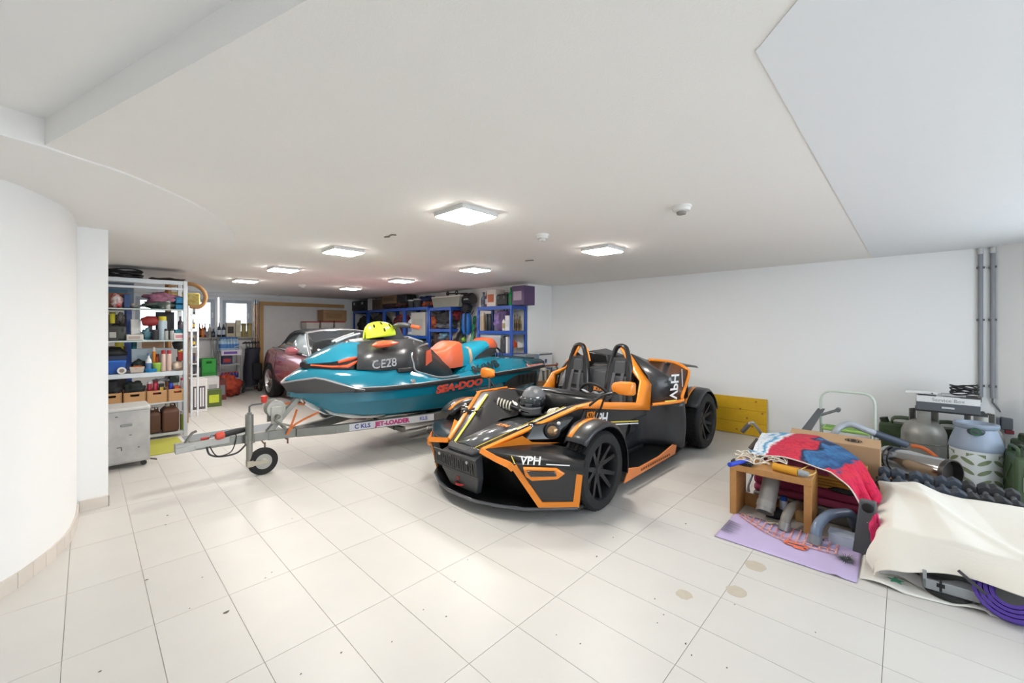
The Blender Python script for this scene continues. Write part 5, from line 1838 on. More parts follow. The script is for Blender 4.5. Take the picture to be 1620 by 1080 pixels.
# crates on shelf D
for k, (a, b, top, lab) in enumerate(((160, 193, 624, 'half hidden behind the pillar'), (195, 231, 622, 'second from the pillar, with a wide dark hand slot'), (232, 265, 619, 'third from the pillar, holding red cans'), (266, 296, 616, 'at the right post, holding a brush'))):
    LS('crate', a, b, top, 'D', 'wooden_crate', 'light wooden crate with hand slot, ' + lab, 'crate', 'c99a6a', 'a97a4c', d=.34, off=-.01, group='wooden crates on the shelving unit')
for a, b, top, kind, nm, lab, cat, c, c2 in (
        (163, 192, 604, 'bag', 'black_boots', 'bundle of black boots in the leftmost crate', 'boots', '17181a', '2c2f36'),
        (196, 229, 605, 'bag', 'black_jacket', 'black rain gear bulging out of the second crate', 'clothing', '1a1f20', '2b3533'),
        (233, 241, 604, 'can', 'red_can', 'red and white paint can, left one in the third crate', 'can', 'a32a3a', 'dcdce4'),
        (242, 251, 603, 'can', 'red_can', 'crimson paint can, right one in the third crate', 'can', 'b8304a', '8c2028'),
        (252, 260, 608, 'carton', 'tape_packet', 'black packet with a yellow ring in the third crate', 'packet', '24221f', 'c9a93c'),
        (267, 275, 606, 'can', 'blue_tin', 'round royal blue tin in the rightmost crate', 'tin', '2238a8', '3450c0'),
        (276, 284, 611, 'carton', 'orange_packet', 'orange packet in the rightmost crate', 'packet', 'd2562e', 'e07a4a'),
        (286, 291, 598, 'can', 'brush_bottle', 'white bottle with red top in the rightmost crate', 'bottle', 'ddd5d6', 'c23040')):
    LS(kind, a, b, top, None, nm, lab, cat, c, c2, d=.1, off=.03, z=lv['D'] + .10)
LS('case', 267, 284, 593, None, 'green_case', 'dark green case above the rightmost crate', 'case', '2b3a33', '56625a', d=.12, off=.28, z=lv['D'] + .20)
LS('flat', 243, 268, 597, None, 'silver_foil', 'crumpled silver foil above the third crate', 'foil', 'c8cfd6', '98a2ab', d=.2, off=.2, z=lv['D'] + .205)
# bottom
LS('jug', 236, 255, 646, 'E', 'brown_canister', 'dark brown plastic canister, left one at the bottom of the shelving', 'canister', '5c3d30', 'd8c9b8', d=.25, off=.02)
LS('jug', 257, 284, 640, 'E', 'brown_canister', 'wide dark brown plastic canister at the bottom right of the shelving', 'canister', '63402f', 'e0d8cc', d=.28, off=.0)
LS('can', 285, 291, 650, 'E', 'lime_bottle', 'slim bottle with lime label beside the wide brown canister', 'bottle', '8d9a3a', 'd8d8d8', d=.05, off=.05)

# blue uprights of a second rack behind, with a few things
rk = thing('blue_rack', 'dark blue metal rack behind the grey shelving unit', 'rack', (0, 0, 0))
blu = m('1d3f86', rough=.35, coat=.2, var=.05)
px = at(204, 520, y=7.9).x
for x in (px, -.6):
    for y in (7.9, 8.3):
        g = G()
        g.box(x - .03, y - .03, 0, x + .03, y + .03, 1.80)
        g.add('post', blu, rk, bev=.004)
for z in (.4, .82, 1.27, 1.72):
    board(rk, -.6, px, 7.9, 8.3, z, blu, .05)
for k, (x, z, w, h, c) in enumerate(((.25, 1.27, .3, .3, '55504c'), (.0, .82, .35, .25, '3a3f45'), (.28, .82, .22, .3, '6b5647'), (.2, .4, .4, .3, '4a4744'))):
    item('carton', 'stored_box', 'dull %s box on the blue rack behind the grey shelving' % ('brown', 'slate', 'tan', 'dark')[k], 'box', (x, 8.1, z + .001), w, .3, h, c)

# ---- narrow side rack with small bottles, seen right of the grey shelving
nr = thing('narrow_rack', 'narrow white side rack with small hanging things, right of the grey shelving', 'rack', (0, 0, 0))
na, nb = at(303, 560, y=8.0).x, at(313, 560, y=8.0).x
for x in (na, nb):
    g = G()
    g.box(x - .012, 7.99, 0, x + .012, 8.02, 1.78)
    g.add('post', pvc, nr)
for k, py in enumerate((497, 520, 548, 575, 592)):
    z = at(308, py, y=8.0).z
    g = G()
    g.box(na, 7.98, z - .012, nb, 8.25, z)
    g.add('shelf', pvc, nr)
    c, c2, lab = (('4a4a52', '8a8a90', 'grey knobbly toy'), ('2e2c38', 'c9a63a', 'small dark flask with yellow neck'), ('26262c', 'd0b040', 'black bottle with gold cap'), ('6a4a44', '2e3a60', 'pair of brown and navy packets'), ('3a3c40', '55585c', 'grey metal tin'))[k]
    item('bottle' if k in (1, 2) else 'carton', 'rack_item', lab + ' on the narrow white rack', 'bottle' if k in (1, 2) else 'packet', ((na + nb) / 2, 8.12, z + .001), abs(nb - na) * .6, .1, .16, c, c2)

# wicker-framed mirror shape above: bent wood chair back
ch = thing('rattan_chair', 'rattan armchair frame with yellow cushion stacked high behind the shelving', 'chair', (0, 0, 0))
p = lambda a, b: at(a, b, y=7.55)
g = G()
g.tube(spline([p(262, 452), p(300, 449), p(318, 456), p(325, 468), p(322, 480), p(313, 486), p(300, 484)], 5), .028, 9)
g.add('frame', m('b98a58', rough=.4, var=.1), ch)
g = G()
g.tube([p(266, 447), p(266, 486), V((p(266, 486).x, 7.55, 0))], .035, 8)
g.tube([p(295.5, 484), V((p(295.5, 484).x, 7.55, 0))], .02, 8)
g.add('leg', m('9a6a3a', rough=.45), ch)
g = G()
a, b = p(296, 462), p(318, 484)
g.box(p(258, 460).x, 7.60, b.z, b.x, 7.68, a.z)
g.add('cushion', m('c9bb78', rough=.8, alt='b5a050', scale=20), ch, bev=.02)

# ---- grey cabinet on castors in front of the shelving
cb = thing('roll_cabinet', 'scuffed pale grey metal cabinet on castors beside the white pillar', 'cabinet', (0, 0, 0))
a, b = at(165, 746, z=.06), at(237, 735, z=.06)
cy = 5.50
x0, x1 = -.02, .445
g = G()
g.box(x0, cy, .055, x1, cy + .40, .585)
g.add('body', m('b9b8b5', rough=.45, var=.10, scale=5, alt='a9a8a6'), cb, bev=.006)
g = G()
g.box(x0 - .004, cy - .006, .565, x1 + .004, cy + .404, .60)
g.add('top', m('d2d1ce', rough=.4, var=.06), cb, bev=.012)
g = G()
g.box(x0 + .012, cy - .008, .075, x1 - .012, cy + .002, .56)
dr_ = g.add('door', m('bcbbb8', rough=.45, var=.10, scale=6, alt='adacab'), cb, bev=.004)
g = G()
g.cbox((.27, cy - .012, .43), (.085, .012, .022))
g.add('handle', m('8f8f8d', rough=.4), dr_, bev=.004)
g = G()
for (xx, zz, w, h) in ((.12, .22, .014, .07), (.13, .255, .03, .012), (.22, .22, .035, .01), (.235, .20, .01, .03), (.3, .33, .02, .008), (.06, .40, .012, .012), (.36, .2, .012, .012), (.2, .52, .02, .01)):
    g.box(xx - w / 2, cy - .0095, zz - h / 2, xx + w / 2, cy - .0075, zz + h / 2)
o = g.add('scuff_marks', m('6f6c68', rough=.8), dr_)
o['kind'] = 'stuff'
for x, y in ((.03, cy + .05), (.40, cy + .05), (.03, cy + .36), (.40, cy + .36)):
    g = G()
    g.cyl((x, y - .012, .024), (x, y + .012, .024), .024, n=14)
    g.box(x - .012, y - .016, .03, x + .012, y + .016, .058)
    g.add('castor', m('2c2c2c', rough=.6), cb)
g = G()
g.tube([(.445, cy + .06, .05), (.50, cy + .03, .035), (.50, cy + .09, .03), (.45, cy + .10, .045)], .005, 6)
g.add('foot_lever', m('55534f', rough=.5, metal=.4), cb)

# ---- mats on the floor
for (nm, lab, c, x0, x1, y0, y1) in (('grey_mat', 'grey ribbed floor mat behind the trailer drawbar', '8f959c', .83, 1.85, 5.95, 6.62), ('olive_mat', 'olive yellow floor mat in front of the shelving unit', 'b5b54e', .43, .80, 5.86, 6.66)):
    g = G()
    g.box(x0, y0, .0005, x1, y1, .008)
    t = g.add(nm, m(c, rough=.9, var=.06, bump=.3, bscale=200), bev=.002)
    tag(t, lab, 'mat')
    if nm == 'grey_mat':
        g = G()
        g.box(x0 - .035, y0, .0005, x0 - .001, y1, .010)
        g.add('edge_strip', m('d8d6d2', rough=.5), t)

# ---- rear corner by the window
sillz = WZ0 + .001
for k, (a, b, top, kind, lab, cat, c, c2) in enumerate((
        (312, 319, 511, 'bottle', 'dark red liqueur bottle, first on the windowsill', 'bottle', '4a1f18', '8a3b22'),
        (318, 324, 513, 'bottle', 'orange bottle behind the first dark red one on the sill', 'bottle', 'd9742a', 'e89040'),
        (322, 327, 511, 'bottle', 'wine-red bottle, third on the windowsill', 'bottle', '5c2530', 'a8868a'),
        (329, 335, 512, 'bottle', 'pale frosted bottle on the windowsill', 'bottle', 'a8a498', '8e8a80'),
        (335, 341, 520, 'bottle', 'squat dark blue bottle on the windowsill', 'bottle', '23263a', '4a4e60'),
        (344, 350, 510, 'bottle', 'black wine bottle with white shoulder label, left of two', 'bottle', '1e2233', 'c9d0dc'),
        (351, 357, 510, 'bottle', 'black wine bottle with white shoulder label, right of two', 'bottle', '1e2233', 'c9d0dc'),
        (358, 372, 510, 'carton', 'beige gift box with two dark bottles printed on it', 'box', 'cdbfa8', '26221f'),
        (373, 381, 506, 'carton', 'tall cream gift box on the windowsill', 'box', 'd8d2b8', 'c2bca2'),
        (382, 390, 511, 'tub', 'gold tin, left one at the end of the windowsill', 'tin', 'a4935c', '8c7b46'),
        (391, 399, 511, 'tub', 'gold tin, right one at the end of the windowsill', 'tin', 'b3a268', '948250'))):
    y = YB - .10
    p, q = at(a, top, y=y - .03), at(b, top, y=y - .03)
    w = q.x - p.x
    item(kind, {'bottle': 'wine_bottle', 'carton': 'gift_box', 'tub': 'gold_tin'}[kind], lab, cat, ((p.x + q.x) / 2, y, sillz), w, min(w, .1), p.z - sillz, c, c2, group='bottles and boxes on the windowsill')
# brooms
for k, (a, b) in enumerate(((336, 341), (345, 339))):
    g = G()
    p0, p1 = at(a, 533, y=YB - .2), at(b, 592, y=YB - .45)
    g.tube([p1, p0], .013, 7)
    t = g.add('broom_handle', m('8f9494', rough=.5))
    tag(t, 'thin grey broom handle leaning below the sill, %s of two' % ('left', 'right')[k], 'broom')


def FL(kind, px0, px1, top, bot, y, name, label, cat, c, c2=None, d=.3, z=0.0, group=None, rotz=0.0):
    a, b = at(px0, top, y=y), at(px1, top, y=y)
    return item(kind, name, label, cat, ((a.x + b.x) / 2, y + d / 2, z), b.x - a.x, d, a.z - z, c, c2, rotz, group)


FL('crate', 319, 343, 590, 600, 9.75, 'green_crate', 'green plastic bottle crate, lower of two below the window', 'crate', '2f9a3c', '27852f', d=.35)
zc = at(330, 590, y=9.75).z
FL('crate', 319, 342, 568, 590, 9.75, 'green_crate', 'bright green plastic crate, upper of two below the window', 'crate', '35ab42', '2c9238', d=.35, z=zc + .003)
FL('bin', 309, 322, 573, 590, 9.85, 'grey_bin', 'grey bin with dark teal lid left of the green crates', 'bin', '8a8f90', '2f5c5c', d=.3)
# floor cartons
t = FL('carton', 302, 328, 600, 651, 8.35, 'appliance_box', 'white appliance carton with a printed chrome urn, right of the shelving', 'box', 'e9e7e6', None, d=.34)
a, b = at(303, 612, y=8.35), at(327, 648, y=8.35)
w, h_ = (b.x - a.x) * .8, a.z - b.z
g = G()
cx = 0
for k in range(9):
    u0, u1 = k / 9, (k + 1) / 9
    g.k = (0, 1, 2, 1, 0, 1, 2, 1, 0)[k]
    g.box(-w / 2 + w * u0, -.1745, .09, -w / 2 + w * u1, -.1715, .09 + h_ * .78)
g.k = 0
g.box(-w * .52, -.1745, .05, w * .52, -.1715, .09)
g.box(-w * .5, -.1745, .09 + h_ * .78, w * .5, -.1715, .10 + h_ * .82)
g.add('urn_print', [m('55535a', rough=.5), m('f0f0f2', rough=.4), m('8d8c92', rough=.4)], t)
FL('carton', 328, 347, 597, 640, 9.2, 'white_box', 'white carton with a small printed picture behind the flower box', 'box', 'eae9e8', 'b0b0b4', d=.3)
FL('carton', 328, 351, 618, 632, 8.75, 'flower_box', 'low box printed with green leaves and a lime base', 'box', '56692f', 'c8d43a', d=.25)
FL('carton', 347, 358, 600, 625, 9.45, 'maroon_folder', 'upright maroon and grey folder beside the white carton', 'folder', '6e2f2c', '7c8088', d=.3)
# water-bottle trolley
tw = thing('wire_trolley', 'grey tiered trolley with water packs below the window', 'trolley', (0, 0, 0))
y = 10.1
xa, xb = at(348, 560, y=y).x, at(381, 560, y=y).x
for x in (xa, xb):
    for yy in (y, y + .35):
        g = G()
        g.tube([(x, yy, 0), (x, yy, .86)], .012, 7)
        g.add('post', m('9da1a6', rough=.4, metal=.4), tw)
tz = [at(365, py, y=y).z for py in (554, 576, 598)]
for z in tz:
    g = G()
    g.box(xa, y, z - .015, xb, y + .35, z)
    g.add('shelf', m('b9bcc2', rough=.4), tw, bev=.003)
g = G()
g.tube(spline([(xb, y, .82), (xb + .05, y, .92), (xb - .02, y, 1.0), (xb - .12, y, .98)], 4), .012, 7)
g.add('push_handle', m('aeb2b6', rough=.4, metal=.4), tw)
w = xb - xa
for r_ in range(2):
    for k in range(6):
        item('bottle', 'water_bottle', 'clear blue water bottle on the trolley, %s from the left in the %s row' % (('first', 'second', 'third', 'fourth', 'fifth', 'sixth')[k], ('front', 'rear')[r_]), 'bottle', (xa + .05 + k * (w - .1) / 5, y + .08 + .13 * r_, tz[0] + .002), .075, .075, .27, 'a8c8e0', '4a7fc0', group='water bottles on the trolley')
item('carton', 'purple_pack', 'white and purple packet at the front of the trolley top', 'packet', ((xa + xb) / 2, y - .045, tz[0] - .1), w * .95, .06, .11, 'd9d4e2', '6a48a0')
item('carton', 'red_blue_pack', 'red and navy packet on the middle trolley shelf', 'packet', (xa + w * .38, y + .12, tz[1] + .002), w * .5, .15, .16, '2b2f5c', 'b32c30')
for k in range(5):
    item('can', 'drink_can', 'red and blue drink can, %s from the left on the lowest trolley shelf' % ('first', 'second', 'third', 'fourth', 'fifth')[k], 'can', (xa + .06 + k * (w - .12) / 4, y + .08, tz[2] + .002), .066, .066, .12, '3a3f8c', 'b03038', group='drink cans on the trolley')
item('bag', 'onion_sack', 'bulging orange-red net sack on the floor by the golf bag', 'sack', (at(364, 615, y=9.75).x, 9.85, .0), .42, .4, .44, 'b8492c', '8c2f24', seed=4)
# golf bag on its trolley
gb = thing('golf_bag', 'navy and black golf bag on a wheeled trolley left of the red car', 'golf bag', (at(396, 600, y=10.25).x, 10.3, 0))
g = G()
g.loft([[V((.02 * k + rx * cos(a), -.05 + .035 * k + rx * .8 * sin(a), z)) for a in [2 * pi * i / 14 for i in range(14)]] for k, (z, rx) in enumerate(((.14, .12), (.3, .15), (.55, .155), (.8, .14), (.92, .15), (.95, .14)))])
g.add('bag_body', m('1f2233', rough=.7, var=.1), gb)
g = G()
g.box(.02, -.18, .25, .20, -.02, .62)
g.add('pocket', m('16181f', rough=.7), gb, bev=.03)
for k in range(5):
    g = G()
    x = -.06 + k * .06
    g.tube([(x, .02, .85), (x + .01, .06, 1.06 + .02 * (k % 2))], .007, 6)
    g.loft([[(x - .005, .04, 1.05), (x + .02, .04, 1.05), (x + .02, .07, 1.09), (x - .005, .07, 1.09)], [(x - .07, .03, 1.04), (x - .05, .03, 1.04), (x - .05, .05, 1.06), (x - .07, .05, 1.06)]])
    g.add('golf_club', m('4a4c50', rough=.3, metal=.7), gb)
for x in (-.16, .16):
    g = G()
    g.lathe([(.07, -.02), (.125, -.025), (.13, 0), (.125, .025), (.07, .02)], (x, -.12, .13), (1, 0, 0), 22, cap=False)
    wv = g.add('wheel', m('2a2b2c', rough=.8), gb)
    g = G()
    g.cyl((x - .015, -.12, .13), (x + .015, -.12, .13), .075, n=18)
    g.add('wheel_hub', m('b9ab98', rough=.5), wv)
g = G()
g.cyl((-.16, -.12, .13), (.16, -.12, .13), .012)
g.tube([(0, -.12, .13), (0, .10, .55), (0, .16, .98)], .014, 7)
g.add('trolley_frame', m('55585c', rough=.4, metal=.5), gb)

# white panel with a wooden frame on the rear wall, copper and steel pipes
pn = thing('framed_panel', 'large pale panel in a wooden frame against the rear wall behind the car', 'panel', (0, 0, 0))
yp = YB - .09
xa, xb = at(413, 560, y=yp).x, at(544, 480, y=yp).x
zt = at(420, 477, y=yp).z
wd = m('c1965f', rough=.5, kind='wood', scale=6, var=.12)
g = G()
g.box(xa, yp, 0, xb, yp + .03, zt - .05)
g.add('panel_sheet', m('dcdcdc', rough=.7), pn)
g = G()
g.box(xa - .03, yp - .03, zt - .085, xb, yp + .02, zt)
g.add('frame_rail', wd, pn, bev=.003)
g = G()
g.box(xa - .035, yp - .03, 0, xa + .045, yp + .02, zt - .086)
g.add('frame_post', wd, pn, bev=.003)
for k, (dx, c) in enumerate(((-.085, 'd3a184'), (-.14, 'c9b8aa'))):
    g = G()
    g.cyl((xa + dx, yp, .0), (xa + dx, yp, zt - .06), .022)
    t = g.add('wall_pipe', m(c, rough=.25, metal=.7))
    tag(t, ('copper coloured pipe beside the wooden post on the rear wall', 'pale steel pipe left of the copper one on the rear wall')[k], 'pipe')
    g = G()
    g.cyl((xa + dx, yp, zt - .06), (xa + dx, yp, zt + .03), .027)
    g.add('pipe_sleeve', m('b9c4c9', rough=.3, metal=.6), t)
# cartons on a wall shelf behind the car
ws = thing('wall_shelf', 'plain board shelf on the rear wall behind the car roof', 'shelf', (0, 0, 0))
yb_ = YB - .55
xa, xb = at(484, 520, y=yb_).x, at(552, 520, y=yb_).x
zs = 1.33
g = G()
g.box(xa - .05, yb_, zs - .03, xb + .1, YB - .10, zs)
g.add('board', m('b8a68a', rough=.6), ws)
for x in (xa + .1, xb - .1):
    g = G()
    g.box(x - .02, YB - .13, 0, x + .02, YB - .09, zs - .03)
    g.box(x - .02, yb_ + .02, 0, x + .02, yb_ + .06, zs - .03)
    g.add('leg', m('8c8c8c', rough=.5), ws)
for k, (a, b) in enumerate(((485, 507), (508, 529), (530, 548))):
    p, q = at(a, 508, y=yb_), at(b, 508, y=yb_)
    item('bin', 'archive_box', 'white storage box with red lid behind the car, %s of three' % ('leftmost', 'middle', 'rightmost')[k], 'box', ((p.x + q.x) / 2, yb_ + .2, zs + .001), q.x - p.x - .01, .36, p.z - zs, 'dcd6cf', 'a8484a')
p, q = at(512, 490, y=yb_), at(549, 490, y=yb_)
zt2 = at(530, 508, y=yb_).z
item('carton', 'brown_carton', 'brown carton on top of the red-lidded boxes behind the car', 'box', ((p.x + q.x) / 2, yb_ + .2, zt2 + .004), q.x - p.x, .36, p.z - zt2, 'a9845c', '98754f')

# ---- blue boltless racks along the right wall
bl = m('1f4fa8', rough=.3, coat=.3, var=.05)
FX = 4.905


def rack(label, y0, y1, levels, z_top):
    t = thing('metal_rack', label, 'rack', (0, 0, 0), group='blue racks along the right wall')
    for y in (y0, y1):
        for x in (FX, XJ - .035):
            g_ = G()
            g_.box(x - .02, y - .022, 0, x + .02, y + .022, z_top)
            g_.add('post', bl, t, bev=.004)
    for z in levels:
        g_ = G()
        g_.box(FX + .02, y0 + .02, z - .016, XJ - .05, y1 - .02, z - .001)
        b = g_.add('shelf', m('9c8f7e', rough=.8), t)
        g_ = G()
        g_.box(FX - .012, y0, z - .062, FX + .018, y1, z)
        g_.add('front_beam', bl, b, bev=.003)
        for y in (y0, y1):
            g_ = G()
            g_.box(FX, y - .012, z - .062, XJ - .03, y + .012, z)
            g_.add('side_beam', bl, b, bev=.003)
    return t


za = [at(785, py, x=FX).z for py in (484, 523, 558, 600)]
zb_ = [at(697, py, x=FX).z for py in (486, 520, 556)] + [.45]
zc_ = [at(625, py, x=FX).z for py in (488, 530)] + [.8, .4]
rack('blue metal rack at the wall corner, nearest of the row', 4.72, 5.55, za, za[0])
rack('blue metal rack with the clear tote on top, second from the corner', 6.36, 7.06, zb_, zb_[0])
ys = [7.10, 8.02, 8.92, 9.72]
for k in range(3):
    rack('blue metal rack behind the handlebar, %s from the corner' % ('third', 'fourth', 'fifth')[k], ys[k] + .03, ys[k + 1] - .03, zc_, zc_[0])
rack('dark blue rack in the far corner beside the rear wall', 9.76, 10.5, zc_, zc_[0])


def RS(kind, px0, px1, top, z, name, label, cat, c, c2=None, d=.28, off=.03, group=None):
    """thing on the racks of the right wall"""
    x = FX + off
    a, b = at(px0, top, x=x), at(px1, top, x=x)
    w = abs(b.y - a.y)
    dd = min(d, max(w, .06))
    return item(kind, name, label, cat, (x + dd / 2, (a.y + b.y) / 2, z + .001), w, dd, max(.03, (a.z + b.z) / 2 - z), c, c2, R(-90), group)


Z0, Z1, Z2, Z3 = za
for a in (
    ('bottle', 759, 765, 462, Z0, 'thermos', 'slim steel-blue thermos on top of the nearest blue rack', 'thermos', '6f7f94', '4a4f5c'),
    ('bottle', 766, 770, 460, Z0, 'thermos', 'slim dark red and silver thermos next to the steel-blue one', 'thermos', '7a3a44', 'a0a4ac'),
    ('carton', 770, 784, 458, Z0, 'toy_carton', 'white toy carton with orange and brown print on the nearest rack', 'box', 'd8cfc8', 'b5603c'),
    ('case', 785, 801, 462, Z0, 'dark_case', 'black box with glossy front on top of the nearest rack', 'case', '24272a', '5a5f64'),
    ('bottle', 802, 809, 454, Z0, 'green_flask', 'tall green flask on top of the nearest rack', 'flask', '1f8a50', '17683c'),
    ('carton', 810, 829, 452, Z0, 'purple_box', 'large violet toy box on top of the nearest rack', 'box', '584469', 'a894a8'),
    ('can', 759, 764, 494, Z1, 'tan_tube', 'tan cardboard tube at the left of the second rack shelf', 'tube', 'c2a988', 'd8cdbb'),
    ('can', 766, 770, 496, Z1, 'black_can', 'black can, left of the pair on the second rack shelf', 'can', '26282a', '3c3f42'),
    ('can', 771, 775, 496, Z1, 'black_can', 'black can, right of the pair on the second rack shelf', 'can', '2a2c2e', '3c3f42'),
    ('bag', 779, 790, 492, Z1, 'lilac_bag', 'lilac patterned bag on the second rack shelf', 'bag', '8d78a8', '6a4f8c'),
    ('case', 788, 800, 486, Z1, 'purple_case', 'dark purple case behind the lilac bag', 'case', '4f3a6c', '3c2c52'),
    ('bottle', 793, 798, 498, Z1, 'white_bottle', 'white bottle with tan label on the second rack shelf', 'bottle', 'd9d6d0', 'a08a5c'),
    ('carton', 799, 806, 499, Z1, 'white_packet', 'plain white packet right of the white bottle on the rack', 'packet', 'd5d8de', 'bfc4cc'),
    ('bin', 758, 792, 529, Z2, 'clear_tote', 'grey translucent tote on the third rack shelf', 'tote', 'a9aeb4', 'c2c7cc'),
    ('case', 791, 799, 531, Z2, 'laptop_case', 'upright dark laptop case beside the grey tote', 'case', '33363f', '555a66'),
    ('book', 800, 803, 533, Z2, 'white_binder', 'white binder right of the dark laptop case', 'binder', 'cfd2d8', 'b0b4bc'),
    ('carton', 812, 832, 561, Z3, 'grey_box', 'grey box low on the nearest rack', 'box', '8c9098', '5a7aa8'),
):
    RS(*a, off=.05 if a[5] == 'purple_case' else .03)
# tan wooden bits and pennant seen through the side of the near rack
for k, (a, b, top) in enumerate(((813, 816, 498), (817, 820, 497), (821, 825, 500))):
    p = at((a + b) / 2, top, y=4.85)
    item('bottle', 'tan_bottle', 'tan bottle seen through the rack side, %s of three' % ('left', 'middle', 'right')[k], 'bottle', (p.x, 4.85, Z1 + .001), .045, .045, p.z - Z1, 'a58a5c', '6c5434')
p, q = at(811, 536, y=4.82), at(822, 549, y=4.82)
g = G()
g.prism([(p.x, 4.80, p.z), (q.x, 4.80, q.z), (p.x + .005, 4.80, q.z)], (0, .03, 0))
t = g.add('pennant', m('d9542c', rough=.6))
tag(t, 'orange triangular pennant on the third shelf of the nearest rack', 'pennant')
p, q = at(819, 540, y=4.77), at(836, 549, y=4.77)
g = G()
g.prism([(p.x, 4.76, p.z), (q.x, 4.76, q.z + .005), (p.x, 4.76, q.z)], (0, .02, 0))
t = g.add('paper_sheet', m('e6e2e0', rough=.7))
tag(t, 'white paper sheet sticking out beside the orange pennant', 'paper')
ZB = zb_
for a in (
    ('bin', 682, 727, 468, ZB[0], 'clear_tote', 'clear plastic tote with grey-green contents on the second rack', 'tote', '8f9488', 'c3c6bd'),
    ('bag', 684, 711, 493, ZB[1] + .05, 'sleeping_bag', 'rolled black sleeping bag on the second rack', 'bag', '222327', '34363c'),
    ('cloth', 684, 712, 511, ZB[1], 'grey_blanket', 'folded grey blanket under the black sleeping bag', 'blanket', '70757a', '54585e'),
    ('cloth', 676, 685, 499, ZB[1], 'orange_cloth', 'bunched orange cloth left of the sleeping bag', 'cloth', 'c2693c', '9a4a2c'),
    ('bag', 676, 712, 526, ZB[2], 'climbing_gear', 'heap of dark straps and gear behind the orange seat', 'gear', '23242a', '58392f'),
    ('cloth', 690, 706, 525, ZB[2] + .20, 'pale_blue_cloth', 'pale blue cloth lying on the heap of gear', 'cloth', '7aa0b8', '4c7186'),
    ('carton', 604, 628, 466, zc_[0] + .13, 'brown_carton', 'brown carton on top of dark bags on the far racks', 'box', '8c7254', '6f5a42'),
    ('book', 581, 584, 472, zc_[0], 'white_binder', 'pale grey binder, left of two on the far rack', 'binder', 'b9b9ba', '9c9c9e'),
    ('book', 585, 588, 472, zc_[0], 'white_binder', 'pale grey binder, right of two on the far rack', 'binder', 'aaaaac', '8e8e90'),
    ('carton', 589, 603, 474, zc_[0], 'brown_box', 'dull brown box right of the grey binders', 'box', '4f4238', '3c332c'),
    ('bag', 603, 622, 477, zc_[0], 'dark_bag', 'dark maroon-black bag under the high brown carton', 'bag', '231d22', '3c2630'),
    ('bag', 622, 635, 474, zc_[0], 'rust_bag', 'rusty brown and black bag on the far racks', 'bag', '6a3c2c', '241f20'),
    ('case', 626, 642, 464, zc_[0] + .12, 'black_sack', 'black case above the rusty brown bag', 'case', '1e1f25', '2e3038'),
    ('tub', 642, 650, 474, zc_[0], 'paint_bucket', 'dark paint bucket with white lid, left of two', 'bucket', '1f2228', 'c9ccc8'),
    ('tub', 651, 660, 472, zc_[0], 'paint_bucket', 'dark paint bucket with pale lid, right of two', 'bucket', '22262e', 'a8b0b4'),
    ('bag', 662, 681, 477, zc_[0], 'orange_bag', 'orange and black sports bag beside the clear tote', 'bag', 'c9541f', '221f22'),
    ('cloth', 660, 680, 468, zc_[0] + .13, 'navy_jacket', 'navy jacket lying over the orange sports bag', 'jacket', '26386c', '18223f'),
    ('bag', 586, 607, 497, zc_[1], 'dark_backpack', 'dark backpack on the second shelf of the far racks', 'bag', '26262c', '3a3630'),
    ('bag', 620, 638, 497, zc_[1], 'red_black_bag', 'black bag with red trim above the yellow helmet', 'bag', '1c1c22', '8a2426'),
    ('bottle', 642, 650, 495, zc_[1], 'white_canister', 'white and blue bottle beside the pale panel', 'bottle', 'c9ced6', '6c7fae'),
    ('carton', 651, 673, 494, zc_[1], 'flat_carton', 'pale grey flat carton standing on the far rack', 'box', 'b5b6b2', 'a6a7a3'),
    ('bin', 640, 664, 529, zc_[2] + .3, 'teal_crate', 'dark teal crate glimpsed under the orange grip', 'crate', '1f5a58', '2f6f6a'),
):
    RS(*a)
RS('bag', 708, 724, 490, ZB[1] + .14, 'red_bag', 'dark red bag behind the post of the second rack', 'bag', '8c1f2c', '5c1820', off=.15)
# far corner rack
for k, (a, b, top, lev, c, c2, lab, nm, kind) in enumerate(((556, 578, 473, 0, '1a191d', 'b8bcc0', 'large black case with a pale side in the far corner', 'black_case', 'case'), (561, 581, 499, 1, '19191b', '3a3c3c', 'dark round gear on the second shelf of the corner rack', 'round_gear', 'bag'))):
    RS(kind, a, b, top, zc_[lev], nm, lab, 'case' if kind == 'case' else 'gear', c, c2)
# black bag with rods lying on top of the tote
bx = thing('speaker_bag', 'glossy black bag with two rods, on top of the second rack', 'bag', (FX + .22, at(740, 474, x=FX + .22).y, ZB[0]))
g = G()
g.lathe([(.02, -.17), (.10, -.165), (.125, -.14), (.125, .14), (.10, .165), (.02, .17)], (0, 0, .14), (0, 1, 0), 22)
g.add('bag_body', m('17181b', rough=.25, coat=.5), bx)
g = G()
g.tube([(-.1, -.1, .25), (-.1, .5, .275)], .013, 6)
g.add('rod', m('1c1c1e', rough=.4), bx)
for y in (.22, .5):
    g = G()
    g.tube([V((-.1, y + .035 * cos(a), .28 + .035 * sin(a))) for a in [2 * pi * i / 12 for i in range(12)]], .012, 6, closed=True)
    g.add('rod_ring', m('1c1c1e', rough=.4), bx)
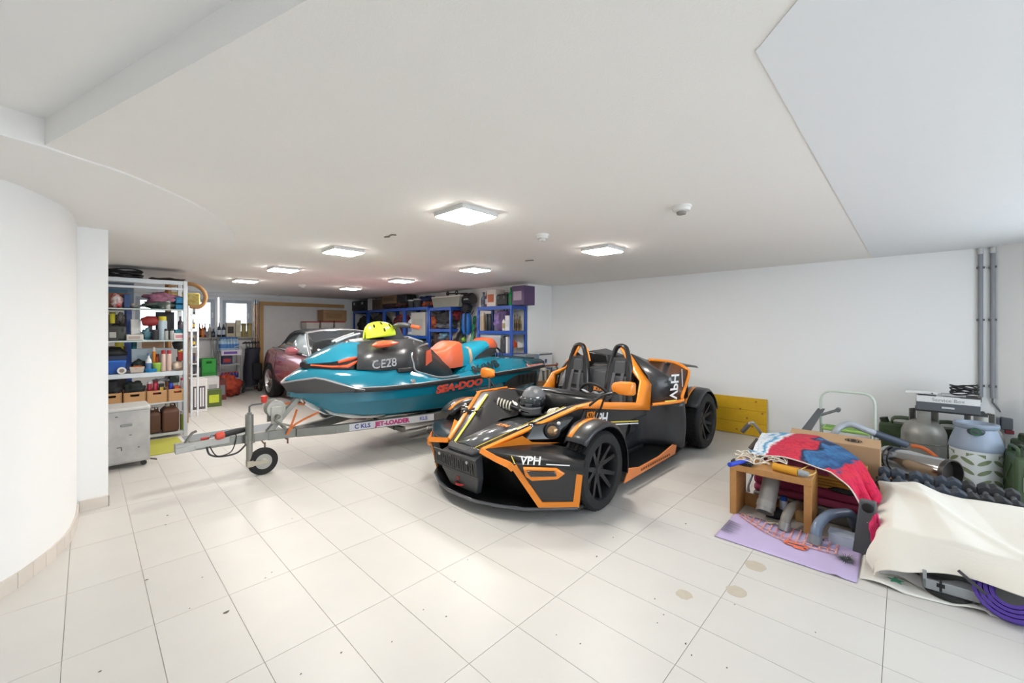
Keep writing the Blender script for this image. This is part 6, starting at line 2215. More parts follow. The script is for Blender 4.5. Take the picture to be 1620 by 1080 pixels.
# backpack, skis, boards hanging between the racks
xw = XJ - .17
p = at(738, 512, x=xw)
bp = thing('rucksack', 'bright blue rucksack with black straps hanging between the blue racks', 'bag', (xw, p.y, at(738, 529, x=xw).z))
hh = at(738, 495, x=xw).z - at(738, 529, x=xw).z
g = G()
g.loft([[V((.09 * k1 * cos(a), .115 * k1 * sin(a), z * hh)) for a in [2 * pi * i / 14 for i in range(14)]] for z, k1 in ((0, .55), (.08, .85), (.3, 1), (.8, .95), (.97, .8), (1.0, .4))])
g.add('sack', m('1d6fc4', rough=.45, var=.06), bp)
g = G()
for y in (-.07, .07):
    strip(g, [(-.09, y, hh * .1), (-.10, y, hh * .6), (-.09, y, hh * 1.0), (.02, y, hh * 1.5)], .03, (-1, 0, .1), .006)
g.add('strap', m('1e2228', rough=.8), bp)
g = G()
g.ball((0, .0, hh * 1.25), (.10, .13, hh * .28), bumpy=.25)
g.add('top_pocket', m('23262c', rough=.7), bp)
hang = (('snowboard', 717, 729, 501, 534, 'patterned grey and black board leaning left of the blue rucksack', 'board', '8f8f92', '2a2a2c'), ('black_ski', 746, 750, 500, 552, 'black and green ski right of the blue rucksack', 'ski', '1e2624', '2f8a58'), ('silver_ski', 741, 745, 514, 556, 'silver ski, left of the bright pair between the racks', 'ski', 'c3c5c8', '8a8c90'), ('silver_ski', 748, 752, 518, 556, 'silver ski, right of the bright pair between the racks', 'ski', 'b5b7ba', '7c7e82'))
for nm, a, b, t0, t1, lab, cat, c, c2 in hang:
    p, q = at((a + b) / 2 + 3, t0, x=XJ - .05), at((a + b) / 2 - 3, t1, x=FX + .1)
    w = abs(at(a, t0, x=FX + .2).y - at(b, t0, x=FX + .2).y)
    q.z = min(q.z, .02) if False else q.z
    d_ = (q - p)
    n0 = p + d_ * ((.012 - p.z) / d_.z)
    t = thing(nm, lab, cat, (0, 0, 0))
    g = G()
    strip(g, [p, lerp(p, n0, .06), n0], w, (-1, 0, .2), .014)
    g.add('board', m(c, rough=.3, alt=c2, scale=6, var=.05), t)
    g = G()
    mid = lerp(p, n0, .35)
    strip(g, [lerp(p, n0, .30) + V((-.02, 0, 0)), lerp(p, n0, .42) + V((-.02, 0, 0))], w * .7, (-1, 0, .2), .03)
    g.add('binding', m(c2, rough=.5), t)
for k, (a, t0, c, lab) in enumerate(((720, 536, 'd8d83a', 'neon yellow pouch hanging left of the rucksack'), (734, 537, '86c23c', 'lime green pouch hanging below the rucksack'))):
    p = at(a, t0, x=xw - .08)
    item('bag', 'neon_pouch', lab, 'pouch', (p.x, p.y, p.z - .05), .1, .08, .1, c, '2c2c20', R(-90))
    g = G()
    g.tube([p + V((0, 0, .05)), p + V((.06, 0, .35)), V((XJ - .002, p.y, 1.72))], .006, 6)
    o = g.add('hook_line', m('2a2a2c'))
    tag(o, ('dark cord holding the neon yellow pouch', 'dark cord holding the lime green pouch')[k], 'cord')

# ---- books and frame beside the wall corner
yw = YJ - .06
t = FL('carton', 843, 884, 606, 640, 4.18, 'brown_carton', 'open brown carton carrying a row of books at the wall corner', 'box', 'a17a50', '8c6842', d=.42)
zt2 = at(864, 606, y=4.18).z
cols = ('8a5a48', 'b8a898', '7c4a40', 'd8d4cc', 'c9d6cc', '5c6470', 'd0cfc4', '6f6250', 'c2b8a0', '4c5a78', '8090b0', 'b0b4b8', '5a6a60')
a, b = at(846, 585, y=4.22), at(888, 585, y=4.22)
n = len(cols)
for k, c in enumerate(cols):
    x = a.x + (b.x - a.x) * (k + .5) / n
    item('book', 'book', '%s book in the row at the wall corner, number %s from the left' % (('rust', 'beige', 'brick red', 'white', 'mint', 'slate', 'cream', 'olive brown', 'sand', 'navy', 'light blue', 'silver', 'grey-green')[k], ('one', 'two', 'three', 'four', 'five', 'six', 'seven', 'eight', 'nine', 'ten', 'eleven', 'twelve', 'thirteen')[k]), 'book', (x, 4.38, zt2 + .003), (b.x - a.x) / n * .9, .2, (a.z - zt2) * (.9 + .1 * sin(k * 2.3)), c, group='books on the carton at the wall corner')
fr = thing('picture_board', 'white framed board with a blue crest leaning at the wall corner', 'picture', (0, 0, 0))
p0, p1 = at(852, 558, y=4.62), at(873, 582, y=4.62)
g = G()
g.box(p0.x, 4.61, p1.z - .3, p1.x, 4.635, p0.z)
g.add('board', m('dfe1e4', rough=.5), fr, bev=.003)
g = G()
g.box(p0.x + .01, 4.604, p0.z - .045, p1.x - .01, 4.612, p0.z - .018)
g.add('dark_bar', m('66696c', rough=.5), fr)
g = G()
cx, cz = (p0.x + p1.x) / 2, (p0.z + p1.z) / 2 - .01
g.prism([(cx - .03, 4.608, cz + .04), (cx + .03, 4.608, cz + .04), (cx + .028, 4.608, cz - .01), (cx, 4.608, cz - .045), (cx - .028, 4.608, cz - .01)], (0, -.003, 0))
g.add('crest', m('3f4d80', rough=.5), fr)
g = G()
g.box(p0.x + .02, 4.60, 0, p1.x - .02, 4.64, p1.z - .3)
g.add('stand', m('a8a8a6', rough=.6), fr)
p0, p1 = at(840, 561, y=4.52), at(851, 575, y=4.52)
item('carton', 'blue_box', 'tall blue-grey box between the jet ski stern and the white board', 'box', ((p0.x + p1.x) / 2, 4.55, .001), p1.x - p0.x, .12, p0.z, '6f92b4', '9fb4c4')
p0, p1 = at(846, 580, y=4.12), at(881, 577, y=4.12)
g = G()
g.tube([p0, p1], .016, 8)
g.cyl(p1 - V((.02, 0, .025)), p1 + V((.01, 0, .025)), .02)
t = g.add('wooden_rod', m('8c4a34', rough=.5))
tag(t, 'reddish brown rod lying across the books at the wall corner', 'rod')
# ================================================================ THE HEAP ON THE RIGHT
# yellow shuttering board of three planks leaning on the wall
t = thing('shuttering_board', 'yellow three-plank shuttering board leaning against the right wall behind the sports car', 'board', (XR - .03, 1.24, 0), rot=(0, R(2.0), 0))
ym = m('e0b01c', rough=.5, kind='wood', scale=4, var=.1, objvar=.04)
for k in range(3):
    g = G()
    g.box(-.027, 0, .005 + k * .16, 0, .98, .162 + k * .16)
    g.add('plank', ym, t, bev=.002)
g = G()
for (y, z) in ((.16, .12), (.05, .30), (.30, .33), (.22, .22), (.12, .44), (.34, .06)):
    g.cyl((-.0275, y, z), (-.0285, y, z), .012, n=10)
o = g.add('knots', m('9a6f12', rough=.6), t)
o['kind'] = 'stuff'

oak = m('c08a4c', rough=.42, coat=.15, kind='wood', scale=5, var=.14)
# small bench
bn = thing('wooden_bench', 'small oak veneer bench with a skipping rope on it, in front of the towel heap', 'bench', (3.33, .44, 0))
bd, bw, bh = .26, .50, .37
for y in (0, bw - .045):
    g = G()
    g.box(0, y, 0, bd, y + .045, bh - .045)
    g.add('side_panel', oak, bn, bev=.002)
g = G()
g.box(0, 0, bh - .0445, bd, bw, bh)
g.add('top', oak, bn, bev=.002)
g = G()
g.box(bd - .03, .045, .0, bd - .012, bw - .045, .10)
g.add('stretcher', oak, bn)

# skipping rope with yellow and blue handles on the bench
zb0 = bh + .002
t = thing('foam_cylinder', 'ochre yellow foam grip lying on the bench edge', 'handle', (0, 0, 0))
p, q = at(1223, 737, z=zb0 + .026), at(1263, 747, z=zb0 + .026)
g = G()
g.lathe([(.010, 0), (.026, .003), (.026, (q - p).length - .003), (.010, (q - p).length)], p, q - p, 18)
g.add('grip', m('d99a22', rough=.7), t)
g = G()
g.lathe([(.02, 0), (.022, .02), (.017, .055), (.008, .06)], q, (q - p) + V((.3, -.3, 0)) * .1, 14)
g.add('grey_cap', m('9aa0a2', rough=.5), t)
t = thing('skipping_rope_grip', 'royal blue skipping rope handle jutting over the bench corner', 'handle', (0, 0, 0))
p, q = at(1154, 735, z=zb0 + .03), at(1182, 728, z=zb0 + .026)
g = G()
g.tube([p, lerp(p, q, .5), q], [.016, .015, .013], 10)
g.add('grip', m('2447c2', rough=.5), t)
g = G()
g.box(3.335, .80, zb0, 3.40, .935, zb0 + .022)
tag(g.add('black_strip', m('1d1d20', rough=.7), None, bev=.004), 'black rubber strip under the blue handle on the bench', 'strip')
g = G()
for k in range(15):
    c = at(1205 + 30 * sin(k * 2.4), 724 + 7 * cos(k * 1.7), z=zb0 + .02)
    rx, ry = .05 + .05 * abs(sin(k * 3.1)), .025 + .03 * abs(cos(k * 2.2))
    ph = k * 1.3
    g.tube([V((c.x + ry * cos(a) * cos(ph) - rx * sin(a) * sin(ph), c.y + ry * cos(a) * sin(ph) + rx * sin(a) * cos(ph), max(zb0 + .005, zb0 + .02 + .015 * sin(2 * a + k) + .004 * (k % 4)))) for a in [2 * pi * i / 16 for i in range(16)]], .0042, 5, closed=True)
t = g.add('skipping_rope', m('e6dfd0', rough=.6, var=.05), sharp=180)
tag(t, 'tangled cream skipping rope piled on the bench', 'rope')
g = G()
pts = [at(1264, 744, z=zb0 + .012), at(1285, 735, z=zb0 + .006), at(1291, 746, z=zb0 + .006), at(1278, 752, z=zb0 + .006), at(1262, 748, z=zb0 + .006)]
g.tube(spline(pts, 5), .004, 5)
g.tube(spline([at(1212, 720, z=zb0 + .02), at(1232, 707, z=zb0 + .06), at(1239, 708, z=zb0 + .06), at(1240, 722, z=zb0 + .01)], 5), .0045, 5)
tag(g.add('rope_loop', m('e6c070', rough=.5), sharp=180), 'pale yellow cord looping over the bench top', 'cord')

# stack under the towel: crimson cushions, slatted crate
base_y0, base_y1, bx0 = .20, .86, 3.66
t = thing('slatted_crate', 'ochre wooden crate with ribbed side under the red towel', 'crate', (0, 0, 0))
ochre = m('b9801f', rough=.5, kind='wood', scale=6, var=.1)
for k in range(4):
    g = G()
    g.box(bx0, base_y0, .235 + k * .022, bx0 + .5, base_y1, .255 + k * .022)
    g.add('slat', ochre, t, bev=.003)
g = G()
g.box(bx0 + .02, base_y0 + .02, .2301, bx0 + .48, base_y1 - .02, .318)
g.add('core', m('7a5415', rough=.7), t)
for k, (z0, z1, c, lab) in enumerate(((.318, .40, 'a8506c', 'dusky rose folded cushion lying on the ochre crate'), (.16, .23, '9c2f56', 'crimson cushion, upper of two under the ochre crate'), (.10, .16, 'b04a6c', 'pinkish crimson cushion, lower of two under the ochre crate'))):
    g = G()
    g.box(bx0 - .01, base_y0 - .03 * (k > 0) + (.18 if k == 0 else 0), z0, bx0 + .5, base_y1, z1 - (.012 if k == 0 else 0))
    tag(g.add('cushion', m(c, rough=.85, var=.1, bump=.2, bscale=40), None, bev=.025, segs=3), lab, 'cushion')
g = G()
g.box(bx0 - .02, base_y0 - .06, .001, bx0 + .5, base_y1, .10)
tag(g.add('grey_case', m('86827c', rough=.6, var=.1), None, bev=.012), 'flat grey case at the bottom of the cushion stack', 'case')
for k, (y, c, lab) in enumerate(((.30, '1b1a1e', 'black plastic part wedged over the crimson cushions'), (.72, '232326', 'black lump behind the bench under the crate'))):
    item('bag', 'black_part', lab, 'part', (bx0 - .04, y, .235 if k == 0 else .25), .05, .14, .035, c)

# towel draped over the stack: red, blue and white swirls
rearE = spline([(4.24, .93, .43), (4.30, .74, .45), (4.28, .52, .46), (3.86, .24, .44), (3.58, .11, .31)], 8)
frontE = spline([(3.60, .86, .405), (3.59, .70, .412), (3.58, .48, .41), (3.46, .26, .34), (3.34, .175, .20)], 8)


def along(pts, u):
    k = u * (len(pts) - 1)
    i = min(int(k), len(pts) - 2)
    return lerp(pts[i], pts[i + 1], k - i)


def twl(u, v):
    p = lerp(along(rearE, u), along(frontE, u), v)
    p.z += .014 * NZ.noise(V((u * 5, v * 4, 1))) + .03 * sin(pi * v) * sin(pi * min(1, u * 1.25)) + .012 * max(0, 1 - abs(u - .5 - .12 * v) / .06)
    if u > .75:
        k = (u - .75) / .25
        p += V((.03 * sin(v * 17), .02 * cos(v * 15), .02 * sin(v * 11 + 1))) * k
    return p


g = G()
g.sheet(twl, 60, 44)
tw_ = g.add('beach_towel', m('c8294a', rough=.95), None, solid=.008, sharp=180)
tag(tw_, 'crumpled beach towel in red, blue and white draped over the cushion stack', 'towel')
mt = bpy.data.materials.new('surface_towel')
mt.use_nodes = True
nt = mt.node_tree
N, L = nt.nodes, nt.links
p_ = N['Principled BSDF']
p_.inputs['Roughness'].default_value = .95
tc = N.new('ShaderNodeTexCoord')
sp = N.new('ShaderNodeSeparateXYZ')
L.new(tc.outputs['UV'], sp.inputs[0])
nz = N.new('ShaderNodeTexNoise')
nz.inputs['Scale'].default_value = 5
nz.inputs['Detail'].default_value = 3
L.new(tc.outputs['Generated'], nz.inputs['Vector'])


def mth(op, a, b):
    n_ = N.new('ShaderNodeMath')
    n_.operation = op
    for i, v in enumerate((a, b)):
        if isinstance(v, (int, float)):
            n_.inputs[i].default_value = v
        else:
            L.new(v, n_.inputs[i])
    return n_.outputs[0]


# position along the towel from its blue-white end (left) to the crimson end (right), wavered by noise
pos = mth('ADD', mth('ADD', mth('MULTIPLY', sp.outputs['X'], .92), mth('MULTIPLY', sp.outputs['Y'], .10)), mth('MULTIPLY', mth('SUBTRACT', nz.outputs['Fac'], .5), .35))
rp = N.new('ShaderNodeValToRGB')
rp.color_ramp.interpolation = 'EASE'
E_ = rp.color_ramp.elements
stops = ((0, 'dfe6ec'), (.14, 'd8e2ea'), (.18, '4f9ac8'), (.24, 'e0e6ea'), (.28, 'c22a48'), (.48, 'd23248'), (.52, '23314f'), (.56, '3f74a8'), (.66, '2c4f7c'), (.70, 'd83048'), (.84, 'd6224e'), (1.0, 'cc1c58'))
while len(E_) < len(stops):
    E_.new(.5)
for e, (a, c) in zip(E_, stops):
    e.position = a
    e.color = lin(c)
L.new(pos, rp.inputs['Fac'])
vo = N.new('ShaderNodeTexVoronoi')
vo.feature = 'DISTANCE_TO_EDGE'
vo.inputs['Scale'].default_value = 13
L.new(tc.outputs['UV'], vo.inputs['Vector'])
vr = N.new('ShaderNodeValToRGB')
vr.color_ramp.elements[0].color = (.45, .42, .5, 1)
vr.color_ramp.elements[1].position = .09
L.new(vo.outputs['Distance'], vr.inputs['Fac'])
mx_ = N.new('ShaderNodeMix')
mx_.data_type = 'RGBA'
mx_.blend_type = 'MULTIPLY'
mx_.inputs[0].default_value = .55
L.new(rp.outputs['Color'], mx_.inputs[6])
L.new(vr.outputs['Color'], mx_.inputs[7])
L.new(mx_.outputs[2], p_.inputs['Base Color'])
tw_.data.materials[0] = mt
uvl = tw_.data.uv_layers.new(name='along')
for lp in tw_.data.loops:
    uvl.data[lp.index].uv = ((lp.vertex_index % 61) / 60, (lp.vertex_index // 61) / 44)
g = G()
g.tube([twl(k / 40, 1.0) + V((-.002, 0, 0)) for k in range(41)], .005, 5)
g.add('hem', m('e8dcd8', rough=.9), tw_, sharp=180)
p = at(1203, 706, z=.44)
g = G()
g.sheet(lambda u, v: V((3.63 + .04 * sin(v * 5) * .3, .885 + .02 * sin(v * 7 + u * 3) - .10 * u * (1 - v), .42 - .33 * v)), 6, 12)
tag(g.add('hanging_cloth', m('dfe6ea', rough=.9, alt='6f9fc0', scale=7), None, solid=.005, sharp=180), 'strip of pale blue and white cloth hanging behind the bench', 'cloth')

# brown carton with an oval print
t = thing('brown_carton', 'flat brown carton with a dark oval print, behind the red towel', 'box', (4.32, .135, 0))
cm = m('b08e6c', rough=.75, var=.05)
g = G()
g.box(0, 0, 0, .24, .60, .425)
g.add('body', cm, t, bev=.003)
g = G()
g.loft([[(0, 0, .425), (0, .60, .425), (.12, .60, .47), (.12, 0, .47)], [(0, 0, .430), (0, .60, .430), (.12, .60, .475), (.12, 0, .475)]])
fl = g.add('flap', m('ba9875', rough=.75, var=.05), t)
fu = V((.12, 0, .045)).normalized()
fn = V((-.045, 0, .12)).normalized()
oc = V((.055, .165, .428 + .022)) + fn * .006
g = G()
ring = [oc + V((0, .055 * cos(a), 0)) + fu * (.026 * sin(a)) for a in [2 * pi * i / 24 for i in range(24)]]
ring2 = [oc + V((0, .047 * cos(a), 0)) + fu * (.020 * sin(a)) for a in [2 * pi * i / 24 for i in range(24)]]
g.loft([ring, ring2], cap=False)
g.prism([oc + V((0, .02 * cos(a), 0)) + fu * (.017 * sin(a)) for a in [2 * pi * i / 10 for i in range(10)]], fn * .0008)
g.box(oc.x - .005, oc.y + .025, oc.z - .008, oc.x + .001, oc.y + .038, oc.z + .004)
g.box(oc.x - .005, oc.y - .038, oc.z - .008, oc.x + .001, oc.y - .027, oc.z + .004)
o = g.add('oval_print', m('2f2a26', rough=.7), fl)
g = G()
g.loft([[(.24, 0, .425), (.24, .60, .425), (.12, .60, .46), (.12, 0, .46)], [(.24, 0, .430), (.24, .60, .430), (.12, .60, .465), (.12, 0, .465)]])
g.add('flap', cm, t)

# step stool with tall tube handle
st_ = thing('step_stool', 'folding step stool with pale green tube handle and lime tread by the right wall', 'stool', (5.25, .20, .0))
pg = m('cfd9cd', rough=.35, coat=.2)
sw_ = .42
g = G()
pts = [(.05, 0, 0), (.02, 0, .3), (0, 0, .645)] + [(0, .085 * (1 - cos(a)), .645 + .095 * sin(a)) for a in (.5, 1.0, 1.4)] + [(0, .12, .743)]
pts += [(x, sw_ - y, z) for x, y, z in reversed(pts)]
g.tube(pts, .0125, 8)
g.add('handle_tube', pg, st_)
lime = m('9cc46a', rough=.4)
for k, (z, x) in enumerate(((.40, -.02), (.20, -.20))):
    g = G()
    g.box(x - .16, .03, z - .03, x + .02, sw_ - .03, z)
    tr_ = g.add('tread', lime, st_, bev=.012, segs=3)
    g = G()
    for j in range(4):
        g.box(x - .14 + j * .04, .05, z, x - .12 + j * .04, sw_ - .05, z + .003)
    o = g.add('tread_ribs', m('7fa552', rough=.6), tr_)
    o['kind'] = 'stuff'
for y in (.02, sw_ - .02):
    g = G()
    g.tube([(-.38, y, 0), (-.20, y, .2), (-.03, y, .40)], .011, 7)
    g.add('leg', pg, st_)
item('carton', 'dark_box', 'dark box with vertical seams behind the brown carton', 'box', (4.92, .41, 0), .16, .40, .34, '2b2b2e', '3a3a3d', 0)

# grey sheet-metal post with pivoting arm
t = thing('bench_upright', 'leaning dark grey metal upright with a short roller arm, behind the towel', 'fitness frame', (0, 0, 0))
gmet = m('63666a', rough=.45, coat=.1)
g = G()
p, q = at(1262, 697, x=4.9), at(1297, 646, x=5.25)
pf = p + (p - q) * (p.z / (q.z - p.z)) * .98
beam(g, pf, q, .02, .12) if False else None
d = (q - pf).normalized()
s_ = V((0, 1, 0)) * .06
g.loft([[pf - s_, pf + s_, pf + s_ + V((.04, 0, 0)), pf - s_ + V((.04, 0, 0))], [q - s_ * .7, q + s_ * .3, q + s_ * .3 + V((.04, 0, 0)), q - s_ * .7 + V((.04, 0, 0))]])
g.add('upright', gmet, t, bev=.004)
g = G()
a, b = at(1299, 656, x=5.2), at(1326, 648, x=5.2)
g.tube([a, lerp(a, b, .7), b], .014, 8)
g.cyl(b - V((.03, 0, 0)), b + V((.03, 0, 0)), .022, n=14)
g.add('roller_arm', m('707376', rough=.4), t)
# foam-grip handle at the left of the heap
t = thing('grip_bar', 'bent dark bar with foam grips sticking out left of the towel', 'fitness bar', (0, 0, 0))
g = G()
pts = spline([at(1176, 682, x=4.2), at(1188, 668, x=4.2), at(1196, 674, x=4.25), at(1206, 690, x=4.3), at(1212, 715, x=4.35)], 4)
pts.append(V((4.4, .86, .0)))
g.tube(pts, .013, 8)
g.add('bar', m('8c8a84', rough=.35, metal=.4), t)
g = G()
g.tube([at(1174, 683, x=4.2), at(1185, 671, x=4.2)], .021, 10)
g.add('foam_grip', m('4f4b48', rough=.9), t)
g = G()
g.tube([at(1187, 710, x=4.2), at(1200, 695, x=4.25)], .022, 10)
g.add('foam_grip', m('57524e', rough=.9), t)

# bent grey tube with dark sleeve
t = thing('bent_tube', 'bent light grey tube with a dark blue sleeve over the brown carton', 'tube', (0, 0, 0))
pts = spline([V((4.66, .50, .0)), at(1316, 700, x=4.66), at(1322, 682, x=4.66), at(1333, 673, x=4.7), at(1347, 671, x=4.72), at(1368, 679, x=4.74), at(1384, 685, x=4.76)], 5)
g = G()
g.tube(pts, .027, 12)
g.add('tube', m('aab0b8', rough=.3, coat=.3), t)
g = G()
a, b = at(1383, 685, x=4.76), at(1434, 703, x=4.86)
g.tube([a, b], .030, 12)
g.add('sleeve', m('3c4656', rough=.5), t)

# stainless steel silencer lying across the heap, with a flexible orange hose
t = thing('steel_silencer', 'shiny stainless steel cylinder lying slanted in front of the gas bottles', 'silencer', (0, 0, 0))
a, b = at(1402, 722, x=4.78), at(1508, 750, x=4.50)
ax = (b - a)
L_ = ax.length
chrome = m('c6c6c6', rough=.14, metal=1.0, var=.05)
g = G()
g.lathe([(.05, -.03), (.093, 0), (.100, .02), (.100, L_ - .02), (.097, L_)], a, ax, 32, cap=False)
g.add('shell', chrome, t)
g = G()
g.lathe([(.001, L_ - .06), (.094, L_ - .06), (.097, L_), (.105, L_), (.105, L_ - .03)], a, ax, 32, cap=False)
g.add('open_end', m('4b4745', rough=.4, metal=.6), t)
for k in (.08, .16):
    g = G()
    g.lathe([(.100, L_ * k), (.104, L_ * k + .004), (.104, L_ * k + .01), (.100, L_ * k + .014)], a, ax, 32, cap=False)
    g.add('band', m('2a2a2c', rough=.5), t)
g = G()
g.tube([a + V((0, .0, -.12)), a + ax * .5 + V((0, 0, -.12)), b + V((0, 0, -.10))], .035, 10)
g.add('lower_pipe', m('8a8f98', rough=.25, metal=.7), t)
g = G()
beam(g, a + ax * .12 + V((0, 0, -.05)), V(((a + ax * .12).x, (a + ax * .12).y, 0)), .05, .05)
beam(g, a + ax * .85 + V((0, 0, -.05)), V(((a + ax * .85).x, (a + ax * .85).y, 0)), .05, .05)
g.add('support', m('26272b', rough=.6), t)
g = G()
g.tube(spline([at(1441, 705, x=4.95), at(1455, 707, x=4.95), at(1468, 713, x=4.93), at(1480, 722, x=4.88)], 4), .016, 8)
g.tube([at(1480, 722, x=4.88), V((4.95, -.2, .12)), V((4.98, -.2, .016))], .016, 8)
tag(g.add('orange_hose', m('c8622a', rough=.5)), 'orange gas hose above the stainless steel cylinder', 'hose')
g = G()
g.tube([at(1408, 757, x=4.35), at(1412, 764, x=4.3), at(1416, 770, x=4.25)], .014, 7)
g.tube([at(1416, 770, x=4.25), V((4.25, .05, .1)), V((4.25, .05, .012))], .012, 7)
g.ball(at(1422, 766, x=4.3), (.02, .03, .02), bumpy=.3)
tag(g.add('orange_fitting', m('d9822a', rough=.5)), 'small orange fitting among the dark weights', 'fitting')

# gas bottles
gs = m('a8a69f', rough=.42, metal=.35, var=.14, scale=12)
def gas(name, lab, x, y, r, h, mat_, collar):
    t = thing(name, lab, 'gas bottle', (x, y, 0))
    g = G()
    g.lathe([(r * .86, 0), (r * .86, .03), (r, .045), (r, h * .62), (r * .985, h * .66), (r * .85, h * .76), (r * .55, h * .83), (r * .2, h * .86)], n=36)
    b = g.add('body', mat_, t, sharp=60)
    g = G()
    g.tube([V((r * 1.0 * cos(a), r * 1.0 * sin(a), h * .50)) for a in [2 * pi * i / 36 for i in range(36)]], .006, 6, closed=True)
    g.add('weld_seam', m('7b7870', rough=.5, metal=.3), b)
    g = G()
    g.cyl((0, 0, h * .84), (0, 0, h * .92), .022, n=12)
    g.cyl((0, 0, h * .92), (0, 0, h * .97), .03, n=12)
    g.cyl((0, 0, h * .90), (-.05, 0, h * .90), .014, n=10)
    g.add('valve', m('1c1c1e', rough=.5), t)
    for a0 in collar:
        g = G()
        g.loft([[V((k1 * cos(R(a0 + 14 * j)), k1 * sin(R(a0 + 14 * j)), z)) for (k1, z) in ((r * .60, h * .80), (r * .60, h), (r * .64, h), (r * .64, h * .80))] for j in range(-2, 3)])
        g.add('collar', mat_, t)
    return t


gas('steel_gas_bottle', 'weathered grey steel gas bottle under the service box', 5.55, -.135, .158, .60, gs, (60, 180, 300))
gas('steel_gas_bottle', 'second steel gas bottle mostly hidden behind the composite one', 5.66, -.50, .15, .60, m('b3b1aa', rough=.4, metal=.3, var=.1), (60, 180, 300))
# composite bottle with leaf-shaped windows
cx, cy, r, h = 5.16, -.435, .155, .585
t = thing('composite_gas_bottle', 'grey-blue and white composite gas bottle with leaf-shaped windows', 'gas bottle', (cx, cy, 0))
g = G()
g.lathe([(r * .93, 0), (r, .02), (r, .385), (r * .98, .395)], n=40)
bd_ = g.add('jacket', m('cdd0cf', rough=.5, coat=.1, var=.03), t)
g = G()
gb_ = m('8d99ab', rough=.45, coat=.1, var=.03)
g.lathe([(r * 1.02, .375), (r * 1.03, .385), (r * 1.02, .405), (r * .97, .44), (r * .82, .515), (r * .75, .545), (r * .86, .56), (r * .86, .585), (r * .72, .59), (r * .6, .545), (r * .3, .52)], n=40)
g.add('shoulder', gb_, t, sharp=60)
fa = math.atan2(0 - cy, 0 - cx)
dv = lambda a, rr, z: V((rr * cos(a), rr * sin(a), z))
g = G()
g.ball(dv(fa, r * .60, .53), (.055, .055, .04), 16, 8)
g.add('valve_recess', m('39424a', rough=.5), t)
g = G()
g.cyl(dv(fa, r * .35, .52), dv(fa, r * .92, .535), .032, n=16)
g.add('valve', m('2f5a40', rough=.35), t)
g = G()
g.cyl(dv(fa, r * .5, .55), dv(fa, r * .75, .575), .016, n=10)
g.add('brass_nut', m('a8863c', rough=.35, metal=.7), t)
lm = m('7f8a68', rough=.5, var=.15)
for i in range(8):
    a0 = fa + (i - 3.5) * .62
    sg = 1 if i % 2 == 0 else -1
    for k, z0 in enumerate((.29, .21, .13, .06)):
        g = G()
        ca2, sa2 = cos(.55 * sg), sin(.55 * sg)
        rows_ = []
        for j in range(9):
            u_ = -1 + j / 4
            hw_ = .0155 * math.sqrt(max(.02, 1 - u_ * u_))
            row_ = []
            for w_ in (-hw_, hw_):
                uu, zz = .047 * u_ * ca2 - w_ * sa2, .047 * u_ * sa2 + w_ * ca2
                row_ += [dv(a0 + uu / r, r * 1.007, z0 + zz)]
            rows_.append(row_ + [dv(a0 + .047 * u_ * ca2 / r, r * .98, z0 + .047 * u_ * sa2)])
        g.loft(rows_)
        g.add('leaf_window', lm, bd_)
    g = G()
    a1 = a0 - sg * .12
    tri = ((-.025, .355), (.025, .355), (.025 * sg, .325))
    g.loft([[dv(a1 + u_ / r, r * .99, z_) for u_, z_ in tri], [dv(a1 + u_ / r, r * 1.012, z_) for u_, z_ in tri]])
    g.add('corner_window', lm, bd_)

# board, service box, white bar and black cable on top of the gas bottles
g = G()
g.box(5.44, -.53, .602, 5.70, -.08, .617)
tag(g.add('thin_board', m('37383b', rough=.6), None, bev=.002), 'thin dark board bridging the two steel gas bottles', 'board')
sbx = thing('service_box', 'white and grey carton lettered Service Box on top of the gas bottles', 'box', (5.42, -.485, .618))
g = G()
g.box(0, 0, 0, .26, .40, .075)
g.add('grey_base', m('55595e', rough=.45, var=.03), sbx, bev=.002)
g = G()
g.box(0, 0, .0752, .26, .40, .135)
g.add('white_top', m('dcdddd', rough=.4, var=.02), sbx, bev=.002)
g = G()
for a, b in ((.27, .39), (.0, .12)):
    g.box(-.002, a, .134, .25, b, .139)
g.add('lid_tab', m('4a4644', rough=.6), sbx)
text('lettering', 'Service Box', .043, m('5f6266', rough=.5), sbx, (-.0012, .195, .102), (0, -1, 0), (0, 0, 1), bold=-.0006)
g = G()
g.box(-.0012, .155, .028, 0, .235, .044)
g.add('logo_patch', m('c6c9cc', rough=.4), sbx, bev=.003)
g = G()
p, q = at(1432, 618, x=5.5), at(1483, 622, x=5.5)
g.box(5.46, q.y, .760, 5.52, p.y, .785)
t = g.add('white_bar', m('e4e4e2', rough=.4), None, bev=.004)
tag(t, 'white plastic bar lying on the service box, overhanging to the left', 'bar')
g = G()
g.cyl((5.459, -.19, .773), (5.455, -.19, .773), .006, n=8)
g.add('button', m('333333'), t)
g = G()
g.box(5.44, -.40, .758, 5.54, -.25, .778)
tag(g.add('grey_adapter', m('b9babb', rough=.4), None, bev=.005), 'small pale grey adapter under the black cable on the service box', 'adapter')
item('coil', 'cable_coil', 'tangled black cable coiled on top of the service box', 'cable', (5.52, -.395, .779), .26, .20, .075, '17181a')

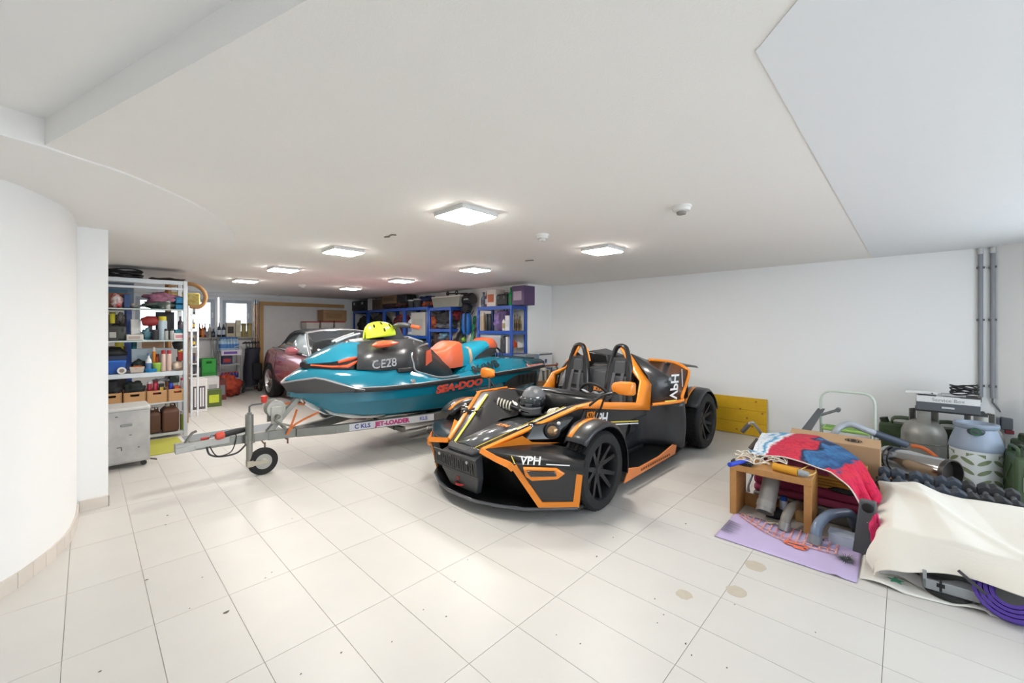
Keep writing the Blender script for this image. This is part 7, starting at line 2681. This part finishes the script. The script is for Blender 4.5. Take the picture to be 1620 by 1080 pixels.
# jerry cans
jm = m('3c4f31', rough=.45, coat=.1, var=.08)
def jerry(x, y, rz, lab, stickers=False, h=.46):
    t = thing('jerry_can', lab, 'jerry can', (x, y, 0), rz)
    g = G()
    w, d = .34, .16
    sec = lambda k, z: [(-w / 2 * k, -d / 2 * k, z), (w / 2 * k, -d / 2 * k, z), (w / 2 * k, d / 2 * k, z), (-w / 2 * k, d / 2 * k, z)]
    g.loft([sec(.96, 0), sec(1, .02), sec(1, h * .80), sec(.94, h * .86)])
    b = g.add('body', jm, t, bev=.03, segs=3)
    for y_ in (-.05, 0, .05):
        g = G()
        g.tube(spline([(-.12, y_, h * .84), (-.11, y_, h * .97), (.05, y_, h * .97), (.07, y_, h * .84)], 3), .011, 7)
        g.add('handle', jm, t)
    g = G()
    g.cyl((.12, 0, h * .83), (.135, 0, h * .95), .034, n=16)
    g.add('cap', m('24301f', rough=.5), t)
    for s_ in (-1, 1):
        g = G()
        g.loft([[(-.12, s_ * .081, .06), (.12, s_ * .081, h * .72), (.10, s_ * .081, h * .74), (-.14, s_ * .081, .08)], [(-.12, s_ * .086, .06), (.12, s_ * .086, h * .72), (.10, s_ * .086, h * .74), (-.14, s_ * .086, .08)]])
        g.loft([[(.12, s_ * .081, .06), (-.12, s_ * .081, h * .72), (-.10, s_ * .081, h * .74), (.14, s_ * .081, .08)], [(.12, s_ * .0855, .06), (-.12, s_ * .0855, h * .72), (-.10, s_ * .0855, h * .74), (.14, s_ * .0855, .08)]])
        g.add('pressed_cross', jm, b)
    if stickers:
        for z0, z1, w_ in ((.27, .325, .045), (.15, .26, .05)):
            g = G()
            g.box(-.178 - .0008, -.035, z0, -.1705, -.035 + w_ * 1.4, z1)
            lb = g.add('label', m('dfe0dc', rough=.5), b)
            g = G()
            for k in range(4):
                zz = z0 + (z1 - z0) * (.18 + .2 * k)
                g.box(-.1795, -.028, zz, -.1786, -.028 + w_ * (.9 - .2 * (k % 2)), zz + .004)
            o = g.add('label_print', m('4a4d50', rough=.6), lb)
            o['kind'] = 'stuff'
    return t


jerry(5.80, .02, R(90), 'olive green jerry can standing by the wall left of the steel gas bottle', h=.47)
jerry(5.83, -.31, R(90), 'dark green jerry can wedged behind the two steel bottles', h=.47)
jerry(5.04, -.665, R(6), 'green jerry can with white labels right of the composite bottle', True, .47)
jerry(5.50, -.78, R(10), 'green jerry can behind the labelled one in the right corner', h=.49)

# rubber weights in two rows
wm = (m('3b434f', rough=.65, var=.06), m('2d2e31', rough=.65, var=.06))
ends = [1398, 1424, 1447, 1470, 1493, 1516, 1539, 1562, 1586, 1610]
for k, px in enumerate(ends):
    x = 4.06
    p = at(px, 766 + (px - 1398) * .165, x=x)
    t = thing('dumbbell', 'hexagonal rubber dumbbell on end of the rack, %s from the left behind the cream sheet' % ('first', 'second', 'third', 'fourth', 'fifth', 'sixth', 'seventh', 'eighth', 'ninth', 'tenth')[k], 'dumbbell', (x, p.y, 0), R(rnd.uniform(-5, 5)), 'rubber dumbbells behind the cream sheet')
    r_ = .044 + .004 * (k % 3)
    for (xx, zc) in ((0, .248), (.185, .272)):
        g = G()
        hx = lambda a, rr: [V((xx + a, rr * cos(R(60 * i + 30)) * .92, zc + rr * sin(R(60 * i + 30)))) for i in range(6)]
        g.loft([hx(-.045, r_ * .86), hx(-.036, r_), hx(.036, r_), hx(.045, r_ * .86)])
        g.add('weight_head', wm[0 if k < 6 else 1], t, bev=.004)
    g = G()
    g.cyl((.03, 0, .252), (.155, 0, .268), .015, n=10)
    g.add('grip', m('9a9b9d', rough=.3, metal=.7), t)
rk_ = thing('dumbbell_rack', 'low dark steel rack carrying the dumbbells behind the cream sheet', 'rack', (4.06, 0, 0))
ya, yb2 = at(1390, 770, x=4.06).y, at(1622, 800, x=4.06).y
for x, z in ((.055, .224), (.13, .236)):
    g = G()
    g.cyl((x, ya + .02, z), (x, yb2 - .05, z), .012, n=8)
    g.add('rail', m('26272a', rough=.5), rk_)
for y in (ya, yb2 - .02):
    g = G()
    beam(g, (.09, y, .23), (.09, y, 0), .04, .03)
    g.add('leg', m('26272a', rough=.5), rk_)

# cream dust sheet over a low box
g = G()
g.box(3.16, -.95, .001, 3.88, .06, .24)
tag(g.add('low_box', m('8c8a86', rough=.7), None, bev=.004), 'low grey box hidden under the cream dust sheet', 'box')


def dust(u, v):
    y = .135 - 1.2 * u
    if v < .55:                                  # top, from rear edge forwards
        k = v / .55
        x = 3.95 - .86 * k
        z = .292 - .018 * k
    else:                                        # front fall
        k = (v - .55) / .45
        x = 3.09 - .07 * k - .05 * u * k
        z = .274 - (.205 - .085 * min(1, max(0, (u - .12) / .35))) * k
        x -= .03 * sin(u * 15 + .6) * k * (.4 + .6 * k)
        z += .03 * sin(u * 7) * k
    # left end hangs down too
    if u < .075:
        q_ = 1 - u / .075
        z -= (.10 * q_ ** 1.3) * (1 if v < .9 else .6) if v > .06 else .03 * q_
        y = .135 - .09 + .02 * (1 - q_) + .012 * sin(v * 17)
        y = .135 - 1.2 * u * (1 - q_) - .02 * sin(v * 15) * q_
    z += .016 * NZ.noise(V((u * 5, v * 4, 2))) * (1 if v < .55 else .5) + .030 * max(0, 1 - abs(u - .16 - .22 * v) / .10) * (1 - v) * (v < .6) - .022 * max(0, 1 - abs(u - .34 - .25 * v) / .16) * (v < .55)
    z += .014 * max(0, 1 - abs((u - .2) - (v - .2) * .9) / .05) * (v < .6)
    return V((x, y, max(z, .012)))


g = G()
g.sheet(dust, 110, 70)
tag(g.add('dust_sheet', m('ece6da', rough=.9, var=.04, scale=4, bump=.1, bscale=120), None, solid=.004, sharp=180), 'cream fabric dust sheet draped over a low box at the right edge', 'sheet')
g = G()
g.sheet(lambda u, v: V((3.10 + .02 * sin(u * 9) - .04 * v, .10 - .42 * u, .055 + .012 * sin(u * 11) - .045 * v + .02 * u)), 16, 4)
tag(g.add('white_liner', m('c9c7c6', rough=.8), None, solid=.004, sharp=180), 'greyish white liner showing below the cream sheet hem', 'cloth')

# pink cushion edge and dark upright panel between towel and sheet
item('bag', 'pink_pillow', 'crimson pillow squeezed against the left end of the cream sheet', 'pillow', (3.20, .118, .085), .13, .05, .20, 'd0255f', 'b81c52', seed=3)
t = thing('grey_channel', 'dark grey upright plastic channel between the bench and the cream sheet', 'channel', (3.27, .155, 0))
g = G()
g.loft([[(0, -.015, 0), (0, .075, 0), (.07, .075, 0), (.07, -.015, 0)], [(.06, -.035, .31), (.06, .045, .31), (.12, .045, .31), (.12, -.035, .31)]])
g.add('body', m('4c5055', rough=.5, coat=.1), t, bev=.008)
g = G()
g.ball((.053, .005, .275), (.012, .03, .03), 12, 8)
g.add('round_hole', m('141416', rough=.8), t)

# pipes and parts lying under the bench
pm = m('8f8d89', rough=.4, coat=.15, var=.05)
t = thing('wide_pipe', 'wide grey plastic pipe slanting down inside the bench', 'pipe', (0, 0, 0))
a, b = V((3.36, .72, .062)), V((3.56, .70, .33))
ax = b - a
g = G()
g.lathe([(.052, 0), (.056, .002), (.056, ax.length), (.052, ax.length)], a, ax, 24, cap=False)
g.lathe([(.052, 0), (.052, ax.length)], a, ax, 24, cap=False)
g.add('pipe', pm, t)
g = G()
g.lathe([(.06, .03), (.06, .075)], a, ax, 24, cap=False)
g.add('socket', m('9a9893', rough=.4), t)
t = thing('curved_tube', 'curved brown-grey tube with metal end under the bench', 'tube', (0, 0, 0))
g = G()
g.tube(spline([V((3.29, .585, .035)), V((3.31, .58, .09)), V((3.40, .56, .135)), V((3.52, .53, .12)), V((3.58, .52, .06)), V((3.6, .52, .035))], 5), .030, 12)
g.add('tube', m('85807a', rough=.4), t)
g = G()
g.cyl((3.278, .59, .010), (3.295, .583, .06), .036, n=16)
g.add('end_cap', m('9b9a98', rough=.35, metal=.5), t)
t = thing('blue_grey_tube', 'curved blue-grey tube with grey end cap right of the bench', 'tube', (0, 0, 0))
g = G()
g.tube(spline([V((3.22, .405, .04)), V((3.25, .40, .11)), V((3.36, .36, .155)), V((3.48, .30, .15)), V((3.55, .26, .13)), V((3.6, .24, .04))], 5), .030, 12)
g.add('tube', m('75859c', rough=.35, coat=.2), t)
g = G()
g.cyl((3.205, .41, .008), (3.222, .405, .06), .038, n=16)
g.add('end_cap', m('80858b', rough=.4), t)
g = G()
g.cyl((3.222, .375, .045), (3.22, .366, .045), .008, n=8)
g.add('bolt', m('2a2a2c'), t)
item('carton', 'picture_box', 'small blue and white printed box under the curved blue-grey tube', 'box', (3.34, .275, .001), .10, .15, .075, 'c3d0e0', '2e4a66', 0)
item('bag', 'black_gear', 'black lump of gear under the cushion stack', 'gear', (3.45, .19, .01), .16, .10, .10, '1d1d20')
for k, (x, y, lab, c, c2, nm) in enumerate(((3.50, .63, 'blue and white roll under the bench', 'c9d2e4', '2c52b0', 'blue_white_roll'), (3.55, .50, 'tan wooden piece under the bench', 'b08a5c', '8c6840', 'wooden_piece'), (3.47, .68, 'small black box with a printed frame under the bench', '1c1b1d', '8a8886', 'black_box'))):
    item(('can', 'carton', 'carton')[k], nm, lab, ('roll', 'wood', 'box')[k], (x, y, .001), (.05, .12, .1)[k], (.05, .08, .06)[k], (.16, .09, .07)[k], c, c2, R(90) if k else 0)
g = G()
g.tube(spline([V((3.33, .70, .012)), V((3.30, .68, .02)), V((3.33, .64, .02)), V((3.30, .61, .02)), V((3.34, .60, .012))], 5), .006, 6)
tag(g.add('thin_hose', m('c9c4a8', rough=.5)), 'thin pale hose curling out of the wide grey pipe', 'hose')

# lavender towel on the floor, printed with palms and a coral roof pattern
tx0, tx1, ty0, ty1 = 2.88, 3.36, .185, .905
lav = thing('lavender_towel', 'lavender beach towel with palm print and coral lines spread under the bench', 'towel', (0, 0, 0))
g = G()
g.sheet(lambda u, v: V((tx0 + (tx1 - tx0) * v - .03 * u * (1 - v) * 0, ty0 + (ty1 - ty0) * u, .0035 + .004 * max(0, NZ.noise(V((u * 7, v * 4, 8)))) + (.010 * max(0, 1 - abs(u - .12) / .05) * (1 - v)))), 40, 20)
g.add('cloth', m('c6b7de', rough=.95, var=.05, scale=6), lav, solid=.003, sharp=180, soff=1)
coral = m('e58a74', rough=.9, alt='f0b6a6', scale=25)
g = G()
zt_ = .0150
for k in range(15):
    u = k / 14
    y = .86 - .56 * u
    x0_ = 3.30 - .20 * sin(min(1, u * 1.7) * pi / 2) + (.08 * max(0, u - .6))
    g.box(x0_, y - .004, zt_, 3.35, y + .003, zt_ + .0006)
for a in (0, .05):
    strip(g, [(3.31 - .20 * sin(min(1, u * 1.7) * pi / 2) + (.08 * max(0, u - .6)) + a, .87 - .58 * u, zt_) for u in [i / 16 for i in range(17)]], .008, (0, 0, 1), .0012)
o = g.add('coral_print', coral, lav)
o['kind'] = 'stuff'
g = G()
for (x, y, w, h_) in ((3.10, .545, .05, .02), (3.10, .44, .05, .02), (3.08, .49, .018, .11), (3.125, .49, .016, .10), (3.06, .47, .02, .06)):
    g.box(x - w / 2, y - h_ / 2, zt_, x + w / 2, y + h_ / 2, zt_ + .0008)
o = g.add('coral_print', m('ec7a58', rough=.9), lav)
o['kind'] = 'stuff'
for (cx, cy, n_, r0, a0, a1, c) in ((3.11, .245, 34, .095, 0, 360, '4d5550'), (3.16, .80, 0, 0, 0, 0, '4f5560')):
    g = G()
    if n_:
        for k in range(n_):
            a = R(a0 + (a1 - a0) * k / n_)
            rr = r0 * (.6 + .4 * abs(sin(k * 2.3)))
            dx, dy = cos(a), sin(a)
            if cy + rr * dy < ty0 + .005:
                rr = abs((cy - ty0 - .008) / dy)
            g.put([(cx + dx * .008 - dy * .003, cy + dy * .008 + dx * .003, zt_ + k * .0002), (cx + dx * .008 + dy * .003, cy + dy * .008 - dx * .003, zt_ + k * .0002), (cx + dx * rr, cy + dy * rr, zt_ + .001 + k * .0002)], [(0, 1, 2)])
    else:
        for k in range(16):
            x = 2.98 + .012 * k
            g.put([(x, .898, zt_ + k * .0002), (x + .007, .898, zt_ + k * .0002), (x - .03 + .004 * (k % 3), .80 - .03 * ((k * 7) % 5) / 5, zt_ + .001 + k * .0002)], [(0, 1, 2)])
    o = g.add('palm_print', m(c, rough=.9, alt='2f3838', scale=30), lav)
    o['kind'] = 'stuff'

# white towel with green and blue stars
wt = thing('white_towel', 'white towel with green and blue star prints on the floor below the cream sheet', 'towel', (0, 0, 0))
wf = lambda u, v: V((2.945 + .33 * v + .07 * u * (1 - v) - .02 * sin(u * 9) * (1 - v), .175 - .95 * u, .003 + .016 * max(0, sin(u * 17)) * (1 - v) ** 2 * (u < .5) + .003 * max(0, NZ.noise(V((u * 9, v * 5, 3))))))
g = G()
g.sheet(wf, 60, 14)
g.add('cloth', m('e3e1da', rough=.95, var=.05, scale=6), wt, solid=.003, sharp=180, soff=1)
for (u, v, r_, c) in ((.08, .58, .030, '4f9c6c'), (.15, .30, .042, '58a884'), (.33, .22, .018, '5a6fb8'), (.36, .75, .022, '3c4468'), (.70, .25, .03, 'd8b48c'), (.80, .35, .03, '6c9c6c')):
    c_ = wf(u, v) + V((0, 0, .006))
    g = G()
    pts = [c_ + V((r_ * (1 if k % 2 == 0 else .45) * cos(2 * pi * k / 10 + u * 9), r_ * (1 if k % 2 == 0 else .45) * sin(2 * pi * k / 10 + u * 9), .001)) for k in range(10)]
    g.put(pts + [c_ + V((0, 0, .0015))], [(k, (k + 1) % 10, 10) for k in range(10)])
    g.add('star_print', m(c, rough=.9), wt)

# grey plastic part and purple exercise mat
t = thing('grey_bracket', 'grey plastic bracket with a black round foot peeking out under the cream sheet', 'bracket', (3.09, -.16, 0), R(4))
g = G()
g.lathe([(.001, .008), (.085, .008), (.09, .016), (.09, .028), (.08, .034)], (-.01, .0, 0), (0, 0, 1), 28)
g.add('round_foot', m('242425', rough=.6), t)
g = G()
g.box(-.075, -.105, .034, -.06, .095, .085)
g.box(-.075, .080, .034, .08, .095, .125)
g.box(-.06, -.105, .034, .08, .08, .05)
g.add('bracket', m('96999b', rough=.5, var=.04), t, bev=.003)
g = G()
for dx, dz in ((.03, .01), (.01, .03)):
    g.box(-.0765, .03 - dx / 2, .068 - dz, -.0755, .03 + dx / 2, .068 + dz)
g.add('cross_hole', m('1a1a1b'), t)
t = thing('purple_mat', 'rolled purple exercise mat under the cream sheet at the right edge', 'mat', (3.07, -.37, 0))
g = G()
prof = []
for k in range(90):
    a = k * 2 * pi * 4.0 / 90
    rr = .050 + .080 * k / 90
    prof.append((rr * cos(a), rr * sin(a)))
ax_ = V((-.80, .22, .56)).normalized()
q = ax_.to_track_quat('Z', 'Y')
rings = []
for (u, v) in prof:
    b = V((u * .95, v * .95, 0))
    n_ = V((u, v, 0)).normalized() * .0075
    rings.append([q @ (b - n_), q @ (b + n_), q @ (b + n_ + V((0, 0, .05))), q @ (b - n_ + V((0, 0, .05)))])
zmin = min(p.z for r4 in rings for p in r4)
rings = [[p + V((-.02, 0, .007 - zmin)) for p in r4] for r4 in rings]
g.loft(rings)
g.add('mat_roll', m('4b2f94', rough=.6, var=.06), t, sharp=50)
g = G()
a_, b_ = at(1545, 927, x=2.99) - V((3.07, -.37, 0)), at(1600, 972, z=.012) - V((3.07, -.37, 0))
strip(g, spline([at(1516, 902, x=3.03) - V((3.07, -.37, 0)), a_, b_], 4), .014, (-.8, .3, .5), .004)
g.add('strap', m('3e3f44', rough=.7), t)
g = G()
g.cbox(b_ * .75 + a_ * .25, (.012, .022, .008))
g.add('buckle', m('b8babd', rough=.4), t)
g = G()
c_ = V((3.06, -.30, .135))
tag(item('bag', 'shoe_tip', 'dark tip of a tool handle below the cream hem', 'handle', (3.075, -.285, .115), .03, .07, .02, '4d4a4c'), None)
